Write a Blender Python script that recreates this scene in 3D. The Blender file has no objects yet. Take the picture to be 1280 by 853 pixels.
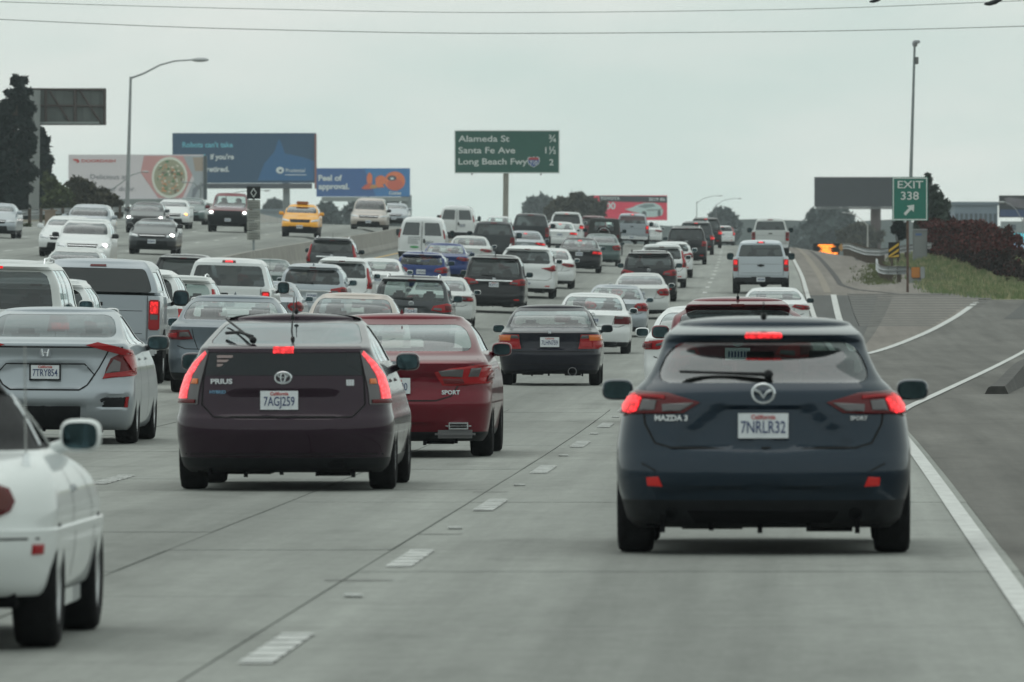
import bpy, bmesh, math, random
from mathutils import Vector, Matrix, noise
random.seed(7)
C = bpy.context.scene.collection
PI = math.pi
S = bpy.context.scene

# ------------------------------------------------------------------ camera
F = 12000.0            # focal length in pixels of the 1280 px wide photograph
CAMZ = 1.58
YH = 371.0             # row of the horizon
HAZE = 0.00013
cam = bpy.data.objects.new("camera", bpy.data.cameras.new("camera"))
C.objects.link(cam)
S.camera = cam
cam.location = (0, 0, CAMZ)
cam.rotation_euler = (PI / 2 - (426.5 - YH) / F, 0, 0)
cam.data.sensor_width = 36.0
cam.data.lens = F / 1280 * 36.0
cam.data.clip_start = 1.0
cam.data.clip_end = 20000
cam.data.dof.use_dof = True
cam.data.dof.focus_distance = 125
cam.data.dof.aperture_fstop = 11
S.render.resolution_x = 1024
S.render.resolution_y = 682

# ------------------------------------------------------------------ sky, sun, exposure
SUN_EL, SUN_AZ = math.radians(68), math.radians(-25)     # azimuth from +Y towards +X
W_ = bpy.data.worlds.new("World")
S.world = W_
W_.use_nodes = True
nt = W_.node_tree
nt.nodes.clear()
out = nt.nodes.new("ShaderNodeOutputWorld")
sky = nt.nodes.new("ShaderNodeTexSky")
sky.sky_type = 'NISHITA'
sky.sun_disc = False
sky.sun_elevation = SUN_EL
sky.sun_rotation = SUN_AZ
bg1 = nt.nodes.new("ShaderNodeBackground")
bg1.inputs[1].default_value = 0.08
nt.links.new(sky.outputs[0], bg1.inputs[0])
tc = nt.nodes.new("ShaderNodeTexCoord")
mp = nt.nodes.new("ShaderNodeMapping")
mp.inputs['Scale'].default_value = (14, 14, 46)
nz = nt.nodes.new("ShaderNodeTexNoise")
nz.inputs['Scale'].default_value = 1.6
nz.inputs['Detail'].default_value = 5
nz.inputs['Roughness'].default_value = 0.5
cr = nt.nodes.new("ShaderNodeValToRGB")
cr.color_ramp.elements[0].position = 0.35
cr.color_ramp.elements[0].color = (0.715, 0.840, 0.790, 1)
cr.color_ramp.elements[1].position = 0.72
cr.color_ramp.elements[1].color = (0.915, 0.950, 0.900, 1)
bg2 = nt.nodes.new("ShaderNodeBackground")
bg2.inputs[1].default_value = 1.0
mx = nt.nodes.new("ShaderNodeMixShader")
mx.inputs[0].default_value = 0.96
nt.links.new(tc.outputs['Generated'], mp.inputs[0])
nt.links.new(mp.outputs[0], nz.inputs['Vector'])
nt.links.new(nz.outputs[0], cr.inputs[0])
nt.links.new(cr.outputs[0], bg2.inputs[0])
sz = nt.nodes.new("ShaderNodeSeparateXYZ")           # an overcast sky is brighter overhead
zr = nt.nodes.new("ShaderNodeMapRange")
zr.inputs['From Min'].default_value = 0.05
zr.inputs['From Max'].default_value = 0.9
zr.inputs['To Min'].default_value = 0.97
zr.inputs['To Max'].default_value = 1.0
nt.links.new(tc.outputs['Generated'], sz.inputs[0])
nt.links.new(sz.outputs['Z'], zr.inputs['Value'])
nt.links.new(zr.outputs[0], bg2.inputs[1])
nt.links.new(bg1.outputs[0], mx.inputs[1])
nt.links.new(bg2.outputs[0], mx.inputs[2])
nt.links.new(mx.outputs[0], out.inputs[0])

sl = bpy.data.lights.new("sun", 'SUN')
sl.energy = 0.62
sl.angle = math.radians(60)
sl.color = (1.0, 0.97, 0.92)
sun = bpy.data.objects.new("sun", sl)
C.objects.link(sun)
sd = Vector((math.sin(SUN_AZ) * math.cos(SUN_EL), math.cos(SUN_AZ) * math.cos(SUN_EL), math.sin(SUN_EL)))
sun.rotation_euler = sd.to_track_quat('Z', 'Y').to_euler()
sun.location = (0, 100, 60)

S.view_settings.view_transform = 'Standard'
S.view_settings.look = 'None'
S.view_settings.exposure = 0.0
S.view_settings.gamma = 1.0
S.cycles.use_denoising = True
S.cycles.max_bounces = 6
S.cycles.transparent_max_bounces = 24
S.cycles.volume_bounces = 0
S.cycles.caustics_reflective = False
S.cycles.caustics_refractive = False


# ------------------------------------------------------------------ small maths
def pchip(xs, ys):
    n = len(xs)
    h = [xs[i + 1] - xs[i] for i in range(n - 1)]
    d = [(ys[i + 1] - ys[i]) / h[i] for i in range(n - 1)]
    m = [0.0] * n
    for i in range(1, n - 1):
        if d[i - 1] * d[i] > 0:
            w1, w2 = 2 * h[i] + h[i - 1], h[i] + 2 * h[i - 1]
            m[i] = (w1 + w2) / (w1 / d[i - 1] + w2 / d[i])
    m[0], m[-1] = d[0], d[-1]

    def f(x):
        if x <= xs[0]:
            return ys[0] + m[0] * 0 * (x - xs[0])
        if x >= xs[-1]:
            return ys[-1]
        lo, hi = 0, n - 1
        while hi - lo > 1:
            k = (lo + hi) // 2
            if xs[k] <= x:
                lo = k
            else:
                hi = k
        t = (x - xs[lo]) / h[lo]
        return ((1 + 2 * t) * (1 - t) ** 2 * ys[lo] + t * (1 - t) ** 2 * h[lo] * m[lo]
                + t * t * (3 - 2 * t) * ys[lo + 1] + t * t * (t - 1) * h[lo] * m[lo + 1])
    return f


def sstep(a, b, x):
    t = min(1, max(0, (x - a) / (b - a)))
    return t * t * (3 - 2 * t)


# line between the two right-hand lanes (x as a function of distance y), and the road's height
_line = pchip([-300, 0, 43, 116, 230, 345, 405, 515, 580, 700, 1000, 2000, 9000],
              [-11.2, -2.33, -1.05, 1.13, 4.0, 6.9, 8.5, 11.2, 12.7, 15.1, 19.5, 27, 60])
_elev = pchip([-300, 0, 120, 160, 230, 265, 300, 350, 420, 460, 520, 600, 700, 800, 1000, 1500, 3000, 9000],
              [0, 0, 0.02, 0.08, 0.24, 0.48, 0.88, 1.72, 2.66, 3.16, 3.95, 4.75, 5.2, 5.25, 4.6, 1.0, -4, -10])
_cross = pchip([0, 70, 140, 205, 300, 500, 900, 2000], [0, 0, 0.022, 0.030, 0.034, 0.032, 0.02, 0])


def line(y):
    return _line(y)


def ground(x, y):
    off = x - _line(y)
    h = _elev(y)
    h += _cross(y) * min(34, max(0.0, -off - 2.0))
    h += 0.68 * sstep(-17.2, -20.0, off) * sstep(190, 300, y)
    h += 0.62 * sstep(355, 430, y) * (1 - sstep(480, 580, y)) * sstep(6.0, 10.5, off)
    h -= min(.9, .17 * max(0, off - 4)) * sstep(450, 600, y)
    return h


def px2x(px, y):
    return (px - 640.0) * y / F


def py2z(py, y):
    return CAMZ + (YH - py) * y / F


# ------------------------------------------------------------------ materials
MATS = {}


def nodes_of(name):
    m = bpy.data.materials.new(name)
    m.use_nodes = True
    b = m.node_tree.nodes.get("Principled BSDF")
    return m, m.node_tree, b


def P(name, col, rough=0.5, metal=0.0, coat=0.0, emit=None, es=0.0, nscale=None, namt=0.12, bump=0.0, spec=0.5, coords='Object'):
    """principled material with procedural colour and roughness variation"""
    if name in MATS:
        return MATS[name]
    m, t, b = nodes_of(name)
    b.inputs['Base Color'].default_value = (*col, 1)
    b.inputs['Roughness'].default_value = rough
    b.inputs['Metallic'].default_value = metal
    b.inputs['Specular IOR Level'].default_value = spec
    b.inputs['Coat Weight'].default_value = coat
    b.inputs['Coat Roughness'].default_value = 0.08
    if emit:
        b.inputs['Emission Color'].default_value = (*emit, 1)
        b.inputs['Emission Strength'].default_value = es
    if nscale:
        c = t.nodes.new("ShaderNodeTexCoord")
        n = t.nodes.new("ShaderNodeTexNoise")
        n.inputs['Scale'].default_value = nscale
        n.inputs['Detail'].default_value = 6
        n.inputs['Roughness'].default_value = 0.6
        r = t.nodes.new("ShaderNodeMapRange")
        r.inputs['From Min'].default_value = 0.3
        r.inputs['From Max'].default_value = 0.7
        r.inputs['To Min'].default_value = 1 - namt
        r.inputs['To Max'].default_value = 1 + namt
        mul = t.nodes.new("ShaderNodeVectorMath")
        mul.operation = 'SCALE'
        mul.inputs[0].default_value = col
        t.links.new(c.outputs[coords], n.inputs['Vector'])
        t.links.new(n.outputs[0], r.inputs['Value'])
        t.links.new(r.outputs[0], mul.inputs['Scale'])
        t.links.new(mul.outputs[0], b.inputs['Base Color'])
        if bump:
            bp = t.nodes.new("ShaderNodeBump")
            bp.inputs['Strength'].default_value = bump
            bp.inputs['Distance'].default_value = 0.02
            t.links.new(n.outputs[0], bp.inputs['Height'])
            t.links.new(bp.outputs[0], b.inputs['Normal'])
    MATS[name] = m
    return m


def paint(name, col, metal=0.0, rough=0.32, dirt=0.5):
    """car paint: clear coat over a base that gets dustier in patches; dark lining on the inner side of the sheet"""
    if name in MATS:
        return MATS[name]
    m, t, b = nodes_of(name)
    b.inputs['Metallic'].default_value = metal
    b.inputs['Roughness'].default_value = rough
    b.inputs['Coat Weight'].default_value = 0.62
    b.inputs['Specular IOR Level'].default_value = 0.08
    b.inputs['Coat Roughness'].default_value = 0.04
    c = t.nodes.new("ShaderNodeTexCoord")
    n = t.nodes.new("ShaderNodeTexNoise")
    n.inputs['Scale'].default_value = 2.3
    n.inputs['Detail'].default_value = 8
    n.inputs['Roughness'].default_value = 0.65
    sep = t.nodes.new("ShaderNodeSeparateXYZ")
    low = t.nodes.new("ShaderNodeMapRange")          # road film thrown up over the sills and bumpers
    low.inputs['From Min'].default_value = 0.15
    low.inputs['From Max'].default_value = 0.75
    low.inputs['To Min'].default_value = 0.34 * dirt
    low.inputs['To Max'].default_value = 0.03 * dirt
    mu = t.nodes.new("ShaderNodeMath")
    mu.operation = 'MULTIPLY'
    mixc = t.nodes.new("ShaderNodeMix")
    mixc.data_type = 'RGBA'
    mixc.inputs[6].default_value = (*col, 1)
    mixc.inputs[7].default_value = (0.115, 0.105, 0.09, 1)
    bf = t.nodes.new("ShaderNodeNewGeometry")
    mixb = t.nodes.new("ShaderNodeMix")
    mixb.data_type = 'RGBA'
    mixb.inputs[7].default_value = (0.05, 0.05, 0.052, 1)
    t.links.new(c.outputs['Object'], n.inputs['Vector'])
    t.links.new(c.outputs['Object'], sep.inputs[0])
    t.links.new(sep.outputs['Z'], low.inputs['Value'])
    t.links.new(n.outputs[0], mu.inputs[0])
    t.links.new(low.outputs[0], mu.inputs[1])
    t.links.new(mu.outputs[0], mixc.inputs[0])
    t.links.new(mixc.outputs[2], mixb.inputs[6])
    t.links.new(bf.outputs['Backfacing'], mixb.inputs[0])
    t.links.new(mixb.outputs[2], b.inputs['Base Color'])
    MATS[name] = m
    return m


def glass(name, tint, refl=1.0):
    """thin window pane: tinted see-through with a fresnel reflection and a little dust"""
    if name in MATS:
        return MATS[name]
    m, t, b = nodes_of(name)
    t.nodes.remove(b)
    o = t.nodes.get("Material Output")
    tr = t.nodes.new("ShaderNodeBsdfTransparent")
    tr.inputs[0].default_value = (*tint, 1)
    gl = t.nodes.new("ShaderNodeBsdfGlossy")
    gl.inputs['Roughness'].default_value = 0.03
    gl.inputs[0].default_value = (0.93, 0.97, 1.0, 1)
    df = t.nodes.new("ShaderNodeBsdfDiffuse")
    df.inputs[0].default_value = (0.30, 0.31, 0.30, 1)
    fc = t.nodes.new("ShaderNodeLayerWeight")           # Schlick's curve, the same from both sides of the pane
    fc.inputs[0].default_value = 0.5
    pw = t.nodes.new("ShaderNodeMath")
    pw.operation = 'POWER'
    pw.inputs[1].default_value = 4.6
    fr = t.nodes.new("ShaderNodeMath")
    fr.operation = 'MULTIPLY_ADD'
    fr.inputs[1].default_value = 0.95
    fr.inputs[2].default_value = 0.045
    t.links.new(fc.outputs['Facing'], pw.inputs[0])
    t.links.new(pw.outputs[0], fr.inputs[0])
    k = t.nodes.new("ShaderNodeMath")
    k.operation = 'MULTIPLY'
    k.inputs[1].default_value = 1.15 * refl
    k.use_clamp = True
    m1 = t.nodes.new("ShaderNodeMixShader")
    m2 = t.nodes.new("ShaderNodeMixShader")
    c = t.nodes.new("ShaderNodeTexCoord")
    n = t.nodes.new("ShaderNodeTexNoise")
    n.inputs['Scale'].default_value = 3.0
    n.inputs['Detail'].default_value = 5
    r = t.nodes.new("ShaderNodeMapRange")
    r.inputs['From Min'].default_value = 0.35
    r.inputs['From Max'].default_value = 0.75
    r.inputs['To Min'].default_value = 0.004
    r.inputs['To Max'].default_value = 0.028
    t.links.new(c.outputs['Object'], n.inputs['Vector'])
    t.links.new(n.outputs[0], r.inputs['Value'])
    t.links.new(r.outputs[0], m1.inputs[0])
    t.links.new(tr.outputs[0], m1.inputs[1])
    t.links.new(df.outputs[0], m1.inputs[2])
    t.links.new(fr.outputs[0], k.inputs[0])
    t.links.new(k.outputs[0], m2.inputs[0])
    t.links.new(m1.outputs[0], m2.inputs[1])
    t.links.new(gl.outputs[0], m2.inputs[2])
    t.links.new(m2.outputs[0], o.inputs[0])
    MATS[name] = m
    return m


PAINT = {
    'white': paint('paint_white', (0.68, 0.70, 0.71), 0, 0.35),
    'offwhite': paint('paint_offwhite', (0.54, 0.56, 0.56), 0, 0.35),
    'silver': paint('paint_silver', (0.34, 0.375, 0.41), 0.55, 0.36),
    'lightsilver': paint('paint_light_silver', (0.50, 0.545, 0.59), 0.3, 0.36),
    'champagne': paint('paint_champagne', (0.40, 0.36, 0.33), 0.5, 0.36),
    'grey': paint('paint_grey', (0.16, 0.17, 0.175), 0.5, 0.36),
    'darkgrey': paint('paint_dark_grey', (0.045, 0.05, 0.056), 0.4, 0.34, .2),
    'black': paint('paint_black', (0.010, 0.011, 0.014), 0.1, 0.28, .15),
    'navyblack': paint('paint_navy_black', (0.008, 0.009, 0.018), 0.2, 0.28, .15),
    'slate': paint('paint_slate_blue', (0.007, 0.019, 0.034), 0.4, 0.28, .14),
    'plum': paint('paint_plum', (0.019, 0.006, 0.016), 0.4, 0.26, .14),
    'red': paint('paint_red', (0.125, 0.003, 0.013), 0.45, 0.30, 0.25),
    'maroon': paint('paint_maroon', (0.12, 0.010, 0.020), 0.4, 0.30, 0.3),
    'blue': paint('paint_blue', (0.012, 0.034, 0.15), 0.35, 0.32, 0.3),
    'bluegrey': paint('paint_blue_grey', (0.13, 0.16, 0.19), 0.5, 0.34),
    'green': paint('paint_grey_green', (0.09, 0.13, 0.13), 0.4, 0.34),
    'yellow': paint('paint_taxi_yellow', (0.80, 0.36, 0.02), 0, 0.35, 0.2),
    'miata': paint('paint_chalky_white', (0.66, 0.69, 0.69), 0, 0.40),
}
M_BLACK = P('black_plastic', (0.009, 0.010, 0.012), 0.5, spec=.22, nscale=9, namt=0.3)
M_UNDER = P('underbody_black', (0.004, 0.004, 0.005), 0.8, spec=.1, nscale=6, namt=0.5)
M_TYRE = P('tyre_rubber', (0.009, 0.009, 0.010), 0.85, spec=.12, nscale=25, namt=0.25, bump=0.4)
M_RIM = P('alloy_rim', (0.45, 0.46, 0.47), 0.35, 0.8, nscale=8)
M_CHROME = P('chrome', (0.72, 0.74, 0.76), 0.14, 1.0)
M_EXH = P('dull_exhaust', (0.16, 0.16, 0.17), 0.35, 0.8)
M_TRIM = P('satin_chrome_badge', (0.62, 0.65, 0.68), 0.25, 0.9)
M_SEAT = P('seat_cloth', (0.022, 0.023, 0.026), 0.9, nscale=14)
M_SEATG = P('seat_grey_cloth', (0.16, 0.16, 0.155), 0.9, nscale=14)
M_GAP = P('panel_gap', (0.004, 0.004, 0.005), 0.9)
M_MIRROR = P('mirror_glass', (0.045, 0.075, 0.085), 0.06, 1.0, nscale=9, namt=.5)
M_PLATE = P('plate_white', (0.62, 0.65, 0.68), 0.5, nscale=20, namt=0.06)
M_PLTXT = P('plate_blue_print', (0.03, 0.05, 0.14), 0.5)
M_PLRED = P('plate_red_print', (0.45, 0.10, 0.10), 0.5)
M_TAIL = P('tail_lens_red', (0.30, 0.008, 0.012), 0.18, coat=0.15, spec=.3)
M_TAILD = P('tail_lens_dark_red', (0.10, 0.005, 0.008), 0.2, coat=0.1, spec=.3)
M_AMBER = P('tail_lens_amber', (0.60, 0.14, 0.02), 0.15, coat=0.6)
M_CLEAR = P('tail_lens_clear', (0.10, 0.095, 0.10), 0.15, 0.3, coat=0.25)
M_LIT = P('tail_lens_lit', (0.3, 0.01, 0.01), 0.2, emit=(1.0, 0.018, 0.022), es=1.05)
M_LITS = P('tail_lens_lit_bright', (0.3, 0.01, 0.01), 0.2, emit=(1.0, 0.030, 0.040), es=1.25, nscale=30, namt=.3)
M_LITP = P('led_strip_lit', (0.4, 0.03, 0.03), 0.2, emit=(1.0, 0.10, 0.12), es=1.2)
M_REFL = P('red_reflector_glow', (0.32, 0.012, 0.012), 0.25, emit=(1.0, 0.03, 0.02), es=0.10)  # not a lamp: a faint glow is put into the reflector's material
M_HEAD = P('headlamp_clear', (0.50, 0.53, 0.55), 0.12, 0.4, coat=0.6)
M_HEADLIT = P('headlamp_lit', (1, 1, 1), 0.2, emit=(1.0, 0.92, 0.86), es=7.0)
M_HEADAMB = P('headlamp_amber_lit', (1, 0.6, 0.2), 0.2, emit=(1.0, 0.42, 0.10), es=3.5)
G_CLEAR = glass('window_clear', (0.86, 0.94, 0.92), 1.15)
G_MID = glass('window_mid_tint', (0.62, 0.69, 0.67), 1.45)
G_DARK = glass('window_privacy', (0.11, 0.12, 0.125), 1.3)
G_SKY = glass('window_coated', (0.22, 0.24, 0.25), 0.8)


def facets(m, scale, lo, hi):
    """a lit lens is cut into small prisms, some brighter than others"""
    t = m.node_tree
    b = t.nodes.get("Principled BSDF")
    c = t.nodes.new("ShaderNodeTexCoord")
    v = t.nodes.new("ShaderNodeTexVoronoi")
    v.inputs['Scale'].default_value = scale
    r = t.nodes.new("ShaderNodeMapRange")
    r.inputs['From Min'].default_value = 0.05
    r.inputs['From Max'].default_value = 0.6
    r.inputs['To Min'].default_value = hi
    r.inputs['To Max'].default_value = lo
    t.links.new(c.outputs['Object'], v.inputs['Vector'])
    t.links.new(v.outputs['Distance'], r.inputs['Value'])
    t.links.new(r.outputs[0], b.inputs['Emission Strength'])


facets(M_LIT, 26, .45, 1.5)
facets(M_LITS, 34, .55, 2.3)
facets(M_LITP, 40, .7, 2.0)


# ------------------------------------------------------------------ object helpers
def tag(o, label=None, cat=None, group=None, kind=None):
    if label:
        o['label'] = label
    if cat:
        o['category'] = cat
    if group:
        o['group'] = group
    if kind:
        o['kind'] = kind
    return o


def empty(name, loc=(0, 0, 0)):
    o = bpy.data.objects.new(name, None)
    o.empty_display_size = 0.3
    o.location = loc
    C.objects.link(o)
    return o


def link(name, me, mat=None, parent=None, loc=None):
    if mat is not None and len(me.materials) == 0:
        for q in (mat if isinstance(mat, (list, tuple)) else [mat]):
            me.materials.append(q)
    o = bpy.data.objects.new(name, me)
    C.objects.link(o)
    if parent:
        o.parent = parent
    if loc is not None:
        o.location = loc
    return o


def mesh(name, v, f, mi=None, smooth=False, sharp=None):
    me = bpy.data.meshes.new(name)
    me.from_pydata([tuple(q) for q in v], [], f)
    if mi:
        me.polygons.foreach_set('material_index', mi)
    if smooth:
        me.polygons.foreach_set('use_smooth', [True] * len(me.polygons))
        if sharp:
            me.set_sharp_from_angle(angle=math.radians(sharp))
    me.update()
    return me


class MB:
    """collects simple solids into one mesh"""

    def __init__(self):
        self.v, self.f, self.mi = [], [], []

    def add(self, v, f, mi=0):
        b = len(self.v)
        self.v += [tuple(q) for q in v]
        self.f += [tuple(i + b for i in q) for q in f]
        self.mi += [mi] * len(f)
        return self

    def box(self, x0, x1, y0, y1, z0, z1, mi=0, bev=0.0):
        if bev > 0:
            return self.rbox(x0, x1, y0, y1, z0, z1, bev, mi)
        v = [(x, y, z) for z in (z0, z1) for y in (y0, y1) for x in (x0, x1)]
        f = [(0, 2, 3, 1), (4, 5, 7, 6), (0, 1, 5, 4), (2, 6, 7, 3), (0, 4, 6, 2), (1, 3, 7, 5)]
        return self.add(v, f, mi)

    def rbox(self, x0, x1, y0, y1, z0, z1, r, mi=0):
        cx, cy, cz = (x0 + x1) / 2, (y0 + y1) / 2, (z0 + z1) / 2
        bm = bmesh.new()
        bmesh.ops.create_cube(bm, size=1, matrix=Matrix.Diagonal((abs(x1 - x0), abs(y1 - y0), abs(z1 - z0), 1)))
        bmesh.ops.bevel(bm, geom=bm.edges[:], offset=min(r, 0.49 * min(abs(x1 - x0), abs(y1 - y0), abs(z1 - z0))), segments=2, affect='EDGES')
        bm.verts.ensure_lookup_table()
        v = [(q.co.x + cx, q.co.y + cy, q.co.z + cz) for q in bm.verts]
        f = [tuple(w.index for w in q.verts) for q in bm.faces]
        bm.free()
        return self.add(v, f, mi)

    def tube(self, pts, r, n=8, mi=0, cap=True):
        pts = [Vector(p) for p in pts]
        rs = r if isinstance(r, (list, tuple)) else [r] * len(pts)
        v, f = [], []
        for i, p in enumerate(pts):
            d = (pts[min(i + 1, len(pts) - 1)] - pts[max(i - 1, 0)]).normalized()
            a = d.orthogonal().normalized() if i == 0 else (a - d * a.dot(d)).normalized()
            b = d.cross(a)
            for k in range(n):
                t = 2 * PI * k / n
                v.append(p + (a * math.cos(t) + b * math.sin(t)) * rs[i])
        for i in range(len(pts) - 1):
            for k in range(n):
                f.append((i * n + k, i * n + (k + 1) % n, (i + 1) * n + (k + 1) % n, (i + 1) * n + k))
        if cap:
            f.append(tuple(range(n - 1, -1, -1)))
            f.append(tuple(range((len(pts) - 1) * n, len(pts) * n)))
        return self.add(v, f, mi)

    def ell(self, c, r, n=12, m=8, mi=0, e=1.0):
        v, f = [], []
        sg = lambda q: math.copysign(abs(q) ** e, q)
        for i in range(m + 1):
            th = PI * i / m
            for k in range(n):
                ph = 2 * PI * k / n
                v.append((c[0] + r[0] * sg(math.sin(th)) * sg(math.cos(ph)), c[1] + r[1] * sg(math.sin(th)) * sg(math.sin(ph)), c[2] + r[2] * sg(math.cos(th))))
        for i in range(m):
            for k in range(n):
                f.append((i * n + k, (i + 1) * n + k, (i + 1) * n + (k + 1) % n, i * n + (k + 1) % n))
        return self.add(v, f, mi)

    def build(self, name, mat, parent=None, smooth=False, sharp=40, loc=None):
        me = mesh(name, self.v, self.f, self.mi if any(self.mi) else None, smooth, sharp)
        return link(name, me, mat, parent, loc)


_txt = {}


def text_mesh(s, size, bold=0.0, squash=1.0):
    key = (s, size, bold, squash)
    if key in _txt:
        return _txt[key]
    cu = bpy.data.curves.new("lettering", 'FONT')
    cu.body = s
    cu.size = size
    cu.align_x = 'CENTER'
    cu.align_y = 'CENTER'
    cu.extrude = 0.002
    cu.offset = bold
    cu.resolution_u = 3
    o = bpy.data.objects.new("lettering", cu)
    C.objects.link(o)
    dg = bpy.context.evaluated_depsgraph_get()
    me = bpy.data.meshes.new_from_object(o.evaluated_get(dg))
    bpy.data.objects.remove(o)
    for v in me.vertices:
        v.co = (v.co.x * squash, -v.co.z, v.co.y)      # stands in XZ, read from -Y
    me.materials.clear()
    _txt[key] = me
    return me


def text(name, s, size, mat, parent, loc, bold=0.0, squash=1.0, left=False, rz=0.0, right=False):
    me = text_mesh(s, size, bold, squash).copy()
    if left or right:
        x0 = min(v.co.x for v in me.vertices) if left else max(v.co.x for v in me.vertices)
        for v in me.vertices:
            v.co.x -= x0
    me.materials.append(mat)
    o = link(name, me, None, parent, loc)
    o.rotation_euler = (0, 0, rz)
    return o


# ------------------------------------------------------------------ vehicle bodies
class Body:
    """a shell described by horizontal slices: rear y, front y, half width, corner depths, squareness"""

    def __init__(self, knots, L, W, H, relief=None):
        # knots: (z, yr, yf, half-width fraction, rear corner, front corner, power)
        self.k = knots
        z = [q[0] for q in knots]
        self.z0, self.zs = z[0], z[-1]
        self.L, self.W, self.H = L, W, H
        self.f = [pchip(z, [q[i] for q in knots]) for i in range(1, 7)]
        self.relief = relief or []
        self.cache = {}

    def at(self, z):
        key = round(z, 4)
        if key not in self.cache:
            yr, yf, w, c1, c2, p = [g(z) for g in self.f]
            self.cache[key] = (yr, yf, w * self.W / 2, c1, c2, p)
        return self.cache[key]

    def rel(self, x, z):
        d = 0
        for (poly, depth, soft) in self.relief:
            q = inside_dist(poly, abs(x), z)
            d += depth * sstep(-soft / 2, soft / 2, q)
        return d

    def rear(self, t, z):
        yr, yf, w, c1, c2, p = self.at(z)
        a = abs(t)
        if a <= 1:
            y = yr + c1 * (1 - (1 - a ** p) ** (1 / p))
            x = t * w
            y += self.rel(x, z) * (1 if a < 0.93 else max(0, (1 - a) / 0.07))
        else:
            x = math.copysign(w, t)
            y = yr + c1 + (a - 1) * w
        return Vector((x, y, z))

    def front(self, t, z):
        yr, yf, w, c1, c2, p = self.at(z)
        a = abs(t)
        if a <= 1:
            return Vector((t * w, yf - c2 * (1 - (1 - a ** p) ** (1 / p)), z))
        return Vector((math.copysign(w, t), yf - c2 - (a - 1) * w, z))

    def side(self, s, z, sg=1):
        yr, yf, w, c1, c2, p = self.at(z)
        y = yr + c1 + s * (yf - c2 - yr - c1)
        return Vector((sg * w, y, z))

    def surf(self, kind, t, z, off=0.0):
        fn = {'r': self.rear, 'f': self.front}[kind]
        e = 0.004
        p = fn(t, z)
        du = fn(t + e, z) - fn(t - e, z)
        dz = fn(t, z + e) - fn(t, z - e)
        n = du.cross(dz)
        if n.length < 1e-9:
            n = Vector((0, -1 if kind == 'r' else 1, 0))
        n.normalize()
        if kind == 'r':
            ok = n.y <= 0.2 if abs(t) < 1 else n.x * t > 0
        else:
            ok = n.y >= -0.2 if abs(t) < 1 else n.x * t > 0
        if not ok:
            n = -n
        return p + n * off, n


def inside_dist(poly, x, z):
    """signed distance, positive inside a polygon given in (x, z)"""
    d = 1e9
    ins = False
    n = len(poly)
    for i in range(n):
        x1, z1 = poly[i]
        x2, z2 = poly[(i + 1) % n]
        ex, ez = x2 - x1, z2 - z1
        wx, wz = x - x1, z - z1
        q = max(0, min(1, (wx * ex + wz * ez) / (ex * ex + ez * ez + 1e-12)))
        dd = math.hypot(wx - ex * q, wz - ez * q)
        d = min(d, dd)
        if (z1 > z) != (z2 > z) and x < (x2 - x1) * (z - z1) / (z2 - z1) + x1:
            ins = not ins
    return d if ins else -d


T_LO = [0, .2, .4, .6, .74, .84, .90, .945, .975, .992, .999]
T_HI = [0, .08, .16, .24, .32, .40, .48, .56, .63, .69, .75, .80, .84, .875, .905, .93, .95, .968, .982, .992, .998]


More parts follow.
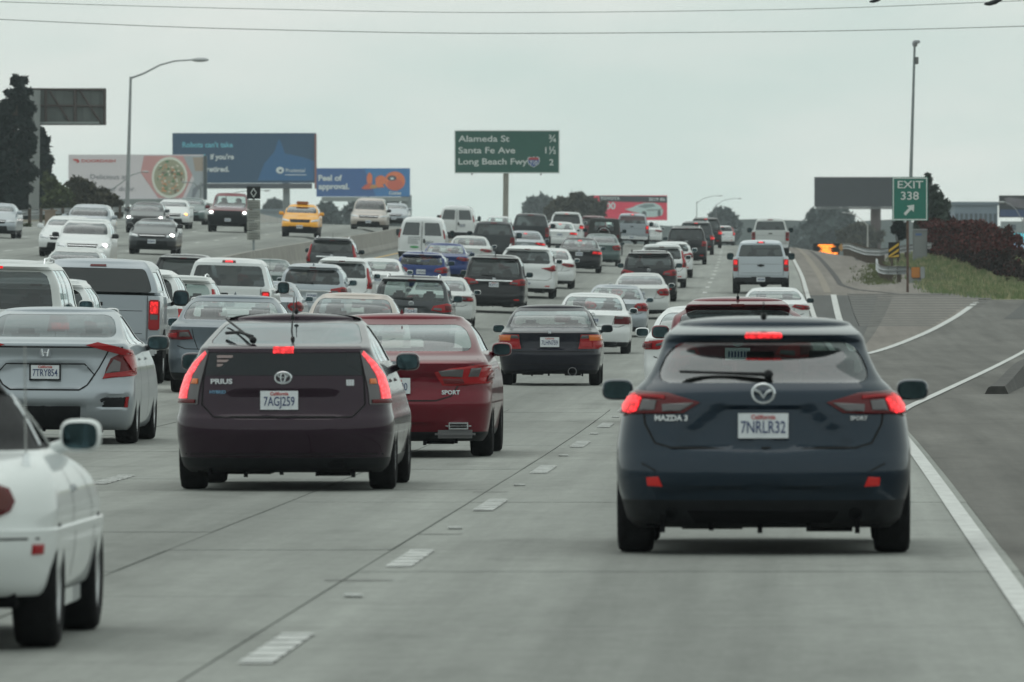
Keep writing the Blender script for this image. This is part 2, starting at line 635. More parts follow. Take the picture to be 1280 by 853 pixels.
def build_shell(B, root, mat, win, hero=False, lower=None, arches=None, name='body'):
    """win: dict of panes: rear (z1,z2,t,round), front (...), side [(z1,z2,s1,s2)], each may be missing.
    lower = (z, material): rows below z use the second material"""
    T = T_HI if hero else T_LO
    rw, fw, sw = win.get('rear'), win.get('front'), win.get('side', [])
    dz = 0.03 if hero else 0.075
    zs = set()
    kz = [q[0] for q in B.k]
    for a, b in zip(kz[:-1], kz[1:]):
        n = max(1, math.ceil((b - a) / dz))
        for i in range(n):
            zs.add(round(a + (b - a) * i / n, 4))
    zs.add(round(kz[-1], 4))
    spec = []
    for w in ([rw] if rw else []) + ([fw] if fw else []) + [q for q in sw]:
        spec += [w[0], w[1]]
        for e in ((0.012, 0.03, 0.055) if (hero or w is rw) else (0.03,)):
            spec += [w[0] + e, w[1] - e]
    if lower:
        spec += [lower[0] - 0.002, lower[0] + 0.002]
    for q in spec:
        zs = {z for z in zs if abs(z - q) > 0.006 or z in spec}
        zs.add(round(q, 4))
    zs = sorted(z for z in zs if B.z0 <= z <= B.zs)
    tr = rw[2] if rw else 0.8
    tf = fw[2] if fw else 0.8

    def tset(te):
        s = [t for t in T if abs(t - te) > 0.012] + [te]
        s = sorted(s)
        return [-t for t in reversed(s[1:])] + s + []
    tsr, tsf = tset(tr), tset(tf)
    ss = {0.0, 0.5, 1.0}
    for w in sw:
        ss.add(w[2])
        ss.add(w[3])
    if hero:
        ss |= {0.04, 0.1, 0.2, 0.3, 0.4, 0.6, 0.7, 0.8, 0.9, 0.96}
    ss = sorted(ss)
    ss = [q for i, q in enumerate(ss) if i == 0 or q - ss[i - 1] > 0.004]
    cols = [('r', t) for t in tsr] + [('R', s) for s in ss] + [('f', -t) for t in tsf] + [('l', 1 - s) for s in reversed([1 - q for q in ss])]
    cols = [('r', t) for t in tsr] + [('R', s) for s in ss] + [('f', t) for t in reversed(tsf)] + [('l', s) for s in reversed(ss)]
    N = len(cols)

    def corner(w, z, hw):
        z1, z2, te = w[0], w[1], w[2]
        r = w[3] if len(w) > 3 else 0.05
        if z <= z1 - 1e-4 or z >= z2 + 1e-4:
            if z < z1:
                u = 0.0
            else:
                u = 0.0
            dz_ = (z1 - z) if z < z1 else (z - z2)
            base = r * max(0, 1 - dz_ / 0.08)
            return te - base / hw
        d = min(z - z1, z2 - z)
        dx = 0 if d >= r else r - math.sqrt(max(0, r * r - (r - d) ** 2))
        return te - dx / hw

    def remap(t, te, tn):
        a = abs(t)
        q = a / te * tn if a <= te else tn + (a - te) / (1 - te) * (1 - tn)
        return math.copysign(q, t)

    V, Fc, MI = [], [], []
    for z in zs:
        hw = B.at(z)[2]
        for k, s in cols:
            if k == 'r':
                t = remap(s, tr, corner(rw, z, hw)) if rw and rw[0] - .08 < z < rw[1] + .08 else s
                V.append(B.rear(t, z))
            elif k == 'f':
                t = remap(s, tf, corner(fw, z, hw)) if fw and fw[0] - .08 < z < fw[1] + .08 else s
                V.append(B.front(t, z))
            elif k == 'R':
                V.append(B.side(s, z, 1))
            else:
                V.append(B.side(s, z, -1))
    R = len(zs)
    # roof dome
    top = V[-N:]
    cy = (B.at(B.zs)[0] + B.at(B.zs)[1]) / 2
    D = 7 if hero else 5
    hd = B.H - B.zs
    for i in range(1, D + 1):
        th = (PI / 2) * i / D * 0.97
        cx_, cyy = math.cos(th) ** 0.8, math.cos(th) ** 0.30
        for v in top:
            V.append(Vector((v.x * cx_, cy + (v.y - cy) * cyy, B.zs + hd * math.sin(th))))
    RR = R + D
    glassrows = {}
    panes = {}

    def iswin(i, j):
        za, zb = (zs[i], zs[i + 1]) if i + 1 < R else (9, 9)
        if i + 1 >= R:
            return None
        k1, s1 = cols[j]
        k2, s2 = cols[(j + 1) % N]
        if k1 == k2 == 'r' and rw and za >= rw[0] - 1e-4 and zb <= rw[1] + 1e-4 and max(abs(s1), abs(s2)) <= tr + 1e-4:
            return 'rear_window'
        if k1 == k2 == 'f' and fw and za >= fw[0] - 1e-4 and zb <= fw[1] + 1e-4 and max(abs(s1), abs(s2)) <= tf + 1e-4:
            return 'windshield'
        if k1 == k2 and k1 in 'Rl':
            a, b = min(s1, s2), max(s1, s2)
            for q, w in enumerate(sw):
                if za >= w[0] - 1e-4 and zb <= w[1] + 1e-4 and a >= w[2] - 1e-4 and b <= w[3] + 1e-4:
                    return 'side_window%d%s' % (q, k1)
        return None
    for i in range(RR - 1):
        for j in range(N):
            j2 = (j + 1) % N
            f = (i * N + j, i * N + j2, (i + 1) * N + j2, (i + 1) * N + j)
            w = iswin(i, j)
            if w:
                panes.setdefault(w, []).append(f)
                MI.append(1)
            else:
                lowmat = lower and i + 1 < R and zs[i + 1] <= lower[0] + 0.003
                MI.append(2 if lowmat else 0)
            Fc.append(f)
    Fc.append(tuple(range(N - 1, -1, -1)))
    MI.append(2)
    Fc.append(tuple(range((RR - 1) * N, RR * N)))
    MI.append(0)
    me = mesh(name, V, Fc, MI, True)
    lowm = lower[1] if lower else M_UNDER
    for q in (mat, G_DARK, lowm, M_UNDER):
        me.materials.append(q)
    o = link(name, me, None, root)
    if arches:
        rr, ys = arches
        cb = MB()
        for y in ys:
            for sg in (-1, 1):
                x0, x1 = sg * (B.W / 2 - 0.30), sg * (B.W / 2 + 0.2)
                n = 28
                v, f = [], []
                for x in (x0, x1):
                    for k in range(n):
                        a = 2 * PI * k / n
                        v.append((x, y + rr * math.cos(a), rr * 0.86 + rr * 1.02 * math.sin(a)))
                for k in range(n):
                    q = (k, (k + 1) % n, n + (k + 1) % n, n + k)
                    f.append(q if sg < 0 else q[::-1])
                f.append(tuple(range(n)) if sg > 0 else tuple(range(n - 1, -1, -1)))
                f.append(tuple(range(2 * n - 1, n - 1, -1)) if sg > 0 else tuple(range(n, 2 * n)))
                cb.add(v, f, 3)
        cme = mesh('cut', cb.v, cb.f, cb.mi)
        bm = bmesh.new()
        bm.from_mesh(cme)
        bmesh.ops.recalc_face_normals(bm, faces=bm.faces)
        bm.to_mesh(cme)
        bm.free()
        for q in range(4):
            cme.materials.append((mat, G_DARK, lowm, M_UNDER)[q])
        co = bpy.data.objects.new('cut', cme)
        C.objects.link(co)
        md = o.modifiers.new('arch', 'BOOLEAN')
        md.operation = 'DIFFERENCE'
        md.solver = 'EXACT'
        md.object = co
        dg = bpy.context.evaluated_depsgraph_get()
        dg.update()
        nm = bpy.data.meshes.new_from_object(o.evaluated_get(dg))
        o.modifiers.clear()
        if len(nm.polygons) > 50:
            o.data = nm
        bpy.data.objects.remove(co)
        me = o.data
    bm = bmesh.new()
    bm.from_mesh(me)
    bmesh.ops.recalc_face_normals(bm, faces=bm.faces)
    bmesh.ops.delete(bm, geom=[f for f in bm.faces if f.material_index == 1], context='FACES')
    for f in bm.faces:
        f.smooth = True
    bm.to_mesh(me)
    bm.free()
    me.set_sharp_from_angle(angle=math.radians(32 if hero else 38))
    res = []
    for k, fs in panes.items():
        idx = {}
        vv, ff = [], []
        for f in fs:
            ff.append(tuple(idx.setdefault(q, len(idx)) for q in f))
        for q in idx:
            c = V[q]
            nrm = Vector((c.x, (c.y - cy) * 0.6, 0)).normalized()
            vv.append(c - nrm * 0.009)
        nm_ = 'side_window' if k.startswith('side') else k
        gm = win.get('glass', G_CLEAR) if nm_ == 'rear_window' else (win.get('front_glass', G_CLEAR) if nm_ == 'windshield' else win.get('side_glass', win.get('glass', G_CLEAR)))
        po = link(nm_, mesh(nm_, vv, ff, None, True), gm, root)
        res.append(po)
    return o, zs


def patch(B, kind, poly, off, mat, name, parent, thick=0.015, nz=6, nx=8, both=True, lens=None, bulge=0.0):
    """piece lying on the body skin; poly in (t, z): t in half widths, > 1 wraps round the corner"""
    outs = []
    z1, z2 = min(p[1] for p in poly), max(p[1] for p in poly)
    levels = sorted({round(z1 + (z2 - z1) * i / nz, 4) for i in range(nz + 1)} | {round(p[1], 4) for p in poly})
    rows = []
    for z in levels:
        zz = min(max(z, z1 + 1e-4), z2 - 1e-4)
        xs = []
        n = len(poly)
        for i in range(n):
            (a, za), (b, zb) = poly[i], poly[(i + 1) % n]
            if (za - zz) * (zb - zz) <= 0 and abs(za - zb) > 1e-9:
                xs.append(a + (b - a) * (zz - za) / (zb - za))
        if len(xs) >= 2:
            rows.append((z, min(xs), max(xs)))
    for sg in ((1, -1) if both else (1,)):
        v, f = [], []
        m = nx + 1
        for lay in (off, off - thick):
            for r, (z, a, b) in enumerate(rows):
                for i in range(m):
                    t = a + (b - a) * i / nx
                    bl = 0
                    if bulge and lay == off:
                        bl = bulge * (1 - (2 * i / nx - 1) ** 4) * (1 - (2 * r / (len(rows) - 1) - 1) ** 4)
                    v.append(B.surf(kind, sg * t, z, lay + bl)[0])
        R = len(rows)
        for r in range(R - 1):
            for i in range(nx):
                f.append((r * m + i, r * m + i + 1, (r + 1) * m + i + 1, (r + 1) * m + i))
        bo = R * m
        rim = [i for i in range(m)] + [r * m + nx for r in range(1, R)] + [(R - 1) * m + i for i in range(nx - 1, -1, -1)] + [r * m for r in range(R - 2, 0, -1)]
        for i in range(len(rim)):
            a, b = rim[i], rim[(i + 1) % len(rim)]
            f.append((a, a + bo, b + bo, b))
        me = mesh(name, v, f, None, True, 35)
        bm = bmesh.new()
        bm.from_mesh(me)
        bmesh.ops.recalc_face_normals(bm, faces=bm.faces)
        bm.to_mesh(me)
        bm.free()
        outs.append(link(name, me, mat, parent))
    return outs


def ribbon(B, kind, pts, w, mat, name, parent, off=0.002, both=False, n=6):
    """thin strip following the skin along a polyline in (x, z)"""
    for sg in ((1, -1) if both else (1,)):
        P3 = []
        for (x0, z0), (x1, z1) in zip(pts[:-1], pts[1:]):
            m = max(1, int(math.hypot(x1 - x0, z1 - z0) / 0.06))
            for i in range(m):
                P3.append((x0 + (x1 - x0) * i / m, z0 + (z1 - z0) * i / m))
        P3.append(pts[-1])
        v, f = [], []
        for i, (x, z) in enumerate(P3):
            a, b = P3[max(0, i - 1)], P3[min(len(P3) - 1, i + 1)]
            dx, dzz = b[0] - a[0], b[1] - a[1]
            l = math.hypot(dx, dzz) or 1
            nx_, nz_ = -dzz / l * w / 2, dx / l * w / 2
            for q in (-1, 1):
                xx, zz = sg * (x + nx_ * q), z + nz_ * q
                hw = B.at(zz)[2]
                v.append(B.surf(kind, xx / hw, zz, off)[0])
        for i in range(len(P3) - 1):
            f.append((2 * i, 2 * i + 1, 2 * i + 3, 2 * i + 2))
        link(name, mesh(name, v, f, None, True), mat, parent)


_wheel = {}


def wheel_meshes(R, w, steel):
    key = (round(R, 3), round(w, 3), steel)
    if key in _wheel:
        return _wheel[key]
    n = 32
    prof = [(0.62, -.42), (.80, -.5), (.93, -.47), (.985, -.38), (1, -.2), (1, 0), (1, .2), (.985, .38), (.93, .47), (.80, .5), (.62, .42)]
    v, f = [], []
    for r, x in prof:
        for k in range(n):
            a = 2 * PI * k / n
            v.append((x * w, r * R * math.cos(a), r * R * math.sin(a)))
    for i in range(len(prof) - 1):
        for k in range(n):
            f.append((i * n + k, i * n + (k + 1) % n, (i + 1) * n + (k + 1) % n, (i + 1) * n + k))
    me = mesh('tyre', v, f, None, True, 50)
    me.materials.append(M_TYRE)
    mb = MB()
    r = R * 0.64
    # barrel, dish, spokes
    pr = [(1.0, .44), (1.0, -.1), (.90, -.1), (.90, .36), (.97, .42)]
    v, f = [], []
    for rr, x in pr:
        for k in range(n):
            a = 2 * PI * k / n
            v.append((x * w, rr * r * math.cos(a), rr * r * math.sin(a)))
    for i in range(len(pr) - 1):
        for k in range(n):
            f.append((i * n + k, i * n + (k + 1) % n, (i + 1) * n + (k + 1) % n, (i + 1) * n + k))
    mb.add(v, f)
    for k in range(10):
        a = 2 * PI * k / 10
        c, s = math.cos(a), math.sin(a)
        hw = 0.022
        q = []
        for rr, xx in ((0.05, .40), (r * .94, .36)):
            for t in (-hw, hw):
                for dx in (0, -0.03):
                    q.append((xx * w + dx, rr * c - t * s, rr * s + t * c))
        mb.add(q, [(0, 2, 6, 4), (0, 4, 5, 1), (2, 3, 7, 6), (1, 5, 7, 3)])
    mb.tube([(w * .30, 0, 0), (w * .43, 0, 0)], 0.07, 12)
    # brake disc / dark backing
    mb.tube([(-w * .1, 0, 0), (-w * .02, 0, 0)], r * .88, 24, mi=1)
    rm = mesh('rim', mb.v, mb.f, mb.mi, True, 35)
    rm.materials.append(M_RIM)
    rm.materials.append(M_UNDER)
    _wheel[key] = (me, rm)
    return me, rm


def add_wheels(root, W, ya, yb, R, w=0.21, inset=0.02):
    t, r = wheel_meshes(R, w, 0)
    for y in (ya, yb):
        for sg in (1, -1):
            o = link('wheel', t, None, root, (sg * (W / 2 - inset - w / 2), y, R))
            o.rotation_euler = (random.random() * 3, 0, 0 if sg > 0 else PI)
            link('rim', r, None, o)


def add_mirrors(root, B, y, z, mat, size=(0.115, 0.075), out=0.03, rear=True, col=None):
    hw = B.at(z)[2]
    w, h = size
    for sg in (1, -1):
        cx = sg * (hw + out + w)
        m = MB()
        m.ell((cx, y + 0.05, z), (w, 0.085, h), 16, 10, e=0.62)
        m.tube([(cx - sg * w * .7, y + 0.06, z - h * .55), (sg * (hw - 0.03), y + 0.10, z - h * 1.05)], [0.03, 0.035], 8)
        o = m.build('mirror', mat, root, True, 50)
        g = MB()
        n = 20
        e = 0.6
        s_ = lambda q: math.copysign(abs(q) ** e, q)
        vs = [(cx + w * .84 * s_(math.cos(2 * PI * k / n)), y - 0.041, z + h * .80 * s_(math.sin(2 * PI * k / n))) for k in range(n)]
        vb = [(a, b + 0.03, c) for a, b, c in vs]
        g.add(vs + vb, [tuple(range(n))] + [(k, (k + 1) % n, n + (k + 1) % n, n + k) for k in range(n)])
        g.build('mirror_glass', M_MIRROR, o)


def add_seats(root, W, y1, y2, top, mat, bench=True):
    for i, (y, sp) in enumerate(((y1, 0.36), (y2, 0.36))):
        if i == 1 and not bench:
            break
        m = MB()
        if i == 0:
            for sg in (-1, 1):
                s = MB()
                s.rbox(sg * sp - .25, sg * sp + .25, y - .06, y + .10, .45, top - .20, .06)
                s.rbox(sg * sp - .25, sg * sp + .25, y + .02, y + .50, .38, .52, .05)
                o = s.build('seat', mat, root, True)
                h = MB()
                h.rbox(sg * sp - .14, sg * sp + .14, y - .06, y + .06, top - .20, top, .055)
                h.tube([(sg * sp, y, top - .25), (sg * sp, y, top - .12)], .02, 6)
                h.build('headrest', mat, o, True)
        else:
            s = MB()
            s.rbox(-W * .36, W * .36, y - .06, y + .12, .40, top - .25, .06)
            o = s.build('rear_bench', mat, root, True)
            for sg in (-1, 1):
                h = MB()
                h.rbox(sg * sp - .13, sg * sp + .13, y - .04, y + .05, top - .28, top - .05, .05)
                h.build('headrest', mat, o, True)


def add_plate(root, B, z, txt=None, x=0.0, frame=False, state=True, size=(0.305, 0.152), kind='r', proud=0.02):
    hw = B.at(z)[2]
    p = B.surf(kind, x / hw, z)[0]
    sg = -1 if kind == 'r' else 1
    ys = [B.surf(kind, (x + dx) / hw, z + dz)[0].y for dx in (-.15, 0, .15) for dz in (-.07, 0, .07)]
    y = (min(ys) if kind == 'r' else max(ys)) + sg * proud * 0.5
    w, h = size
    m = MB()
    m.box(x - w / 2, x + w / 2, y - 0.006, y + 0.006, z - h / 2, z + h / 2)
    m.box(x - w * .3, x + w * .3, min(y, y - sg * 0.08), max(y, y - sg * 0.08), z - h * .3, z + h * .3)
    o = m.build('license_plate', M_PLATE, root)
    if frame:
        f = MB()
        b = 0.012
        for (a0, a1, c0, c1) in ((-w / 2 - b, w / 2 + b, h / 2 - .004, h / 2 + b), (-w / 2 - b, w / 2 + b, -h / 2 - b, -h / 2 + .004), (-w / 2 - b, -w / 2 + .004, -h / 2 - b, h / 2 + b), (w / 2 - .004, w / 2 + b, -h / 2 - b, h / 2 + b)):
            f.box(x + a0, x + a1, y - .010, y + .010, z + c0, z + c1)
        f.build('plate_frame', M_BLACK, o)
    if txt and kind == 'r':
        text('plate_number', txt, 0.105, M_PLTXT, o, (x, y - 0.008, z - 0.012), 0.0005, 0.66)
        if state:
            text('plate_state', 'California', 0.038, M_PLRED, o, (x, y - 0.008, z + h / 2 - .024), 0.001)
    else:
        m = MB()
        yy = y + sg * 0.007
        for k in range(7):
            xx = x - w * .38 + k * w * .125
            m.box(xx, xx + w * .075, yy - .001, yy + .001, z - h * .26, z + h * .22)
        m.build('plate_number', M_PLTXT, o)
    return o


def lamp(root, B, kind, poly, mat, name='tail_light', off=0.010, inner=None, both=True, bulge=0.012, thick=0.02):
    bulge = min(bulge, .014)
    """a lens with optional inner fields [(poly, material, name)] as its children"""
    o = patch(B, kind, poly, off, mat, name, root, thick, 6, 8, both, bulge=bulge)
    for q in (inner or []):
        c = patch(B, kind, q[0], off + 0.006 + bulge, q[1], q[2] if len(q) > 2 else 'lens', None, 0.012, 5, 6, both, bulge=0.004)
        for a, b in zip(o, c):
            b.parent = a
    return o


def antenna(root, x, y, z, l=0.22, lean=0.1):
    m = MB()
    m.tube([(x, y, z - 0.01), (x, y - lean * l, z + l)], [0.006, 0.003], 6)
    m.ell((x, y, z + 0.01), (0.02, 0.03, 0.025), 8, 6)
    return m.build('antenna', M_BLACK, root, True)


def fin(root, y, z, mat, x=0):
    m = MB()
    m.add([(x - .028, y, z - .01), (x + .028, y, z - .01), (x - .02, y + .14, z - .01), (x + .02, y + .14, z - .01), (x, y + .005, z + .055)],
          [(0, 1, 4), (1, 3, 4), (3, 2, 4), (2, 0, 4), (0, 2, 3, 1)])
    m.build('roof_antenna', mat, root)


def wiper(root, B, x0, z0, x1, z1, off=0.02):
    m = MB()
    a = B.surf('r', x0 / B.at(z0)[2], z0, off)[0]
    b = B.surf('r', x1 / B.at(z1)[2], z1, off)[0]
    m.tube([a, a.lerp(b, .5), b], [0.014, 0.010, 0.008], 6)
    a2 = B.surf('r', (x0 * .55 + x1 * .45) / B.at(z0)[2], z0 * .55 + z1 * .45, off + .004)[0]
    d = (b - a) * .55
    m.tube([b - d, b + d * .35], 0.009, 6)
    m.ell(a, (.03, .03, .03), 8, 6)
    m.build('wiper', M_BLACK, root, True)


def emblem(root, B, z, kind='ring', size=0.06, x=0.0, face='r'):
    p, n = B.surf(face, x / B.at(z)[2], z, 0.012)
    m = MB()
    s = size
    yv = p.y
    N = 18

    def ring(cx, cz, rx, rz, th=0.011):
        pts = [(cx + rx * math.cos(2 * PI * k / N), yv, cz + rz * math.sin(2 * PI * k / N)) for k in range(N + 1)]
        m.tube(pts, th, 6, cap=False)
    if kind == 'ring':
        ring(x, z, s, s * .8)
        ring(x, z + s * .1, s * .35, s * .6, .008)
    elif kind == 'wings':
        ring(x, z, s, s * .85)
        m.tube([(x - s * .8, yv, z + s * .35), (x - s * .3, yv, z + s * .1), (x, yv, z - s * .4), (x + s * .3, yv, z + s * .1), (x + s * .8, yv, z + s * .35)], .010, 6)
    elif kind == 'ellipses':
        ring(x, z, s, s * .68)
        ring(x, z + s * .05, s * .3, s * .58, .009)
        ring(x, z + s * .3, s * .62, s * .26, .008)
    elif kind == 'h':
        m.rbox(x - s, x + s, yv - .008, yv + .008, z - s * .8, z + s * .8, .01, 1)
        m.tube([(x - s * .62, yv - .01, z + s * .6), (x - s * .38, yv - .01, z - s * .6)], .013, 6)
        m.tube([(x + s * .62, yv - .01, z + s * .6), (x + s * .38, yv - .01, z - s * .6)], .013, 6)
        m.tube([(x - s * .5, yv - .01, z), (x + s * .5, yv - .01, z)], .010, 6)
    elif kind == 'bowtie':
        m.add([(x - s * 1.5, yv - .01, z - s * .35), (x - s * .5, yv - .01, z - s * .35), (x - s * .5, yv - .01, z - s * .6), (x + s * .5, yv - .01, z - s * .6), (x + s * .5, yv - .01, z - s * .35), (x + s * 1.5, yv - .01, z - s * .35),
               (x + s * 1.4, yv - .01, z + s * .35), (x + s * .5, yv - .01, z + s * .35), (x + s * .5, yv - .01, z + s * .6), (x - s * .5, yv - .01, z + s * .6), (x - s * .5, yv - .01, z + s * .35), (x - s * 1.4, yv - .01, z + s * .35)],
              [tuple(range(12))])
    elif kind == 'oval':
        m.ell((x, yv, z), (s * 1.2, .012, s * .6), 14, 8, 1)
    o = m.build('emblem', [M_TRIM, P('badge_grey', (0.25, 0.27, 0.30), 0.3, 0.5)], root, True)
    return o


def exhaust(root, x, z, r=0.035, y=0.06, sx=1.0, mat=None):
    m = MB()
    n = 16
    v, f = [], []
    for rr, yy in ((1, y + .2), (1, y), (.82, y), (.82, y + .15)):
        for k in range(n):
            a = 2 * PI * k / n
            v.append((x + r * sx * rr * math.cos(a), yy, z + r * rr * math.sin(a)))
    for i in range(3):
        for k in range(n):
            f.append((i * n + k, i * n + (k + 1) % n, (i + 1) * n + (k + 1) % n, (i + 1) * n + k))
    m.add(v, f)
    m.build('exhaust_pipe', mat or M_EXH, root, True, 50)


def underbody(root, W, L, gc, rough=True):
    m = MB()
    m.box(-W * .40, W * .40, .35, L - .4, gc, gc + .22)
    rnd = random.Random(int(W * 1000 + L * 100))
    m.tube([(-W * .38, L * .0 + 1.0, gc + .10), (W * .38, 1.0, gc + .10)], .045, 8)
    m.rbox(W * .12, W * .33, .30, .75, gc - .03, gc + .12, .05)
    m.rbox(-W * .30, -W * .05, .5, 1.2, gc - .02, gc + .1, .04)
    for k in range(5):
        x = -W * .35 + k * W * .165
        m.box(x, x + .03, .22, .30, gc - .02 - rnd.random() * .02, gc + .1)
    m.build('underbody', M_UNDER, root)


def roof_rails(root, B, y0, y1, mat=None):
    hw = B.at(B.zs - .02)[2]
    for sg in (1, -1):
        x = sg * hw * .90
        z = B.zs + .035
        m = MB()
        m.tube([(x, y0, z - .05), (x, y0 + .08, z + .025), (x, (y0 + y1) / 2, z + .045), (x, y1 - .1, z + .02), (x, y1, z - .05)], .014, 6)
        m.build('roof_rail', mat or M_BLACK, root, True)


def skin_text(B, s, size, mat, root, x, z, bold=.001, squash=1.1, w=.1, off=.012):
    ya = B.surf('r', (x - w) / B.at(z)[2], z)[0].y
    yb = B.surf('r', (x + w) / B.at(z)[2], z)[0].y
    yc = B.surf('r', x / B.at(z)[2], z)[0].y
    return text('lettering', s, size, mat, root, (x, min(yc, (ya + yb) / 2) - off, z), bold, squash, rz=math.atan2(yb - ya, 2 * w))


# ------------------------------------------------------------------ body styles
def k_sedan(L, W, H, d=1.02, ty=.46, ry=1.15, rw=.70, gc=.19, hood=1.32, cw=.62):
    return [(gc, .20, L - .30, .90, .34, .40, 2.6), (gc + .06, .09, L - .12, .95, .45, .55, 2.6), (.40, .02, L - .02, .985, .55, .65, 2.7),
            (.52, 0, L, 1.0, .58, .7, 2.8), (.60, .015, L - .02, 1.0, .58, .7, 2.8), (.66, .05, L - .06, 1.0, .55, .7, 2.8), (.76, .055, L - .16, .995, .53, .8, 2.8),
            (d - .14, .045, L - .62, .985, .50, .8, 2.7), (d - .068, .035, L - .95, .970, .48, .8, 2.6), (d - .054, .055, L - 1.02, .962, .46, .8, 2.6), (d - .002, ty - .15, L - hood + .02, .925, .40, .7, 2.5),
            (d + .014, ty - .06, L - hood - .04, .905, .36, .6, 2.4), (d + .04, ty, L - hood - .12, .885, .34, .5, 2.4),
            ((d + H) / 2, (ty + ry) / 2 - .03, L - hood - .50, .80, .30, .42, 2.4), (H - .11, ry, L - hood - .86, rw + .02, .26, .38, 2.3), (H - .055, ry + .16, L - hood - 1.0, rw - .05, .26, .36, 2.2)]


def k_hatch(L, W, H, d=1.0, top=.42, base=.14, rw=.70, gc=.19, hood=1.12, spoil=.10, p=2.8, bw=1.0):
    return [(gc, .18, L - .30, .90, .34, .40, p), (gc + .06, .08, L - .12, .95, .42, .5, p), (.42, .015, L - .02, .99, .5, .6, p),
            (.55, 0, L, bw, .52, .65, p), (.64, .02, L - .02, bw, .50, .68, p), (.72, .05, L - .10, 1.0, .46, .75, p),
            (d - .10, .07, L - .50, .985, .40, .8, p), (d, base - .02, L - hood + .05, .955, .34, .7, p), (d + .05, base + .02, L - hood - .08, .925, .30, .55, p),
            ((d + H) / 2 + .02, (base + top) / 2 + .03, L - hood - .48, .86, .25, .42, p), (H - .15, top, L - hood - .84, rw + .055, .22, .36, p),
            (H - .125, top - spoil + .02, L - hood - .90, rw + .04, .22, .36, p), (H - .095, top - spoil, L - hood - .95, rw + .02, .24, .36, p), (H - .075, top - spoil + .10, L - hood - 1.0, rw - .01, .26, .36, p - .2), (H - .05, top - spoil + .45, L - hood - 1.1, rw - .05, .26, .36, p - .3)]


def common(root, B, W, L, ya, yb, R, mirror_mat, my=None, mz=1.03, msize=(.10, .068), hero=False, seat=True, seat_top=1.16, gc=.2, seatmat=None, tw=.21, out=.03, bench=True):
    add_wheels(root, W, ya, yb, R, tw)
    underbody(root, W, L, gc)
    add_mirrors(root, B, my if my is not None else L - 1.75, mz, mirror_mat, msize, out)
    if seat:
        add_seats(root, W, L - 2.55, max(1.2, L - 3.45), seat_top, seatmat or M_SEAT, bench)
    m = MB()
    m.rbox(-W * .40, W * .40, L - 1.78, L - 1.35, .70, .93, .05)
    m.rbox(-W * .40, W * .40, ya * .9, ya * .9 + .5, .55, .86, .04)
    m.build('cabin_trim', M_BLACK, root)


def generic_rear(root, B, z_bump=.66, W=1.8, seam=True):
    """trunk or hatch shut line, bumper line"""
    hw = W / 2
    ribbon(B, 'r', [(-.80 * hw, z_bump), (.80 * hw, z_bump)], .012, M_GAP, 'panel_gap', root)


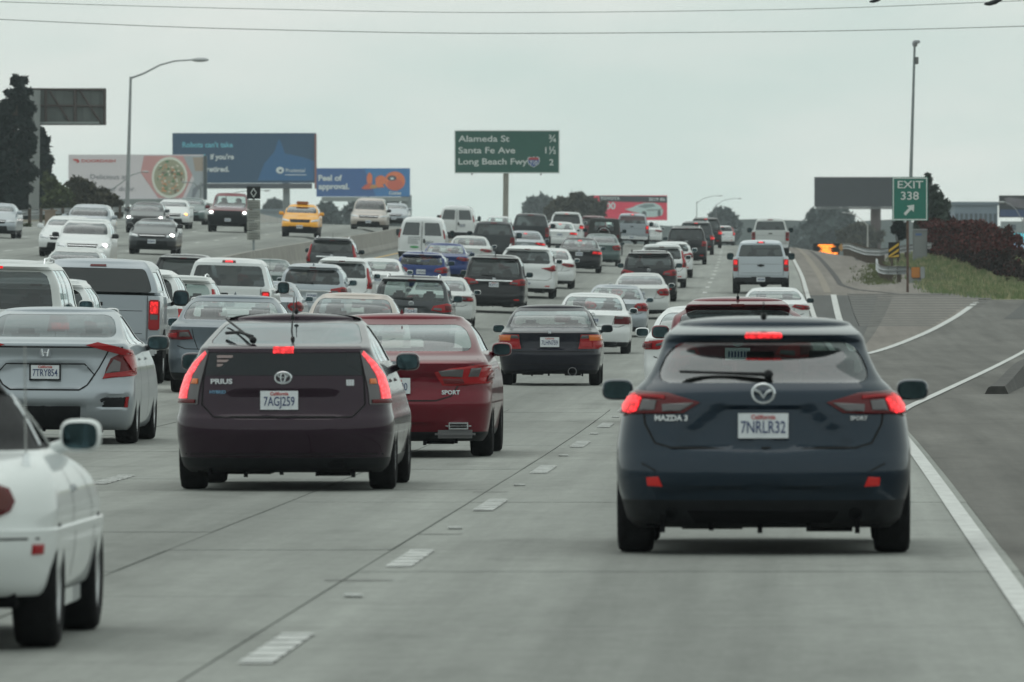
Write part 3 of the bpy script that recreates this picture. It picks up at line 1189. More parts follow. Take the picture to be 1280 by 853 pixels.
def sedan(root, pt, L=4.75, W=1.82, H=1.45, z_plate=.80, plate=None, tail='wide', brake=False, glass_=None, mirror=None, hero=False, arch=False,
          high=False, chrome=False, em='ring', ant=None, dark_low=.30, R=.325, d=1.02, seatmat=None, lipspoiler=False, relief=None, knots=None, win=None, rails=False, plate_bumper=False, wshape=None, finm=None, dual=False, frame=False, two_tone=False):
    kn = knots or k_sedan(L, W, H, d)
    rel = relief if relief is not None else [([(0, z_plate - .10), (.30, z_plate - .10), (.27, z_plate + .09), (0, z_plate + .09)], .022, .03)]
    B = Body(kn, L, W, H, rel)
    w = win or {'rear': (d + .045, H - .105, .90, .07), 'front': (d + .07, H - .12, .90, .05), 'side': [(d + .05, H - .115, .16, .50), (d + .05, H - .115, .53, .97)], 'glass': glass_ or G_MID, 'front_glass': G_CLEAR, 'side_glass': G_MID}
    build_shell(B, root, pt, w, hero, (dark_low, M_BLACK), ((R + .045, (1.02, L - .93)) if arch else None))
    common(root, B, W, L, 1.02, L - .93, R, mirror or pt, seatmat=seatmat, seat_top=H - .13)
    hw = W / 2
    if tail == 'wide':
        pol = [(.58, .80), (1.10, .76), (1.12, .93), (.66, .94)]
        inner = [([(.62, .84), (.80, .835), (.80, .90), (.66, .905)], M_CLEAR if not brake else M_LIT), ([(.84, .82), (1.06, .80), (1.06, .88), (.84, .89)], M_LIT if brake else M_TAIL)]
        lamp(root, B, 'r', pol, M_TAILD if not brake else M_TAIL, inner=inner)
    elif tail == 'slim':
        pol = [(.50, .88), (.78, .80), (1.15, .80), (1.12, .91), (.60, .95)]
        lamp(root, B, 'r', pol, M_TAIL, inner=[([(.60, .885), (.80, .845), (.80, .88), (.64, .92)], M_CLEAR if not brake else M_LIT), ([(.86, .82), (1.08, .82), (1.08, .885), (.86, .89)], M_LIT if brake else M_TAILD)])
    elif tail == 'round':
        pol = [(.60, .82), (.70, .74), (.96, .73), (1.08, .80), (1.08, .90), (.92, .97), (.68, .94), (.60, .88)]
        lamp(root, B, 'r', pol, M_TAIL, inner=[([(.66, .82), (.78, .80), (.78, .87), (.68, .88)], M_CLEAR), ([(.82, .80), (1.0, .80), (1.0, .88), (.82, .90)], M_LIT if brake else M_TAILD)])
    elif tail == 'block':
        pol = [(.56, .72), (1.08, .72), (1.10, .90), (.60, .91)]
        lamp(root, B, 'r', pol, M_TAILD, inner=[([(.60, .85), (.80, .85), (.80, .895), (.62, .895)], M_CLEAR)])
    if high or brake:
        z = H - .125
        q = patch(B, 'r', [(-.12, z - .018), (.12, z - .018), (.12, z + .012), (-.12, z + .012)], -.004 if not brake else .004, M_LIT if brake else M_TAILD, 'high_brake_light', root, .02, 2, 6, False)
    if chrome:
        patch(B, 'r', [(-.50, z_plate + .11), (.50, z_plate + .11), (.52, z_plate + .135), (-.52, z_plate + .135)], .012, M_CHROME, 'chrome_strip', root, .015, 2, 10, False)
    ribbon(B, 'r', [(-.84 * hw, .70), (-.70 * hw, .655), (.70 * hw, .655), (.84 * hw, .70)], .014, M_GAP, 'panel_gap', root)
    ribbon(B, 'r', [(.60 * hw, .955), (.56 * hw, .80), (.50 * hw, .66)], .010, M_GAP, 'panel_gap', root, both=True)
    add_plate(root, B, z_plate if not plate_bumper else .50, plate, frame=frame)
    if em:
        emblem(root, B, .93, em, .05)
    if ant == 'fin':
        fin(root, 1.35 + .25, H - .01, finm or pt)
    elif ant == 'rod':
        antenna(root, 0, 1.5, H - .01, .25)
    exhaust(root, hw * .62, .27, .035, .05)
    if dual:
        exhaust(root, -hw * .62, .27, .035, .05)
    return B


def suv(root, pt, L=4.6, W=1.84, H=1.68, tail='wrap', brake=False, glass_=None, mirror=None, hero=False, arch=False, em='ring', rails=False, plate=None, z_plate=.86,
        chrome=False, ant=None, wip=True, high=None, R=.35, d=1.06, p=3.0, dark_low=.36, knots=None, top=.42, base=.14, rw=.72, win=None, relief=None, two_tone=None, ubend=False, privacy=True, gc=.22, spoil=.10, plate_low=False, frame=False, badge=None, tall=False):
    kn = knots or k_hatch(L, W, H, d, top, base, rw, gc, 1.05, spoil, p)
    rel = relief if relief is not None else [([(0, z_plate - .10), (.42, z_plate - .10), (.36, z_plate + .10), (0, z_plate + .10)], .025, .04)]
    B = Body(kn, L, W, H, rel)
    w = win or {'rear': (d + .03, H - .165, .88, .09), 'front': (d + .09, H - .13, .90, .05), 'side': [(d + .07, H - .14, .0, .24), (d + .07, H - .14, .27, .56), (d + .07, H - .14, .59, .96)], 'glass': glass_ or G_DARK, 'front_glass': G_CLEAR, 'side_glass': glass_ or G_DARK}
    build_shell(B, root, pt, w, hero, (dark_low, M_BLACK), ((R + .05, (.95, L - .93)) if arch else None))
    common(root, B, W, L, .95, L - .93, R, mirror or pt, mz=d + .08, msize=(.112, .085), seat_top=d + .25, gc=gc)
    hw = W / 2
    zl = d - .06
    if tail == 'wrap':            # wide wrap-round lamp below the glass
        pol = [(.50, zl - .13), (.80, zl - .18), (1.12, zl - .16), (1.12, zl + .02), (.92, zl + .04), (.56, zl - .03)]
        lamp(root, B, 'r', pol, M_TAIL, inner=[([(.56, zl - .12), (.76, zl - .14), (.76, zl - .08), (.58, zl - .07)], M_CLEAR), ([(.84, zl - .13), (1.06, zl - .12), (1.06, zl - .02), (.84, zl - .02)], M_LIT if brake else M_TAILD)])
    elif tail == 'pillar':        # tall lamp running up the pillar
        pol = [(.84, zl - .22), (1.08, zl - .22), (1.04, zl + .10), (1.0, zl + .40), (.935, zl + .40), (.90, zl + .05)]
        lamp(root, B, 'r', pol, M_TAIL, inner=[([(.90, zl - .16), (1.02, zl - .16), (1.0, zl - .04), (.92, zl - .04)], M_LIT if brake else M_TAILD)])
    elif tail == 'block':
        pol = [(.74, zl - .20), (1.10, zl - .20), (1.08, zl + .02), (.80, zl + .03)]
        lamp(root, B, 'r', pol, M_TAIL, inner=[([(.80, zl - .17), (1.04, zl - .17), (1.04, zl - .08), (.80, zl - .08)], M_LIT if brake else M_TAILD)])
    elif tail == 'chevron':       # pointed lamp, minivan
        pol = [(.50, zl - .06), (.88, zl - .17), (1.12, zl - .15), (1.10, zl + .04), (.96, zl + .06), (.80, zl - .02)]
        lamp(root, B, 'r', pol, M_TAIL, inner=[([(.62, zl - .085), (.90, zl - .14), (1.04, zl - .13), (1.04, zl - .10), (.80, zl - .08)], M_TAILD)])
    if high is None:
        high = brake
    z = H - .105
    patch(B, 'r', [(-.13, z - .016), (.13, z - .016), (.13, z + .012), (-.13, z + .012)], .004, M_LIT if high else M_TAILD, 'high_brake_light', root, .02, 2, 6, False)
    if chrome:
        patch(B, 'r', [(-.62, z_plate + .11), (.62, z_plate + .11), (.60, z_plate + .145), (-.60, z_plate + .145)], .014, M_CHROME, 'chrome_strip', root, .015, 2, 10, False)
    if ubend:
        ribbon(B, 'r', [(-.52, d - .04), (-.40, z_plate + .12), (.40, z_plate + .12), (.52, d - .04)], .022, M_CHROME, 'chrome_strip', root, .006)
    ribbon(B, 'r', [(-.86 * hw, .72), (-.74 * hw, .64), (.74 * hw, .64), (.86 * hw, .72)], .014, M_GAP, 'panel_gap', root)
    ribbon(B, 'r', [(.86 * hw, .72), (.84 * hw, d)], .010, M_GAP, 'panel_gap', root, both=True)
    add_plate(root, B, .52 if plate_low else z_plate, plate, frame=frame)
    if em:
        emblem(root, B, d - .04, em, .055)
    if wip:
        wiper(root, B, .02, d + .05, -.34, d + .08)
    if rails:
        roof_rails(root, B, .75, L - 2.3, M_CHROME if rails == 'chrome' else M_BLACK)
    if ant == 'rod':
        antenna(root, 0, .75, H - .02, .22)
    elif ant == 'fin':
        fin(root, .75, H - .02, pt)
    lamp(root, B, 'r', [(.66, .42), (.82, .42), (.82, .455), (.66, .455)], M_REFL, 'reflector', .004, bulge=.002)
    exhaust(root, hw * .6, .27, .035, .06)
    return B


def pickup(root, pt, L=5.8, W=2.03, H=1.92, brake=False, cap=False, mirror=None, bed=1.80, gatez=(.62, 1.30), em=None, chrome=True, high=None, word=None, ant=None, hd=0.0, top=None, plate=None, tail_w=.12):
    g0, g1 = gatez[0] + hd, gatez[1] + hd
    yc = bed
    kn = [(.42 + hd, yc, L - .25, .95, .10, .30, 5), (.55 + hd, yc, L, .99, .10, .40, 5), (.95 + hd, yc, L - .05, 1.0, .10, .42, 5), (1.18 + hd, yc, L - .2, .985, .12, .45, 4.5), (1.24 + hd, yc, L - 1.25, .965, .12, .45, 4),
          (1.30 + hd, yc + .01, L - 1.40, .94, .12, .42, 4), (H - .16, yc + .10, L - 2.10, .79, .14, .32, 3.2), (H - .11, yc + .10, L - 2.16, .765, .16, .32, 3), (H - .055, yc + .16, L - 2.25, .70, .2, .3, 2.6)]
    B = Body(kn, L, W * .965, H)
    w = {'rear': (1.33 + hd, H - .17, .90, .06), 'front': (1.33 + hd, H - .17, .88, .05), 'side': [(1.31 + hd, H - .16, .03, .46), (1.31 + hd, H - .16, .50, .95)], 'glass': G_DARK, 'front_glass': G_CLEAR, 'side_glass': G_DARK}
    build_shell(B, root, pt, w, False, (.50 + hd, M_BLACK), None, 'cab')
    # bed: an open box with a lip
    hw = W / 2
    m = MB()
    sec = [(.50 + hd, .95), (g0 + .05, .99), (g0 + .30, 1.0), (g1 - .12, 1.0), (g1 - .02, .985), (g1, .965), (g1 + .003, .90), (g1 - .03, .88), (g0 + .08, .88)]
    v, f = [], []
    r = .055
    for i, (z, k) in enumerate(sec):
        x = hw * k
        ins = 0 if i < 6 else 0.07
        y0, y1 = .02 + ins + (0.01 if z > g1 - .05 else 0), yc - .02 - ins
        for (cx, cy, a0) in ((-x + r, y0 + r, PI), (x - r, y0 + r, 1.5 * PI), (x - r, y1 - r, 0), (-x + r, y1 - r, .5 * PI)):
            for q in range(4):
                a = a0 + q * PI / 6
                v.append((cx + r * math.cos(a), cy + r * math.sin(a), z))
    n = 16
    for i in range(len(sec) - 1):
        for k in range(n):
            f.append((i * n + k, i * n + (k + 1) % n, (i + 1) * n + (k + 1) % n, (i + 1) * n + k))
    f.append(tuple(range((len(sec) - 1) * n, len(sec) * n)))
    m.add(v, f)
    m.build('cargo_bed', pt, root, True, 40)
    BB = Body([(.5 + hd, .02, yc, .95, .055, .05, 3), (g0 + .3, .02, yc, 1, .055, .05, 3), (g1, .03, yc, .98, .055, .05, 3)], yc, W, g1, [([(0, g1 - .32), (hw * .62, g1 - .32), (hw * .62, g1 - .12), (0, g1 - .12)], .0, .03)])
    # tailgate
    t = MB()
    t.rbox(-hw * .80, hw * .80, -.002, .05, g0, g1 + .004, .02)
    gate = t.build('tailgate', pt, root, True, 40)
    t = MB()
    t.rbox(-.10, .10, -.012, .0, g1 - .17, g1 - .11, .01)
    t.build('handle', M_BLACK if chrome else pt, gate, True)
    t = MB()
    for (a, b, c, d_) in ((-hw * .72, hw * .72, g1 - .245, g1 - .237), (-hw * .72, hw * .72, g0 + .10, g0 + .108)):
        t.box(a, b, -.006, -.001, c, d_)
    for sg in (-1, 1):
        t.box(sg * hw * .80 - .004, sg * hw * .80 + .004, -.0015, .01, g0, g1)
    t.build('panel_gap', M_GAP, gate)
    if word:
        text('lettering', word, .11, M_TRIM, gate, (0, -.008, g1 - .34), 0, 1.15)
    if em:
        emb = Body([(0, 0, 1, 1, .01, .01, 3), (3, 0, 1, 1, .01, .01, 3)], 1, 2, 3)
        o = emblem(root, emb, (g0 + g1) / 2 + .04, em, .085)
        o.data.materials.clear()
        o.data.materials.append(M_BLACK)
        o.parent = gate
    for sg in (1, -1):
        t = MB()
        x0, x1 = sg * hw * .815, sg * hw * .99
        t.rbox(min(x0, x1), max(x0, x1), -.012, .10, g0 + .16, g1 - .06, .02)
        o = t.build('tail_light', M_TAIL if not brake else M_TAIL, root, True)
        t = MB()
        xa, xb = sg * hw * .84, sg * hw * .965
        zc = g0 + .16 + (g1 - .22 - g0) * .55
        t.rbox(min(xa, xb), max(xa, xb), -.020, -.005, zc, g1 - .09, .01)
        t.build('lens', M_LIT if brake else M_TAILD, o, True)
        t = MB()
        t.rbox(min(xa, xb), max(xa, xb), -.020, -.005, zc - .10, zc - .02, .01)
        t.build('lens', M_CLEAR, o, True)
    t = MB()
    t.rbox(-hw * .96, hw * .96, -.14, .06, .42 + hd, .60 + hd, .03)
    t.rbox(-.35, .35, -.10, .02, .60 + hd, .625 + hd, .01)
    bp = t.build('bumper', M_CHROME if chrome else M_BLACK, root, True)
    PB = Body([(0, -.155, 1, 1, .01, .01, 3), (3, -.155, 1, 1, .01, .01, 3)], 1, 2, 3)
    add_plate(root, PB, .53 + hd, plate, proud=.01)
    t = MB()
    t.box(-hw * .55, hw * .55, .2, L - .6, .40 + hd * .8, .62 + hd)
    t.tube([(-hw * .8, 1.25, .38), (hw * .8, 1.25, .38)], .06, 8)
    t.ell((.1, 1.25, .37), (.16, .16, .15), 10, 8)
    t.rbox(-.06, .06, -.02, .3, .33 + hd, .43 + hd, .01)
    t.rbox(.2, .55, .6, 1.0, .36 + hd, .5 + hd, .05)
    t.build('underbody', M_UNDER, root, True)
    # wheel wells of the bed, seen from the side
    for sg in (1, -1):
        t = MB()
        n = 20
        x = sg * (hw + .003)
        vs = [(x, 1.22, .40)] + [(x, 1.22 + .46 * math.cos(PI * k / n), .42 + .44 * math.sin(PI * k / n)) for k in range(n + 1)]
        vi = [(a - sg * .25, b, c) for a, b, c in vs]
        t.add(vs + vi, [tuple(range(n + 2)), tuple(range(2 * n + 3, n + 1, -1))] + [(k, (k + 1) % (n + 2), n + 2 + (k + 1) % (n + 2), n + 2 + k) for k in range(n + 2)])
        t.build('wheel_arch', M_UNDER, root)
    add_wheels(root, W + .012, 1.22, L - .95, .40, .27, .0)
    add_mirrors(root, B, L - 2.1, 1.32 + hd, mirror or M_BLACK, (.13, .13), .07)
    add_seats(root, W, L - 2.9, L - 3.6, 1.50 + hd, M_SEAT)
    z = H - .085
    if high is None:
        high = brake
    patch(B, 'r', [(-.20, z - .022), (.20, z - .022), (.20, z + .02), (-.20, z + .02)], .012, M_TAILD, 'high_brake_light', root, .03, 2, 6, False)
    if high:
        patch(B, 'r', [(-.11, z - .02), (.11, z - .02), (.11, z + .018), (-.11, z + .018)], .016, M_LITS, 'high_brake_light', root, .02, 2, 6, False)
    if cap:
        # camper shell over the bed
        ck = [(g1 + .006, .05, yc - .01, .955, .10, .08, 4), (g1 + .1, .08, yc - .01, .94, .1, .08, 4), (H - .14, .26, yc - .01, .80, .12, .08, 3.2), (H - .06, .34, yc - .01, .74, .15, .1, 2.8)]
        CB = Body(ck, yc, W, H + .005)
        build_shell(CB, root, pt, {'rear': (g1 + .05, H - .15, .90, .05), 'side': [(g1 + .08, H - .2, .1, .9)], 'glass': G_DARK}, False, None, None, 'camper_shell')
        patch(CB, 'r', [(-.16, H - .125), (.16, H - .125), (.16, H - .095), (-.16, H - .095)], .01, M_TAILD, 'high_brake_light', root, .02, 2, 6, False)
    if ant:
        antenna(root, hw * .75, L - 1.2, 1.2 + hd, .75, .05)
    return B


def van(root, pt, L=5.7, W=2.01, H=2.10, livery=False):
    p = 4.6
    kn = [(.30, .12, L - .3, .93, .10, .3, p), (.42, .02, L, .97, .12, .4, p), (.60, 0, L - .02, 1, .12, .5, p), (.64, .05, L - .05, 1, .12, .5, p), (1.10, .05, L - .5, .995, .12, .55, p), (1.25, .06, L - .95, .985, .13, .5, p),
          (1.30, .07, L - 1.1, .975, .14, .45, p), (1.86, .16, L - 1.7, .84, .20, .4, 3.6), (1.95, .20, L - 1.8, .80, .24, .4, 3.2), (2.03, .27, L - 1.9, .72, .3, .4, 2.8)]
    B = Body(kn, L, W, H)
    build_shell(B, root, pt, {'front': (1.32, 1.88, .88, .05), 'side': [(1.33, 1.86, .62, .70), (1.33, 1.86, .72, .95)], 'front_glass': G_CLEAR, 'side_glass': G_MID}, False, (.60, M_BLACK), None)
    for sg in (1, -1):
        q = patch(B, 'r', [(.05, .66), (.93, .66), (.93, 1.30), (.90, 1.93), (.05, 1.93)] if sg > 0 else [(-.93, .66), (-.05, .66), (-.05, 1.93), (-.90, 1.93), (-.93, 1.30)], .006, pt, 'rear_door', root, .02, 8, 8, False)[0]
        pw = [(.12, 1.30), (.86, 1.30), (.84, 1.82), (.80, 1.85), (.16, 1.85), (.12, 1.81)]
        if sg < 0:
            pw = [(-a, b) for a, b in pw]
        g = patch(B, 'r', pw, .012, P('van_window_dark', (.02, .03, .035), .06, coat=1), 'window', q, .01, 6, 6, False)
    m = MB()
    m.box(-.008, .008, .035, .10, .66, 1.90)
    m.build('panel_gap', M_GAP, root)
    m = MB()
    m.rbox(.06, .14, .01, .05, .98, 1.16, .01)
    m.build('handle', M_BLACK, root, True)
    lamp(root, B, 'r', [(.945, 1.18), (1.05, 1.18), (1.04, 1.55), (.95, 1.55)], M_TAIL, off=.01, inner=[([(.96, 1.40), (1.02, 1.40), (1.02, 1.50), (.96, 1.50)], M_TAILD)])
    add_plate(root, B, .98, None, x=.32, frame=True)
    if livery:
        for k, (z, w_, s) in enumerate(((1.22, .52, 'a'), (1.13, .46, 'a'), (1.05, .38, 'a'), (.97, .42, 'a'))):
            m = MB()
            x = -.58
            while x < -.58 + w_:
                wd = random.uniform(.03, .09)
                m.box(x, x + wd, .030, .037, z - .018, z + .018)
                x += wd + .022
            m.build('lettering', P('livery_grey', (.15, .16, .17), .5), root)
        m = MB()
        m.ell((-.30, .034, .80), (.20, .006, .05), 14, 8)
        m.build('lettering', P('livery_green', (.05, .30, .10), .5), root)
        m = MB()
        m.ell((.38, .034, .80), (.20, .006, .035), 14, 8)
        m.build('lettering', P('livery_orange', (.70, .16, .06), .5), root)
    m = MB()
    m.rbox(-W * .48, W * .48, -.06, .12, .42, .60, .03)
    m.build('bumper', M_BLACK, root, True)
    add_wheels(root, W, 1.35, L - 1.0, .37, .22)
    underbody(root, W, L, .25)
    add_mirrors(root, B, L - 1.6, 1.38, M_BLACK, (.10, .15), .10)
    fin(root, .9, H - .02, pt)
    return B


def oncoming(root, pt, shape='sedan', L=4.75, W=1.82, H=1.45, lit=0, grille='bar', mirror=None, low=None, hood_col=None, amber=False, sign=False, hd=0.0, R=None):
    """a vehicle seen from the front; its local +Y is still forward"""
    if shape == 'sedan':
        kn = k_sedan(L, W, H)
        d = 1.02
    elif shape == 'pickup':
        d = 1.16
        kn = [(.40, .2, L - .12, .95, .2, .3, 4), (.55, .05, L - .02, .99, .2, .35, 4), (.85, .05, L, 1.0, .2, .36, 4), (1.05, .05, L - .06, 1.0, .2, .4, 3.6), (1.15, .05, L - .3, .985, .2, .6, 3.4), (1.22, .06, L - 1.25, .94, .3, .5, 3),
              (1.26, 1.75, L - 1.45, .90, .15, .5, 2.8), (H - .14, 1.85, L - 2.2, .76, .15, .38, 2.6), (H - .05, 1.95, L - 2.35, .68, .2, .38, 2.4)]
    else:
        d = 1.06
        kn = k_hatch(L, W, H, d)
    B = Body(kn, L, W, H)
    zt = H - .14 if shape != 'pickup' else H - .17
    w = {'front': (d + .10, zt, .90, .06), 'side': [(d + .11, zt, .10, .48), (d + .11, zt, .52, .96)], 'front_glass': G_MID, 'side_glass': G_MID}
    if shape == 'pickup':
        w['rear'] = (d + .16, zt, .86, .05)
    build_shell(B, root, pt, w, False, (low or .34, M_BLACK), None)
    R = R or {'sedan': .325, 'pickup': .40}.get(shape, .345)
    add_wheels(root, W, .98, L - .93, R)
    underbody(root, W, L, .2 if shape != 'pickup' else .3)
    add_mirrors(root, B, L - 1.75 if shape != 'pickup' else L - 1.9, d + .06, mirror or pt, (.12, .085))
    add_seats(root, W, L - 2.75, max(1.3, L - 3.5), H - .25, M_SEATG)
    m = MB()
    m.rbox(-W * .40, W * .40, L - 1.78, L - 1.4, .70, .93, .05)
    m.build('cabin_trim', M_BLACK, root)
    zh = .72 if shape == 'sedan' else (.80 if shape == 'suv' else .98)
    # headlamps
    pol = [(.60, zh - .07), (.98, zh - .03), (1.10, zh + .05), (1.06, zh + .09), (.70, zh + .03), (.58, zh)] if shape != 'pickup' else [(.70, zh - .12), (1.02, zh - .12), (1.02, zh + .08), (.70, zh + .06)]
    hl = lamp(root, B, 'f', pol, M_HEAD, 'headlight', off=.008)
    for i, o in enumerate(hl):
        if lit and (lit == 2 or i == lit_side(lit)):
            sg = (1, -1)[i]
            pc = B.surf('f', sg * .80, zh, .03)[0]
            q = MB()
            q.ell(tuple(pc), (.085, .03, .06), 12, 8)
            q.build('lens', M_HEADAMB if amber else M_HEADLIT, o, True)
    # grille and lower intake
    gz = zh - .02
    patch(B, 'f', [(-.50, gz - .08), (.50, gz - .08), (.56, gz + .07), (-.56, gz + .07)], .006, M_BLACK, 'grille', root, .02, 4, 10, False)
    patch(B, 'f', [(-.66, .34 + hd), (.66, .34 + hd), (.60, .52 + hd), (-.60, .52 + hd)], .007, M_BLACK, 'air_intake', root, .02, 4, 10, False)
    if grille == 'bar':
        patch(B, 'f', [(-.52, gz + .0), (.52, gz + .0), (.53, gz + .02), (-.53, gz + .02)], .016, M_CHROME, 'chrome_strip', root, .015, 2, 10, False)
    if grille == 'big':
        patch(B, 'f', [(-.62, gz - .22), (.62, gz - .22), (.66, gz + .11), (-.66, gz + .11)], .010, M_BLACK, 'grille', root, .02, 4, 10, False)
    add_plate(root, B, .50 if shape != 'pickup' else .62, None, kind='f', size=(.305, .152))
    if sign:
        m = MB()
        m.rbox(-.30, .30, L * .5 - .1, L * .5 + .1, H - .01, H + .13, .04)
        m.build('roof_sign', P('taxi_sign', (.35, .12, .03), .5), root, True)
    return B


def lit_side(v):
    return {3: 0, 4: 1}.get(v, 0)


def side_seams(B, root, ss, z0, z1, handles, trim, zh=.88):
    for sg in (1, -1):
        for s_ in ss:
            v = []
            n = 12
            for k in range(n + 1):
                z = z0 + (z1 - z0) * k / n
                for d in (-.0022, .0022):
                    v.append(B.side(s_ + d, z, sg) + Vector((sg * .0025, 0, 0)))
            link('panel_gap', mesh('panel_gap', v, [(2 * i, 2 * i + 1, 2 * i + 3, 2 * i + 2) for i in range(n)]), M_GAP, root)
        for s_ in handles:
            c = B.side(s_, zh, sg)
            m = MB()
            m.rbox(c.x - .012, c.x + .012, c.y - .10, c.y + .10, c.z - .018, c.z + .018, .01)
            m.build('door_handle', trim, root, True)


# ------------------------------------------------------------------ placing
AWAY = "vehicles heading away in the traffic jam"
TOWARD = "vehicles coming the other way"


def vehicle(name, cat, label, px, y, toward=False, turn=0.0, lift=0.0):
    """an Empty standing on the road at the middle of the vehicle's near end"""
    x = px2x(px, y)
    r = empty(name)
    hx = (line(y + 3) - line(y - 3)) / 6.0
    fwd = Vector((hx + turn, 1, (ground(x + hx * 3, y + 4) - ground(x, y + 1)) / 3.0)).normalized()
    off = x - line(y)
    lat = Vector((1, 0, -_cross(y) if -34 < off < -2 else 0.0)).normalized()
    up = lat.cross(fwd).normalized()
    lat = fwd.cross(up).normalized()
    z = ground(x, y + .9) - fwd.z * .9 + lift
    if toward:
        fwd, lat = -fwd, -lat
    M = Matrix((lat, fwd, up)).transposed()
    r.rotation_euler = M.to_euler()
    r.location = (x, y, z)
    tag(r, label, cat, TOWARD if toward else AWAY)
    return r


def flip(root, L):
    """vehicles coming towards the camera: their front end stands at the given point"""
    M = root.rotation_euler.to_matrix()
    root.location = Vector(root.location) - M @ Vector((0, L, 0))


# ---- dark slate hatchback right in front
def dark_slate_hatchback():
    r = vehicle('hatchback', 'car', 'dark slate blue hatchback with lit brake lights, nearest car on the right', 954, 58.3)
    L, W, H = 4.46, 1.80, 1.455
    kn = [(.165, .26, L - .3, .86, .36, .40, 2.6), (.22, .12, L - .12, .93, .45, .5, 2.6), (.30, .06, L - .05, .955, .5, .55, 2.6), (.40, .02, L - .02, .985, .52, .6, 2.6), (.50, .0, L, 1.0, .54, .65, 2.7),
          (.58, .01, L, 1.0, .54, .68, 2.7), (.64, .04, L - .05, 1.0, .52, .7, 2.7), (.70, .06, L - .10, .992, .50, .75, 2.7), (.86, .09, L - .40, .962, .46, .8, 2.6), (.97, .11, L - .62, .900, .42, .8, 2.5),
          (1.02, .15, L - 1.05, .862, .38, .7, 2.4), (1.07, .22, L - 1.22, .805, .33, .55, 2.3), (1.18, .34, L - 1.55, .735, .28, .42, 2.3), (1.29, .45, L - 1.85, .69, .25, .36, 2.3), (1.318, .405, L - 1.92, .682, .30, .36, 2.2), (1.342, .38, L - 1.96, .668, .34, .36, 2.2), (1.355, .42, L - 2.0, .655, .34, .36, 2.2), (1.375, .64, L - 2.03, .63, .34, .36, 2.1), (1.40, 1.0, L - 2.1, .60, .34, .36, 2.1)]
    rel = [([(0, .64), (.53, .66), (.46, .75), (.27, .90), (0, .905)], .030, .035), ([(0, .10), (.72, .10), (.62, .40), (0, .42)], .035, .03)]
    B = Body(kn, L, W, H, rel)
    win = {'rear': (1.05, 1.295, .93, .11), 'front': (1.09, 1.33, .9, .05), 'side': [(1.08, 1.31, .02, .16), (1.07, 1.32, .20, .54), (1.07, 1.32, .57, .96)], 'glass': glass('window_smoke', (.26, .31, .30), 2.2), 'front_glass': G_CLEAR, 'side_glass': G_DARK}
    build_shell(B, r, PAINT['slate'], win, True, (.335, M_BLACK), (.365, (.86, L - .92)))
    add_wheels(r, W, .86, L - .92, .32, .225, .0)
    underbody(r, W, L, .17)
    add_mirrors(r, B, L - 1.85, .985, PAINT['slate'], (.10, .068), .035)
    side_seams(B, r, (.20, .56), .36, 1.0, (.26, .62), PAINT['slate'])
    add_seats(r, W, L - 2.55, 1.0, 1.20, M_SEATG)
    # lamps
    lens = [(.46, .93), (.56, .865), (.98, .845), (1.14, .86), (1.13, .985), (.98, 1.0), (.72, .985)]
    lamp(r, B, 'r', lens, M_TAILD, inner=[([(.50, .925), (.58, .875), (.70, .87), (.72, .915)], M_CLEAR), ([(.72, .945), (.73, .965), (.98, .975), (.98, .955)], M_TAIL),
         ([(.76, .88), (.86, .875), (.87, .94), (.77, .935)], M_CLEAR), ([(.885, .875), (.925, .86), (.97, .868), (.99, .90), (.985, .95), (.96, .975), (.91, .968), (.885, .94)], M_LITS)])
    patch(B, 'r', [(-.175, 1.325), (.175, 1.325), (.19, 1.337), (.175, 1.352), (-.175, 1.352), (-.19, 1.337)], .006, M_LITS, 'high_brake_light', r, .006, 3, 10, False)
    lamp(r, B, 'r', [(.69, .42), (.79, .425), (.79, .475), (.71, .48)], M_REFL, 'reflector', .004, bulge=.002)[0]
    # shut line of the hatch, bumper creases
    ribbon(B, 'r', [(.745, 1.0), (.72, .80), (.66, .685), (.56, .655), (-.56, .655), (-.66, .685), (-.72, .80), (-.745, 1.0)], .013, M_GAP, 'panel_gap', r)
    ribbon(B, 'r', [(.62, .42), (.66, .52), (.74, .56)], .010, M_GAP, 'panel_gap', r, both=True)
    patch(B, 'r', [(-.50, .20), (.50, .20), (.54, .27), (-.54, .27)], .006, M_UNDER, 'air_diffuser', r, .02, 3, 10, False)
    add_plate(r, B, .79, '7NRLR32', proud=.012)
    emblem(r, B, .985, 'wings', .066)
    skin_text(B, 'MAZDA 3', .046, M_TRIM, r, -.56, .835, .002, 1.1)
    skin_text(B, 'SPORT', .034, M_TRIM, r, .58, .835, .001, 1.1)
    wiper(r, B, .03, 1.085, -.42, 1.10)
    exhaust(r, .56, .25, .040, .16, mat=M_UNDER)
    exhaust(r, -.56, .25, .040, .16, mat=M_UNDER)
    antenna(r, .0, .72, 1.445, .10, .5)
    # rear shelf and driver's side things seen through the glass
    m = MB()
    m.rbox(-.62, .62, .45, 1.0, .92, .97, .02)
    m.build('parcel_shelf', M_BLACK, r)
    for (x0, x1, z1, mt) in ((-.52, -.20, 1.20, M_SEATG), (-.17, .12, 1.235, M_SEAT), (.22, .56, 1.24, P('cloth_bright', (.30, .34, .33), .9, nscale=7, namt=.5))):
        m = MB()
        m.rbox(x0, x1, 1.25, 1.5, .80, z1, .06)
        m.build('seat_back', mt, r, True)


dark_slate_hatchback()


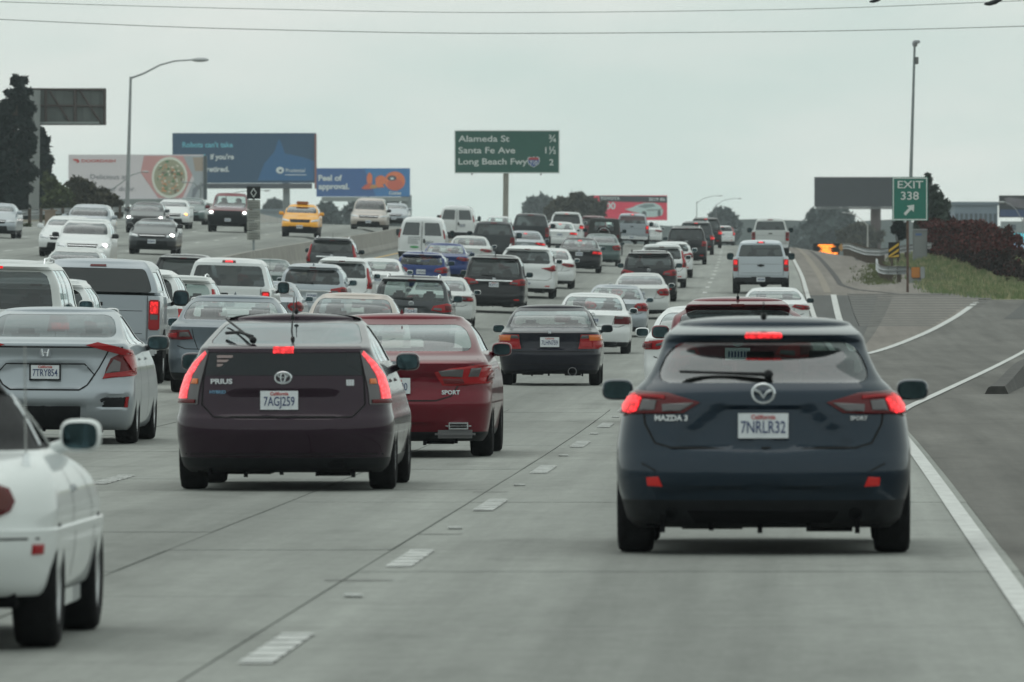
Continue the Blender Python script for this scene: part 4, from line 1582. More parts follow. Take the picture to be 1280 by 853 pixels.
# ---- dark plum liftback, left of it
def plum_liftback():
    r = vehicle('hatchback', 'car', 'dark plum liftback with tall lit tail lights, mast antenna and two-piece rear window', 353, 77.4)
    L, W, H = 4.48, 1.76, 1.435
    kn = [(.15, .24, L - .3, .88, .40, .40, 2.8), (.20, .10, L - .12, .94, .45, .5, 2.8), (.34, .03, L - .03, .98, .5, .6, 2.8), (.50, 0, L, 1.0, .5, .65, 2.8), (.58, .015, L, 1.0, .5, .68, 2.9), (.64, .06, L - .06, .985, .48, .7, 2.9), (.80, .08, L - .3, .950, .46, .8, 2.9),
          (.96, .11, L - .62, .885, .42, .8, 2.8), (1.10, .15, L - 1.15, .812, .38, .55, 2.6), (1.145, .16, L - 1.3, .792, .36, .5, 2.5), (1.165, .22, L - 1.38, .782, .34, .48, 2.5), (1.18, .34, L - 1.42, .774, .32, .46, 2.4),
          (1.26, .86, L - 1.7, .725, .30, .42, 2.4), (1.345, 1.42, L - 2.0, .665, .30, .38, 2.3), (1.385, 1.80, L - 2.15, .62, .3, .38, 2.2)]
    rel = [([(0, .60), (.47, .60), (.43, .80), (0, .80)], .022, .03)]
    B = Body(kn, L, W, H, rel)
    win = {'rear': (1.19, 1.355, .92, .03), 'front': (1.10, 1.35, .9, .05), 'side': [(1.06, 1.31, .04, .24), (1.04, 1.33, .27, .58), (1.04, 1.33, .61, .96)], 'glass': G_SKY, 'front_glass': G_CLEAR, 'side_glass': G_MID}
    build_shell(B, r, PAINT['plum'], win, True, (.27, M_BLACK), (.355, (.95, L - .87)))
    add_wheels(r, W, .95, L - .87, .315, .22, .0)
    underbody(r, W, L, .15)
    add_mirrors(r, B, L - 1.75, 1.03, PAINT['plum'], (.10, .075), .05)
    side_seams(B, r, (.26, .60), .30, 1.02, (.32, .66), PAINT['plum'])
    add_seats(r, W, L - 2.4, L - 3.3, 1.18, M_SEAT)
    # dark vertical lower window
    patch(B, 'r', [(-.80, .935), (.80, .935), (.855, 1.115), (-.855, 1.115)], .006, P('coated_dark_glass', (.006, .010, .014), .05, spec=.35), 'lower_window', r, .012, 5, 14, False)
    patch(B, 'r', [(-.88, 1.118), (.88, 1.118), (.89, 1.158), (-.89, 1.158)], .012, PAINT['plum'], 'spoiler', r, .03, 3, 14, False)
    patch(B, 'r', [(-.115, 1.112), (.115, 1.112), (.12, 1.15), (-.12, 1.15)], .022, M_LITS, 'high_brake_light', r, .03, 2, 10, False)
    shell = [(.81, .70), (1.05, .70), (1.06, .95), (.99, 1.06), (.90, 1.135), (.865, 1.13), (.83, .95)]
    o = lamp(r, B, 'r', shell, M_CLEAR, inner=[([(.915, .745), (.985, .745), (.99, .92), (.955, 1.03), (.885, 1.122), (.865, 1.10), (.895, 1.02), (.918, .93)], M_LITP, 'led_strip'), ([(.83, .708), (.985, .708), (.985, .738), (.83, .738)], M_TAILD), ([(.84, .86), (.90, .86), (.90, .90), (.85, .90)], M_AMBER)], bulge=.03)
    ribbon(B, 'r', [(.60, 1.12), (.65, .90), (.66, .70), (.56, .60), (-.56, .60), (-.66, .70), (-.65, .90), (-.60, 1.12)], .013, M_GAP, 'panel_gap', r)
    ribbon(B, 'r', [(-.80, .30), (.80, .30)], .012, M_GAP, 'panel_gap', r)
    add_plate(r, B, .735, '7AGJ259', x=-.03, frame=False)
    emblem(r, B, .915, 'ellipses', .065)
    skin_text(B, 'PRIUS', .055, M_TRIM, r, -.50, .885, .002, 1.35)
    skin_text(B, 'HYBRID', .036, P('badge_blue', (.15, .30, .45), .3, .4), r, -.53, .80, .001, 1.1)
    skin_text(B, 'III', .060, M_TRIM, r, .54, .875, .004, 1.5)
    m = MB()
    for k in range(3):
        m.rbox(-.54, -.41 - .02 * k, B.surf('r', -.66, 1.06)[0].y - .020, B.surf('r', -.66, 1.06)[0].y - .008, 1.075 - k * .035, 1.098 - k * .035, .003)
    m.build('window_sticker', P('sticker_pale', (.35, .27, .27), .6), r)
    # wiper folded on the slope
    wiper(r, B, -.26, 1.19, -.50, 1.33, .03)
    m = MB()
    a = B.surf('r', -.50 / B.at(1.25)[2], 1.245, .03)[0]
    b_ = B.surf('r', -.27 / B.at(1.19)[2], 1.20, .05)[0]
    m.tube([a, (a + b_) / 2 + Vector((0, 0, .02)), b_], .013, 6)
    m.build('wiper_arm', M_BLACK, r, True)
    antenna(r, .02, 1.75, 1.44, .13, .1)
    m = MB()
    m.tube([(.02, 1.0, 1.26), (.02, 1.4, 1.565)], [.008, .005], 6)
    m.ell((.02, 1.18, 1.40), (.018, .02, .025), 8, 6)
    m.build('mast', M_BLACK, r, True)
    m = MB()
    m.rbox(.33, .52, .06, .20, .19, .26, .03)
    m.build('muffler', M_UNDER, r, True)


plum_liftback()


# ---- red sedan beyond it
def red_sedan():
    r = vehicle('sedan', 'car', 'dark red sedan with a shark-fin antenna, half hidden behind the plum liftback', 493, 93.3)
    L, W, H = 4.88, 1.86, 1.405
    kn = k_sedan(L, W, H, .985, .50, 1.45, .70, .16, 1.30)
    rel = [([(0, .57), (.36, .57), (.42, .80), (0, .82)], .022, .04), ([(0, .10), (.42, .10), (.40, .33), (0, .34)], .03, .03)]
    B = Body(kn, L, W, H, rel)
    win = {'rear': (1.035, 1.292, .92, .09), 'front': (1.05, 1.29, .9, .05), 'side': [(1.03, 1.285, .10, .47), (1.03, 1.29, .50, .97)], 'glass': G_CLEAR, 'front_glass': G_CLEAR, 'side_glass': G_MID}
    build_shell(B, r, PAINT['red'], win, True, (.25, M_BLACK), (.375, (1.05, L - .95)))
    add_wheels(r, W, 1.05, L - .95, .335, .225, .0)
    underbody(r, W, L, .16)
    add_mirrors(r, B, L - 2.0, 1.04, PAINT['red'], (.10, .07), .04)
    side_seams(B, r, (.24, .58), .28, 1.0, (.30, .64), M_CHROME, .84)
    add_seats(r, W, L - 2.6, L - 3.5, 1.23, M_SEAT)
    m = MB()
    m.rbox(-W * .38, W * .38, .75, 1.5, .90, .95, .02)
    m.build('parcel_shelf', M_BLACK, r)
    o = lamp(r, B, 'r', [(.42, .83), (.50, .70), (.74, .70), (1.02, .72), (1.13, .80), (1.13, .90), (.90, .905), (.60, .87)], M_TAIL, inner=[
        ([(.46, .845), (.49, .795), (.70, .785), (.72, .86), (.60, .862)], M_CLEAR), ([(.76, .79), (.86, .79), (.90, .875), (.80, .87)], M_CLEAR), ([(.52, .72), (.72, .72), (.70, .77), (.50, .77)], M_TAILD), ([(.94, .74), (1.08, .78), (1.08, .85), (.96, .80)], M_TAILD)], bulge=.03)
    ribbon(B, 'r', [(-.80, .96), (-.68, .80), (-.55, .60), (-.40, .555), (.40, .555), (.55, .60), (.68, .80), (.80, .96)], .013, M_GAP, 'panel_gap', r)
    add_plate(r, B, .70, '8EZL590')
    emblem(r, B, .90, 'h', .05)
    skin_text(B, 'SPORT', .055, M_TRIM, r, .545, .635, .002, 1.1)
    fin(r, 1.75, H - .012, PAINT['red'])
    for sg in (1, -1):
        m = MB()
        m.rbox(sg * .62 - .125, sg * .62 + .125, .045, .22, .275, .345, .03)
        q = m.build('exhaust_pipe', M_CHROME, r, True)
        m = MB()
        m.rbox(sg * .62 - .10, sg * .62 + .10, .040, .10, .290, .330, .018)
        m.build('exhaust_opening', M_UNDER, q, True)
        m = MB()
        m.rbox(sg * .60 - .21, sg * .60 + .18, .06, .22, .19, .27, .03)
        m.build('bumper_insert', P('insert_grey', (.10, .10, .105), .45), r, True)


red_sedan()


# ---- silver sedan, left
def silver_sedan_left():
    r = vehicle('sedan', 'car', 'silver sedan with claw-shaped red tail lights and dark-framed plate, beyond the roadster', 55, 100.0)
    L, W, H = 4.63, 1.83, 1.43
    kn = [(.15, .24, L - .3, .90, .36, .4, 2.7), (.20, .12, L - .12, .95, .45, .5, 2.7), (.34, .03, L - .03, .985, .5, .6, 2.8), (.48, 0, L, 1.0, .52, .65, 2.9), (.56, .01, L, 1.0, .52, .68, 2.9), (.62, .05, L - .06, 1.0, .5, .7, 2.9), (.78, .08, L - .2, .99, .46, .8, 2.8),
          (.92, .09, L - .62, .965, .42, .8, 2.7), (1.03, .05, L - 1.1, .925, .36, .6, 2.6), (1.055, .06, L - 1.18, .90, .34, .55, 2.6), (1.07, .20, L - 1.28, .875, .33, .5, 2.5), (1.095, .46, L - 1.38, .85, .33, .48, 2.4), (1.22, .92, L - 1.75, .78, .30, .42, 2.3), (1.345, 1.55, L - 2.1, .70, .28, .38, 2.3), (1.385, 1.8, L - 2.2, .655, .28, .38, 2.2)]
    rel = [([(0, .585), (.36, .585), (.49, .70), (.40, .835), (0, .84)], .028, .03), ([(0, .05), (.47, .05), (.38, .42), (0, .42)], .05, .03), ([(.56, .385), (.86, .375), (.86, .51), (.62, .51)], .035, .03)]
    B = Body(kn, L, W, H, rel)
    win = {'rear': (1.115, 1.35, .93, .09), 'front': (1.06, 1.34, .9, .05), 'side': [(1.05, 1.31, .12, .24), (1.04, 1.33, .27, .58), (1.04, 1.33, .61, .97)], 'glass': G_SKY, 'front_glass': G_CLEAR, 'side_glass': G_MID}
    build_shell(B, r, PAINT['silver'], win, True, None, (.375, (.98, L - .95)))
    add_wheels(r, W, .98, L - .95, .335, .235, .0)
    underbody(r, W, L, .16)
    add_mirrors(r, B, L - 1.85, 1.05, PAINT['darkgrey'], (.12, .08), .05)
    side_seams(B, r, (.26, .60), .28, 1.02, (.32, .66), PAINT['silver'])
    add_seats(r, W, L - 2.5, L - 3.4, 1.2, M_SEAT)
    patch(B, 'r', [(-.50, .155), (.50, .155), (.41, .405), (-.41, .405)], .004, M_BLACK, 'bumper_insert', r, .02, 6, 12, False)
    fo = patch(B, 'r', [(.66, .39), (.92, .385), (.94, .50), (.70, .505), (.63, .47)], .004, M_BLACK, 'fog_lamp_recess', r, .02, 5, 6)
    rf = patch(B, 'r', [(.895, .39), (.935, .39), (.945, .50), (.905, .50)], .014, M_TAIL, 'reflector', None, .02, 4, 4)
    for a, b in zip(fo, rf):
        b.parent = a
    # claw shaped lamp: four arms
    for sg in (1, -1):
        g = lambda pl: [(sg * a, b) for a, b in pl]
        base = patch(B, 'r', g([(.66, .69), (.98, .725), (1.10, .80), (1.12, .90), (.90, .96), (.76, .90), (.70, .80)]), .004, M_TAILD, 'tail_light', r, .02, 6, 8, False)[0]
        patch(B, 'r', g([(.68, .74), (.84, .76), (.86, .86), (.79, .89), (.74, .83)]), .016, M_CLEAR, 'reversing_lens', base, .012, 5, 6, False)
        patch(B, 'r', g([(.50, 1.035), (.66, 1.00), (.80, .965), (.98, .91), (1.06, .86), (1.12, .90), (1.0, .985), (.84, 1.03), (.66, 1.055)]), .016, M_TAIL, 'lens', base, .02, 8, 10, False)
        patch(B, 'r', g([(.90, .92), (.98, .76), (1.10, .80), (1.13, .90), (1.04, .97)]), .020, M_TAIL, 'lens', base, .02, 6, 6, False)
        patch(B, 'r', g([(.65, .685), (.98, .715), (1.10, .79), (1.02, .80), (.90, .765), (.68, .74)]), .018, M_TAIL, 'lens', base, .02, 5, 8, False)
    ribbon(B, 'r', [(-.66, .99), (-.56, .80), (-.44, .62), (-.36, .57), (.36, .57), (.44, .62), (.56, .80), (.66, .99)], .015, M_GAP, 'panel_gap', r)
    ribbon(B, 'r', [(-.52, .72), (-.41, .84), (.41, .84), (.52, .72)], .012, M_GAP, 'panel_gap', r)
    add_plate(r, B, .755, '7TRY854', frame=True)
    emblem(r, B, .955, 'h', .062)
    ribbon(B, 'r', [(-.80, 1.015), (.80, 1.015)], .016, M_GAP, 'panel_gap', r)


silver_sedan_left()


# ---- old white roadster cut by the left edge
def white_roadster():
    r = vehicle('roadster', 'car', 'white soft-top roadster with an oval tail light, cut off by the left edge', -180, 42.4, turn=.004)
    L, W, H = 3.96, 1.69, 1.235
    p = 2.35
    kn = [(.20, .30, L - .4, .88, .5, .5, p), (.26, .12, L - .2, .95, .6, .6, p), (.34, .05, L - .08, .975, .66, .7, p), (.46, 0, L, .995, .70, .75, p), (.535, .0, L, 1.0, .70, .75, p), (.545, .035, L - .03, .985, .68, .75, p), (.60, .06, L - .1, .995, .66, .8, p),
          (.70, .12, L - .35, .985, .62, .8, p), (.78, .22, L - .75, .955, .58, .8, p), (.84, .42, L - 1.25, .90, .52, .7, 2.2), (.865, .85, L - 1.42, .845, .42, .6, 2.2), (.88, .98, L - 1.46, .82, .36, .55, 2.2),
          (1.00, 1.15, L - 1.72, .735, .30, .40, 2.2), (1.12, 1.36, L - 1.98, .635, .28, .36, 2.2), (1.18, 1.52, L - 2.1, .57, .28, .36, 2.1)]
    B = Body(kn, L, W, H, [])
    win = {'rear': (.91, 1.12, .72, .04), 'front': (.92, 1.13, .9, .04), 'side': [(.905, 1.10, .22, .97)], 'glass': G_MID, 'front_glass': G_CLEAR, 'side_glass': G_MID}
    o, zs = build_shell(B, r, PAINT['miata'], win, True, (.24, M_UNDER), (.335, (.83, L - .86)))
    # fabric roof: faces above the deck take the cloth
    cloth = P('soft_top_cloth', (.022, .023, .025), .92, nscale=60, namt=.3)
    o.data.materials[3] = M_UNDER
    o.data.materials.append(cloth)
    ci = len(o.data.materials) - 1
    for f in o.data.polygons:
        c = f.center
        if c.z > .885 and c.y < L - 1.62:
            f.material_index = ci
    add_wheels(r, W, .83, L - .86, .292, .205, .005)
    underbody(r, W, L, .19)
    add_mirrors(r, B, L - 1.60, .93, PAINT['miata'], (.098, .078), .05)
    add_seats(r, W, L - 2.5, .9, 1.04, M_SEAT, False)
    lamp(r, B, 'r', [(.46, .66), (.52, .60), (.69, .585), (.78, .62), (.805, .665), (.78, .72), (.69, .75), (.52, .735)], M_TAILD, inner=[([(.60, .61), (.74, .62), (.78, .665), (.74, .71), (.60, .71)], P('aged_lens', (.085, .018, .015), .3, spec=.3))], bulge=.03)
    lamp(r, B, 'r', [(.895, .43), (.945, .43), (.945, .475), (.895, .475)], M_TAIL, 'side_marker', .006, bulge=.003)
    ribbon(B, 'r', [(-.78, .50), (.78, .50)], .010, M_GAP, 'panel_gap', r)
    ribbon(B, 'r', [(.50, .78), (.52, .66), (.60, .56)], .009, M_GAP, 'panel_gap', r, both=True)
    # doors, sill and mirror side details
    for sg in (1, -1):
        for s in (.36, .80):
            v = []
            for z in [.30 + .05 * k for k in range(11)]:
                a = B.side(s - .003, z, sg)
                b = B.side(s + .004, z, sg)
                v += [a + Vector((sg * .002, 0, 0)), b + Vector((sg * .002, 0, 0))]
            link('panel_gap', mesh('panel_gap', v, [(2 * i, 2 * i + 1, 2 * i + 3, 2 * i + 2) for i in range(10)]), M_GAP, r)
        m = MB()
        c = B.side(.42, .70, sg)
        m.rbox(c.x - .01, c.x + .012, c.y - .09, c.y + .09, c.z - .018, c.z + .018, .01)
        m.build('door_handle', M_TRIM, r, True)
        # chrome strip round the side window, running down the windscreen post
        v = [B.side(s, z, sg) + Vector((sg * .008, 0, 0)) for s, z in ((.20, .90), (.22, 1.0), (.24, 1.10), (.5, 1.125), (.9, 1.12), (1.0, 1.08), (1.0, .98), (1.0, .89))]
        m = MB()
        m.tube(v, .012, 6)
        m.build('window_trim', M_CHROME, r, True)
        m = MB()
        c0, c1 = B.side(.05, .235, sg), B.side(.95, .235, sg)
        m.rbox(min(c0.x, c0.x - sg * .06), max(c0.x, c0.x - sg * .06), 1.25, L - 1.3, .155, .245, .01)
        m.build('sill', PAINT['miata'], r, True)
    m = MB()
    c = B.surf('r', .80, .83, 0)[0]
    m.tube([(.70, .62, .84), (.70, .56, 1.36)], [.006, .003], 6)
    m.tube([(.70, .62, .81), (.70, .615, .875)], [.022, .014], 8)
    m.build('antenna', M_CHROME, r, True)
    add_plate(r, B, .66, None)


white_roadster()


# ---- dark navy sedan with an open gap round it
def navy_sedan():
    r = vehicle('sedan', 'car', 'old navy black sedan with red and amber tail lights, nearest in mid lane', 687, 161)
    L, W, H = 4.45, 1.71, 1.36
    kn = k_sedan(L, W, H, .955, .55, 1.12, .715, .20, 1.25)
    rel = [([(0, .62), (.30, .62), (.28, .86), (0, .86)], .022, .03)]
    B = Body(kn, L, W, H, rel)
    win = {'rear': (.985, 1.255, .93, .05), 'front': (1.02, 1.25, .9, .05), 'side': [(1.0, 1.245, .16, .50), (1.0, 1.245, .53, .97)], 'glass': G_MID, 'front_glass': G_MID, 'side_glass': G_MID}
    build_shell(B, r, PAINT['navyblack'], win, True, (.26, M_BLACK), (.35, (1.0, L - .85)))
    common(r, B, W, L, 1.0, L - .85, .30, PAINT['navyblack'], mz=.95, seat_top=1.10, tw=.19)
    lamp(r, B, 'r', [(.56, .62), (1.08, .62), (1.10, .80), (1.06, .86), (.62, .86)], M_TAIL, inner=[
        ([(.60, .80), (.76, .80), (.76, .85), (.64, .85)], M_CLEAR), ([(.77, .76), (1.06, .76), (1.04, .85), (.77, .85)], M_AMBER), ([(.60, .64), (.80, .64), (.80, .74), (.60, .74)], M_TAIL), ([(.83, .64), (1.05, .64), (1.05, .74), (.83, .74)], M_TAIL)])
    ribbon(B, 'r', [(-.80, .575), (.80, .575)], .016, M_GAP, 'panel_gap', r)
    ribbon(B, 'r', [(-.80, .36), (.80, .36)], .012, M_GAP, 'panel_gap', r)
    ribbon(B, 'r', [(.47, .90), (.46, .60)], .009, M_GAP, 'panel_gap', r, both=True)
    add_plate(r, B, .735, '7LHN759', size=(.32, .165))
    emblem(r, B, .90, 'h', .035)
    exhaust(r, .38, .24, .075, -.02)


navy_sedan()

# ---- the rest of the jam
Pn = PAINT
r = vehicle('compact_suv', 'car', 'dark red crossover whose roof and spoiler show above the nearest hatchback', 922, 117)
suv(r, Pn['maroon'], 4.5, 1.82, 1.56, 'wrap', em='ring', ant='rod', d=1.04, top=.55, spoil=.26, rw=.66, plate=None, hero=True, glass_=G_DARK)
r = vehicle('sedan', 'car', 'white sedan showing only its left corner between the dark red crossover and the navy sedan', 884, 135)
sedan(r, Pn['white'], 4.6, 1.80, 1.42, tail='slim', em=None)
r = vehicle('coupe', 'car', 'white low coupe just beyond the dark red crossover, its see-through rear window facing us', 968, 258)
sedan(r, Pn['white'], 4.75, 1.88, 1.40, tail='slim', em='ring', glass_=G_CLEAR, hero=False, mirror=Pn['black'])
r = vehicle('pickup_truck', 'pickup', 'silver pickup with a black emblem on its tailgate and a lit red top light', 951, 347)
pickup(r, Pn['lightsilver'], 5.8, 2.03, 1.93, em='bowtie', chrome=False, high=True, brake=True, gatez=(.66, 1.32))
r = vehicle('pickup_truck', 'pickup', 'white pickup partly hidden, straight ahead of the silver pickup', 963, 500)
pickup(r, Pn['offwhite'], 5.8, 1.96, 1.95, chrome=True)

r = vehicle('sedan', 'car', 'white sedan with trapezoid tail lights directly ahead of the navy black sedan', 739, 226)
sedan(r, Pn['white'], 4.85, 1.80, 1.44, tail='block', em='ring', glass_=G_CLEAR, d=.99, hero=True)
r = vehicle('sedan', 'car', 'silver sedan with round-cornered red tail lights, next ahead of the white sedan', 768, 263)
sedan(r, Pn['silver'], 4.5, 1.76, 1.44, tail='round', em='h', glass_=G_CLEAR, d=1.0)
r = vehicle('sedan', 'car', 'light silver sedan with a greyish rear window, tucked below the black roof-railed suv', 800, 299)
sedan(r, Pn['offwhite'], 4.6, 1.80, 1.44, tail='round', em='ring', glass_=G_MID, d=1.03)
r = vehicle('suv', 'car', 'black suv with wide red tail lights just above the light silver sedan', 811, 331)
suv(r, Pn['black'], 4.8, 1.91, 1.76, 'wrap', em='ring', rails=True, d=1.13)
r = vehicle('compact_suv', 'car', 'white crossover mostly hidden behind the black suv, only its roof and right side showing', 827, 362)
suv(r, Pn['white'], 4.5, 1.84, 1.66, 'pillar', em=None)
r = vehicle('hatchback', 'car', 'white hatchback beyond the half-hidden white crossover, right wheels on open road', 839, 395)
suv(r, Pn['white'], 4.4, 1.76, 1.50, 'wrap', em=None, glass_=G_MID, R=.32)
r = vehicle('suv', 'car', 'boxy black suv with silver roof rails, alone on open road left of the silver pickup', 858, 454)
suv(r, Pn['black'], 4.8, 1.93, 1.82, 'block', em='ring', rails='chrome', d=1.14, p=3.6, top=.34)
r = vehicle('suv', 'car', 'dark suv with lit brake lights, first one beyond the boxy black suv', 870, 505)
suv(r, Pn['darkgrey'], 4.7, 1.90, 1.78, 'block', brake=True, em=None, rails='chrome')
r = vehicle('suv', 'car', 'black suv with a glowing orange-red brake light, farthest dark suv before the crest', 882, 560)
suv(r, Pn['black'], 4.7, 1.90, 1.80, 'block', brake=True, em=None, rails=True)
r = vehicle('hatchback', 'car', 'tiny white hatchback half sunk beyond the crest of the road', 903, 690)
suv(r, Pn['white'], 4.3, 1.76, 1.5, 'pillar', brake=True, em=None)

r = vehicle('sedan', 'car', 'bluish silver sedan with dark red oval tail lights, left of the plum liftback', 284, 142)
sedan(r, Pn['bluegrey'], 4.7, 1.83, 1.47, tail='wide', em=None, glass_=G_CLEAR, hero=True, d=1.05, ant='fin', arch=True)
r = vehicle('sedan', 'car', 'champagne sedan whose roof and clear rear window show above the plum liftback', 437, 166)
sedan(r, Pn['champagne'], 4.7, 1.80, 1.47, tail='wide', em=None, glass_=G_CLEAR)
r = vehicle('suv', 'car', 'dark grey suv with half-clear tail lights and a white plate, above the red sedan', 512, 226)
suv(r, Pn['darkgrey'], 4.8, 1.90, 1.72, 'wrap', em='ring', rails='chrome', plate='7XDA452', ant='rod', d=1.10, z_plate=.88, hero=True, glass_=G_MID, frame=True)
r = vehicle('sedan', 'car', 'white sedan squeezed between the dark grey suv and the chrome-barred black suv', 548, 268)
sedan(r, Pn['offwhite'], 4.8, 1.84, 1.46, tail='wide', em=None)
r = vehicle('suv', 'car', 'black suv with a chrome bar joining its red tail lights above a white plate', 616, 302)
suv(r, Pn['black'], 4.9, 1.97, 1.83, 'wrap', em='h', chrome=True, plate='8DKP117', ant='fin', d=1.12, z_plate=.90, glass_=G_DARK, p=3.4, high=False)
r = vehicle('minivan', 'van', 'white minivan with pointed red tail lights and a dark rear window', 657, 330)
suv(r, Pn['white'], 5.1, 1.98, 1.79, 'chevron', em=None, rails='chrome', d=1.17, top=.36, p=3.0, plate_low=True, ubend=False)
r = vehicle('sedan', 'car', 'white sedan close behind the right shoulder of the white minivan', 685, 352)
sedan(r, Pn['white'], 4.8, 1.84, 1.47, tail='slim', em=None, mirror=Pn['white'])
r = vehicle('sedan', 'car', 'black sedan with lit brake lights and a chrome strip in mid distance', 723, 404)
sedan(r, Pn['black'], 4.9, 1.85, 1.48, tail='wide', brake=True, chrome=True, em='h')
r = vehicle('sedan', 'car', 'dark grey green sedan just below the square black off-roader', 750, 436)
sedan(r, Pn['green'], 4.7, 1.80, 1.46, tail='round', em=None, glass_=G_MID)


def offroader():
    r = vehicle('off_roader', 'car', 'square black off-roader with a spare wheel on its back', 754, 488)
    L, W, H = 4.2, 1.87, 1.90
    p = 7
    kn = [(.45, .02, L, .86, .06, .1, p), (.50, 0, L, .88, .06, .1, p), (1.12, .01, L - .1, .88, .06, .12, p), (1.16, .02, L - 1.5, .87, .06, .10, p), (1.75, .10, L - 1.8, .80, .08, .1, p), (1.85, .13, L - 1.85, .78, .1, .1, 5)]
    B = Body(kn, L, W, H)
    cloth = P('black_hardtop', (.018, .020, .020), .7)
    build_shell(B, r, cloth, {'rear': (1.24, 1.70, .62, .04), 'front': (1.26, 1.72, .9, .04), 'side': [(1.22, 1.72, .05, .45), (1.22, 1.72, .5, .95)], 'glass': G_CLEAR}, False, (.6, M_BLACK))
    add_wheels(r, W, .75, L - .75, .40, .25, 0)
    underbody(r, W * .9, L, .35)
    add_mirrors(r, B, 2.3, 1.25, M_BLACK, (.12, .10), .08)
    add_seats(r, W, 1.8, 1.0, 1.5, M_SEAT)
    m = MB()
    for sg in (-1, 1):
        m.rbox(sg * .80 - .14, sg * .80 + .14, .30, 1.25, .82, .90, .03)
    m.build('wheel_arch', M_BLACK, r, True)
    t, rm = wheel_meshes(.39, .24, 0)
    o = link('spare_wheel', t, None, r, (0, -.12, 1.10))
    o.rotation_euler = (0, 0, -PI / 2)
    m = MB()
    m.tube([(.12 * 0 + .30 * math.cos(2 * PI * k / 24), -.245, 1.10 + .30 * math.sin(2 * PI * k / 24)) for k in range(25)], .012, 6, cap=False)
    m.build('wheel_rim_ring', M_CHROME, r, True)
    for sg in (-1, 1):
        m = MB()
        m.rbox(sg * .72 - .06, sg * .72 + .06, -.04, .04, .90, 1.08, .02)
        m.build('tail_light', M_TAILD, r, True)
    m = MB()
    m.rbox(-.85, .85, -.14, .06, .52, .68, .03)
    m.build('bumper', M_BLACK, r, True)


offroader()
r = vehicle('pickup_truck', 'pickup', 'silver pickup with lit tail lights, right of the square black off-roader', 789, 560)
pickup(r, Pn['silver'], 5.7, 2.0, 1.93, brake=True, chrome=True)
r = vehicle('sedan', 'car', 'small white sedan peeping out right of the silver pickup with lit tail lights', 809, 600)
sedan(r, Pn['white'], 4.6, 1.80, 1.45, tail='slim', em=None)
r = vehicle('suv', 'car', 'dark maroon suv roof just showing between the off-roader and the vehicles left of it', 741, 620)
suv(r, Pn['maroon'], 4.7, 1.88, 1.75, 'block', em=None)

r = vehicle('suv', 'car', 'tall white suv with roof rack and lit top brake light at the left edge', -10, 131)
suv(r, Pn['offwhite'], 4.9, 1.96, 1.93, 'block', brake=True, em=None, rails='chrome', d=1.22, top=.30, p=3.6, hero=False, high=True)
r = vehicle('compact_suv', 'car', 'white crossover wedged between the tall white suv and the silver pickup with camper shell', 40, 141.5)
suv(r, Pn['white'], 4.5, 1.80, 1.66, 'wrap', em=None, hero=False)
r = vehicle('pickup_truck', 'pickup', 'silver pickup with a camper shell, raised lettering on its tailgate and one lit tail light', 118, 151)
pickup(r, Pn['silver'], 5.8, 2.02, 1.96, brake=True, cap=True, chrome=True, word='TUNDRA', high=False, hd=.03, gatez=(.66, 1.36))
r = vehicle('suv', 'car', 'white suv with a lit tail light, just right of the silver pickup with camper shell', 158, 164)
suv(r, Pn['white'], 4.7, 1.88, 1.80, 'block', brake=True, em=None, d=1.16, glass_=G_DARK, high=False)
r = vehicle('compact_suv', 'car', 'white crossover with silver rails in front of the white pickup', 214, 186)
suv(r, Pn['offwhite'], 4.4, 1.80, 1.66, 'pillar', em=None, rails='chrome', glass_=G_MID)
r = vehicle('pickup_truck', 'pickup', 'white pickup with a whip antenna and bright red light above its rear window', 277, 205)
pickup(r, Pn['white'], 5.8, 2.0, 2.02, brake=True, high=True, hd=.08, ant=True)
r = vehicle('sedan', 'car', 'small silver sedan at the right flank of the white pickup with whip antenna', 331, 233)
sedan(r, Pn['silver'], 4.4, 1.76, 1.45, tail='round', em=None, brake=False, d=1.02)
r = vehicle('suv', 'car', 'silver suv with chrome strip and wide dark rear window, behind small silver sedan', 388, 266)
suv(r, Pn['silver'], 4.8, 1.92, 1.72, 'wrap', em=None, chrome=True, d=1.12, ant='fin', rw=.70, z_plate=.84)
r = vehicle('compact_suv', 'car', 'white suv to the right of the silver suv with chrome strip', 425, 291)
suv(r, Pn['white'], 4.5, 1.84, 1.70, 'pillar', em=None)
r = vehicle('sedan', 'car', 'pearl white sedan above the roof of the dark grey suv', 470, 311)
sedan(r, Pn['white'], 4.7, 1.82, 1.47, tail='slim', em=None, glass_=G_CLEAR)
r = vehicle('hatchback', 'car', 'blue hatchback with a broad rear window, the nearer of the two blue cars', 525, 326)
suv(r, Pn['blue'], 4.4, 1.78, 1.53, 'wrap', em=None, glass_=G_MID, ant='fin', R=.32)
r = vehicle('sedan', 'car', 'blue sedan with red wrap-round tail lights, the farther of the two blue cars', 554, 360)
sedan(r, Pn['blue'], 4.7, 1.82, 1.45, tail='slim', em=None, glass_=G_CLEAR)
r = vehicle('sedan', 'car', 'white sedan behind the blue sedan, its roof against the lettered white van', 585, 396)
sedan(r, Pn['offwhite'], 4.8, 1.84, 1.46, tail='slim', em=None, glass_=G_CLEAR)
r = vehicle('pickup_truck', 'pickup', 'dark grey pickup behind the white sedan, below the big green sign', 614, 424)
pickup(r, Pn['darkgrey'], 5.7, 2.0, 1.93, chrome=False)
r = vehicle('sedan', 'car', 'silver sedan right of the dark grey pickup with a lit tail light', 655, 440)
sedan(r, Pn['silver'], 4.7, 1.82, 1.46, tail='slim', em=None, glass_=G_CLEAR, brake=True)
r = vehicle('pickup_truck', 'pickup', 'dark bronze pickup with a broad black rear window, behind the silver sedan', 661, 497)
pickup(r, Pn['darkgrey'], 5.8, 2.03, 1.96, brake=False, chrome=False)
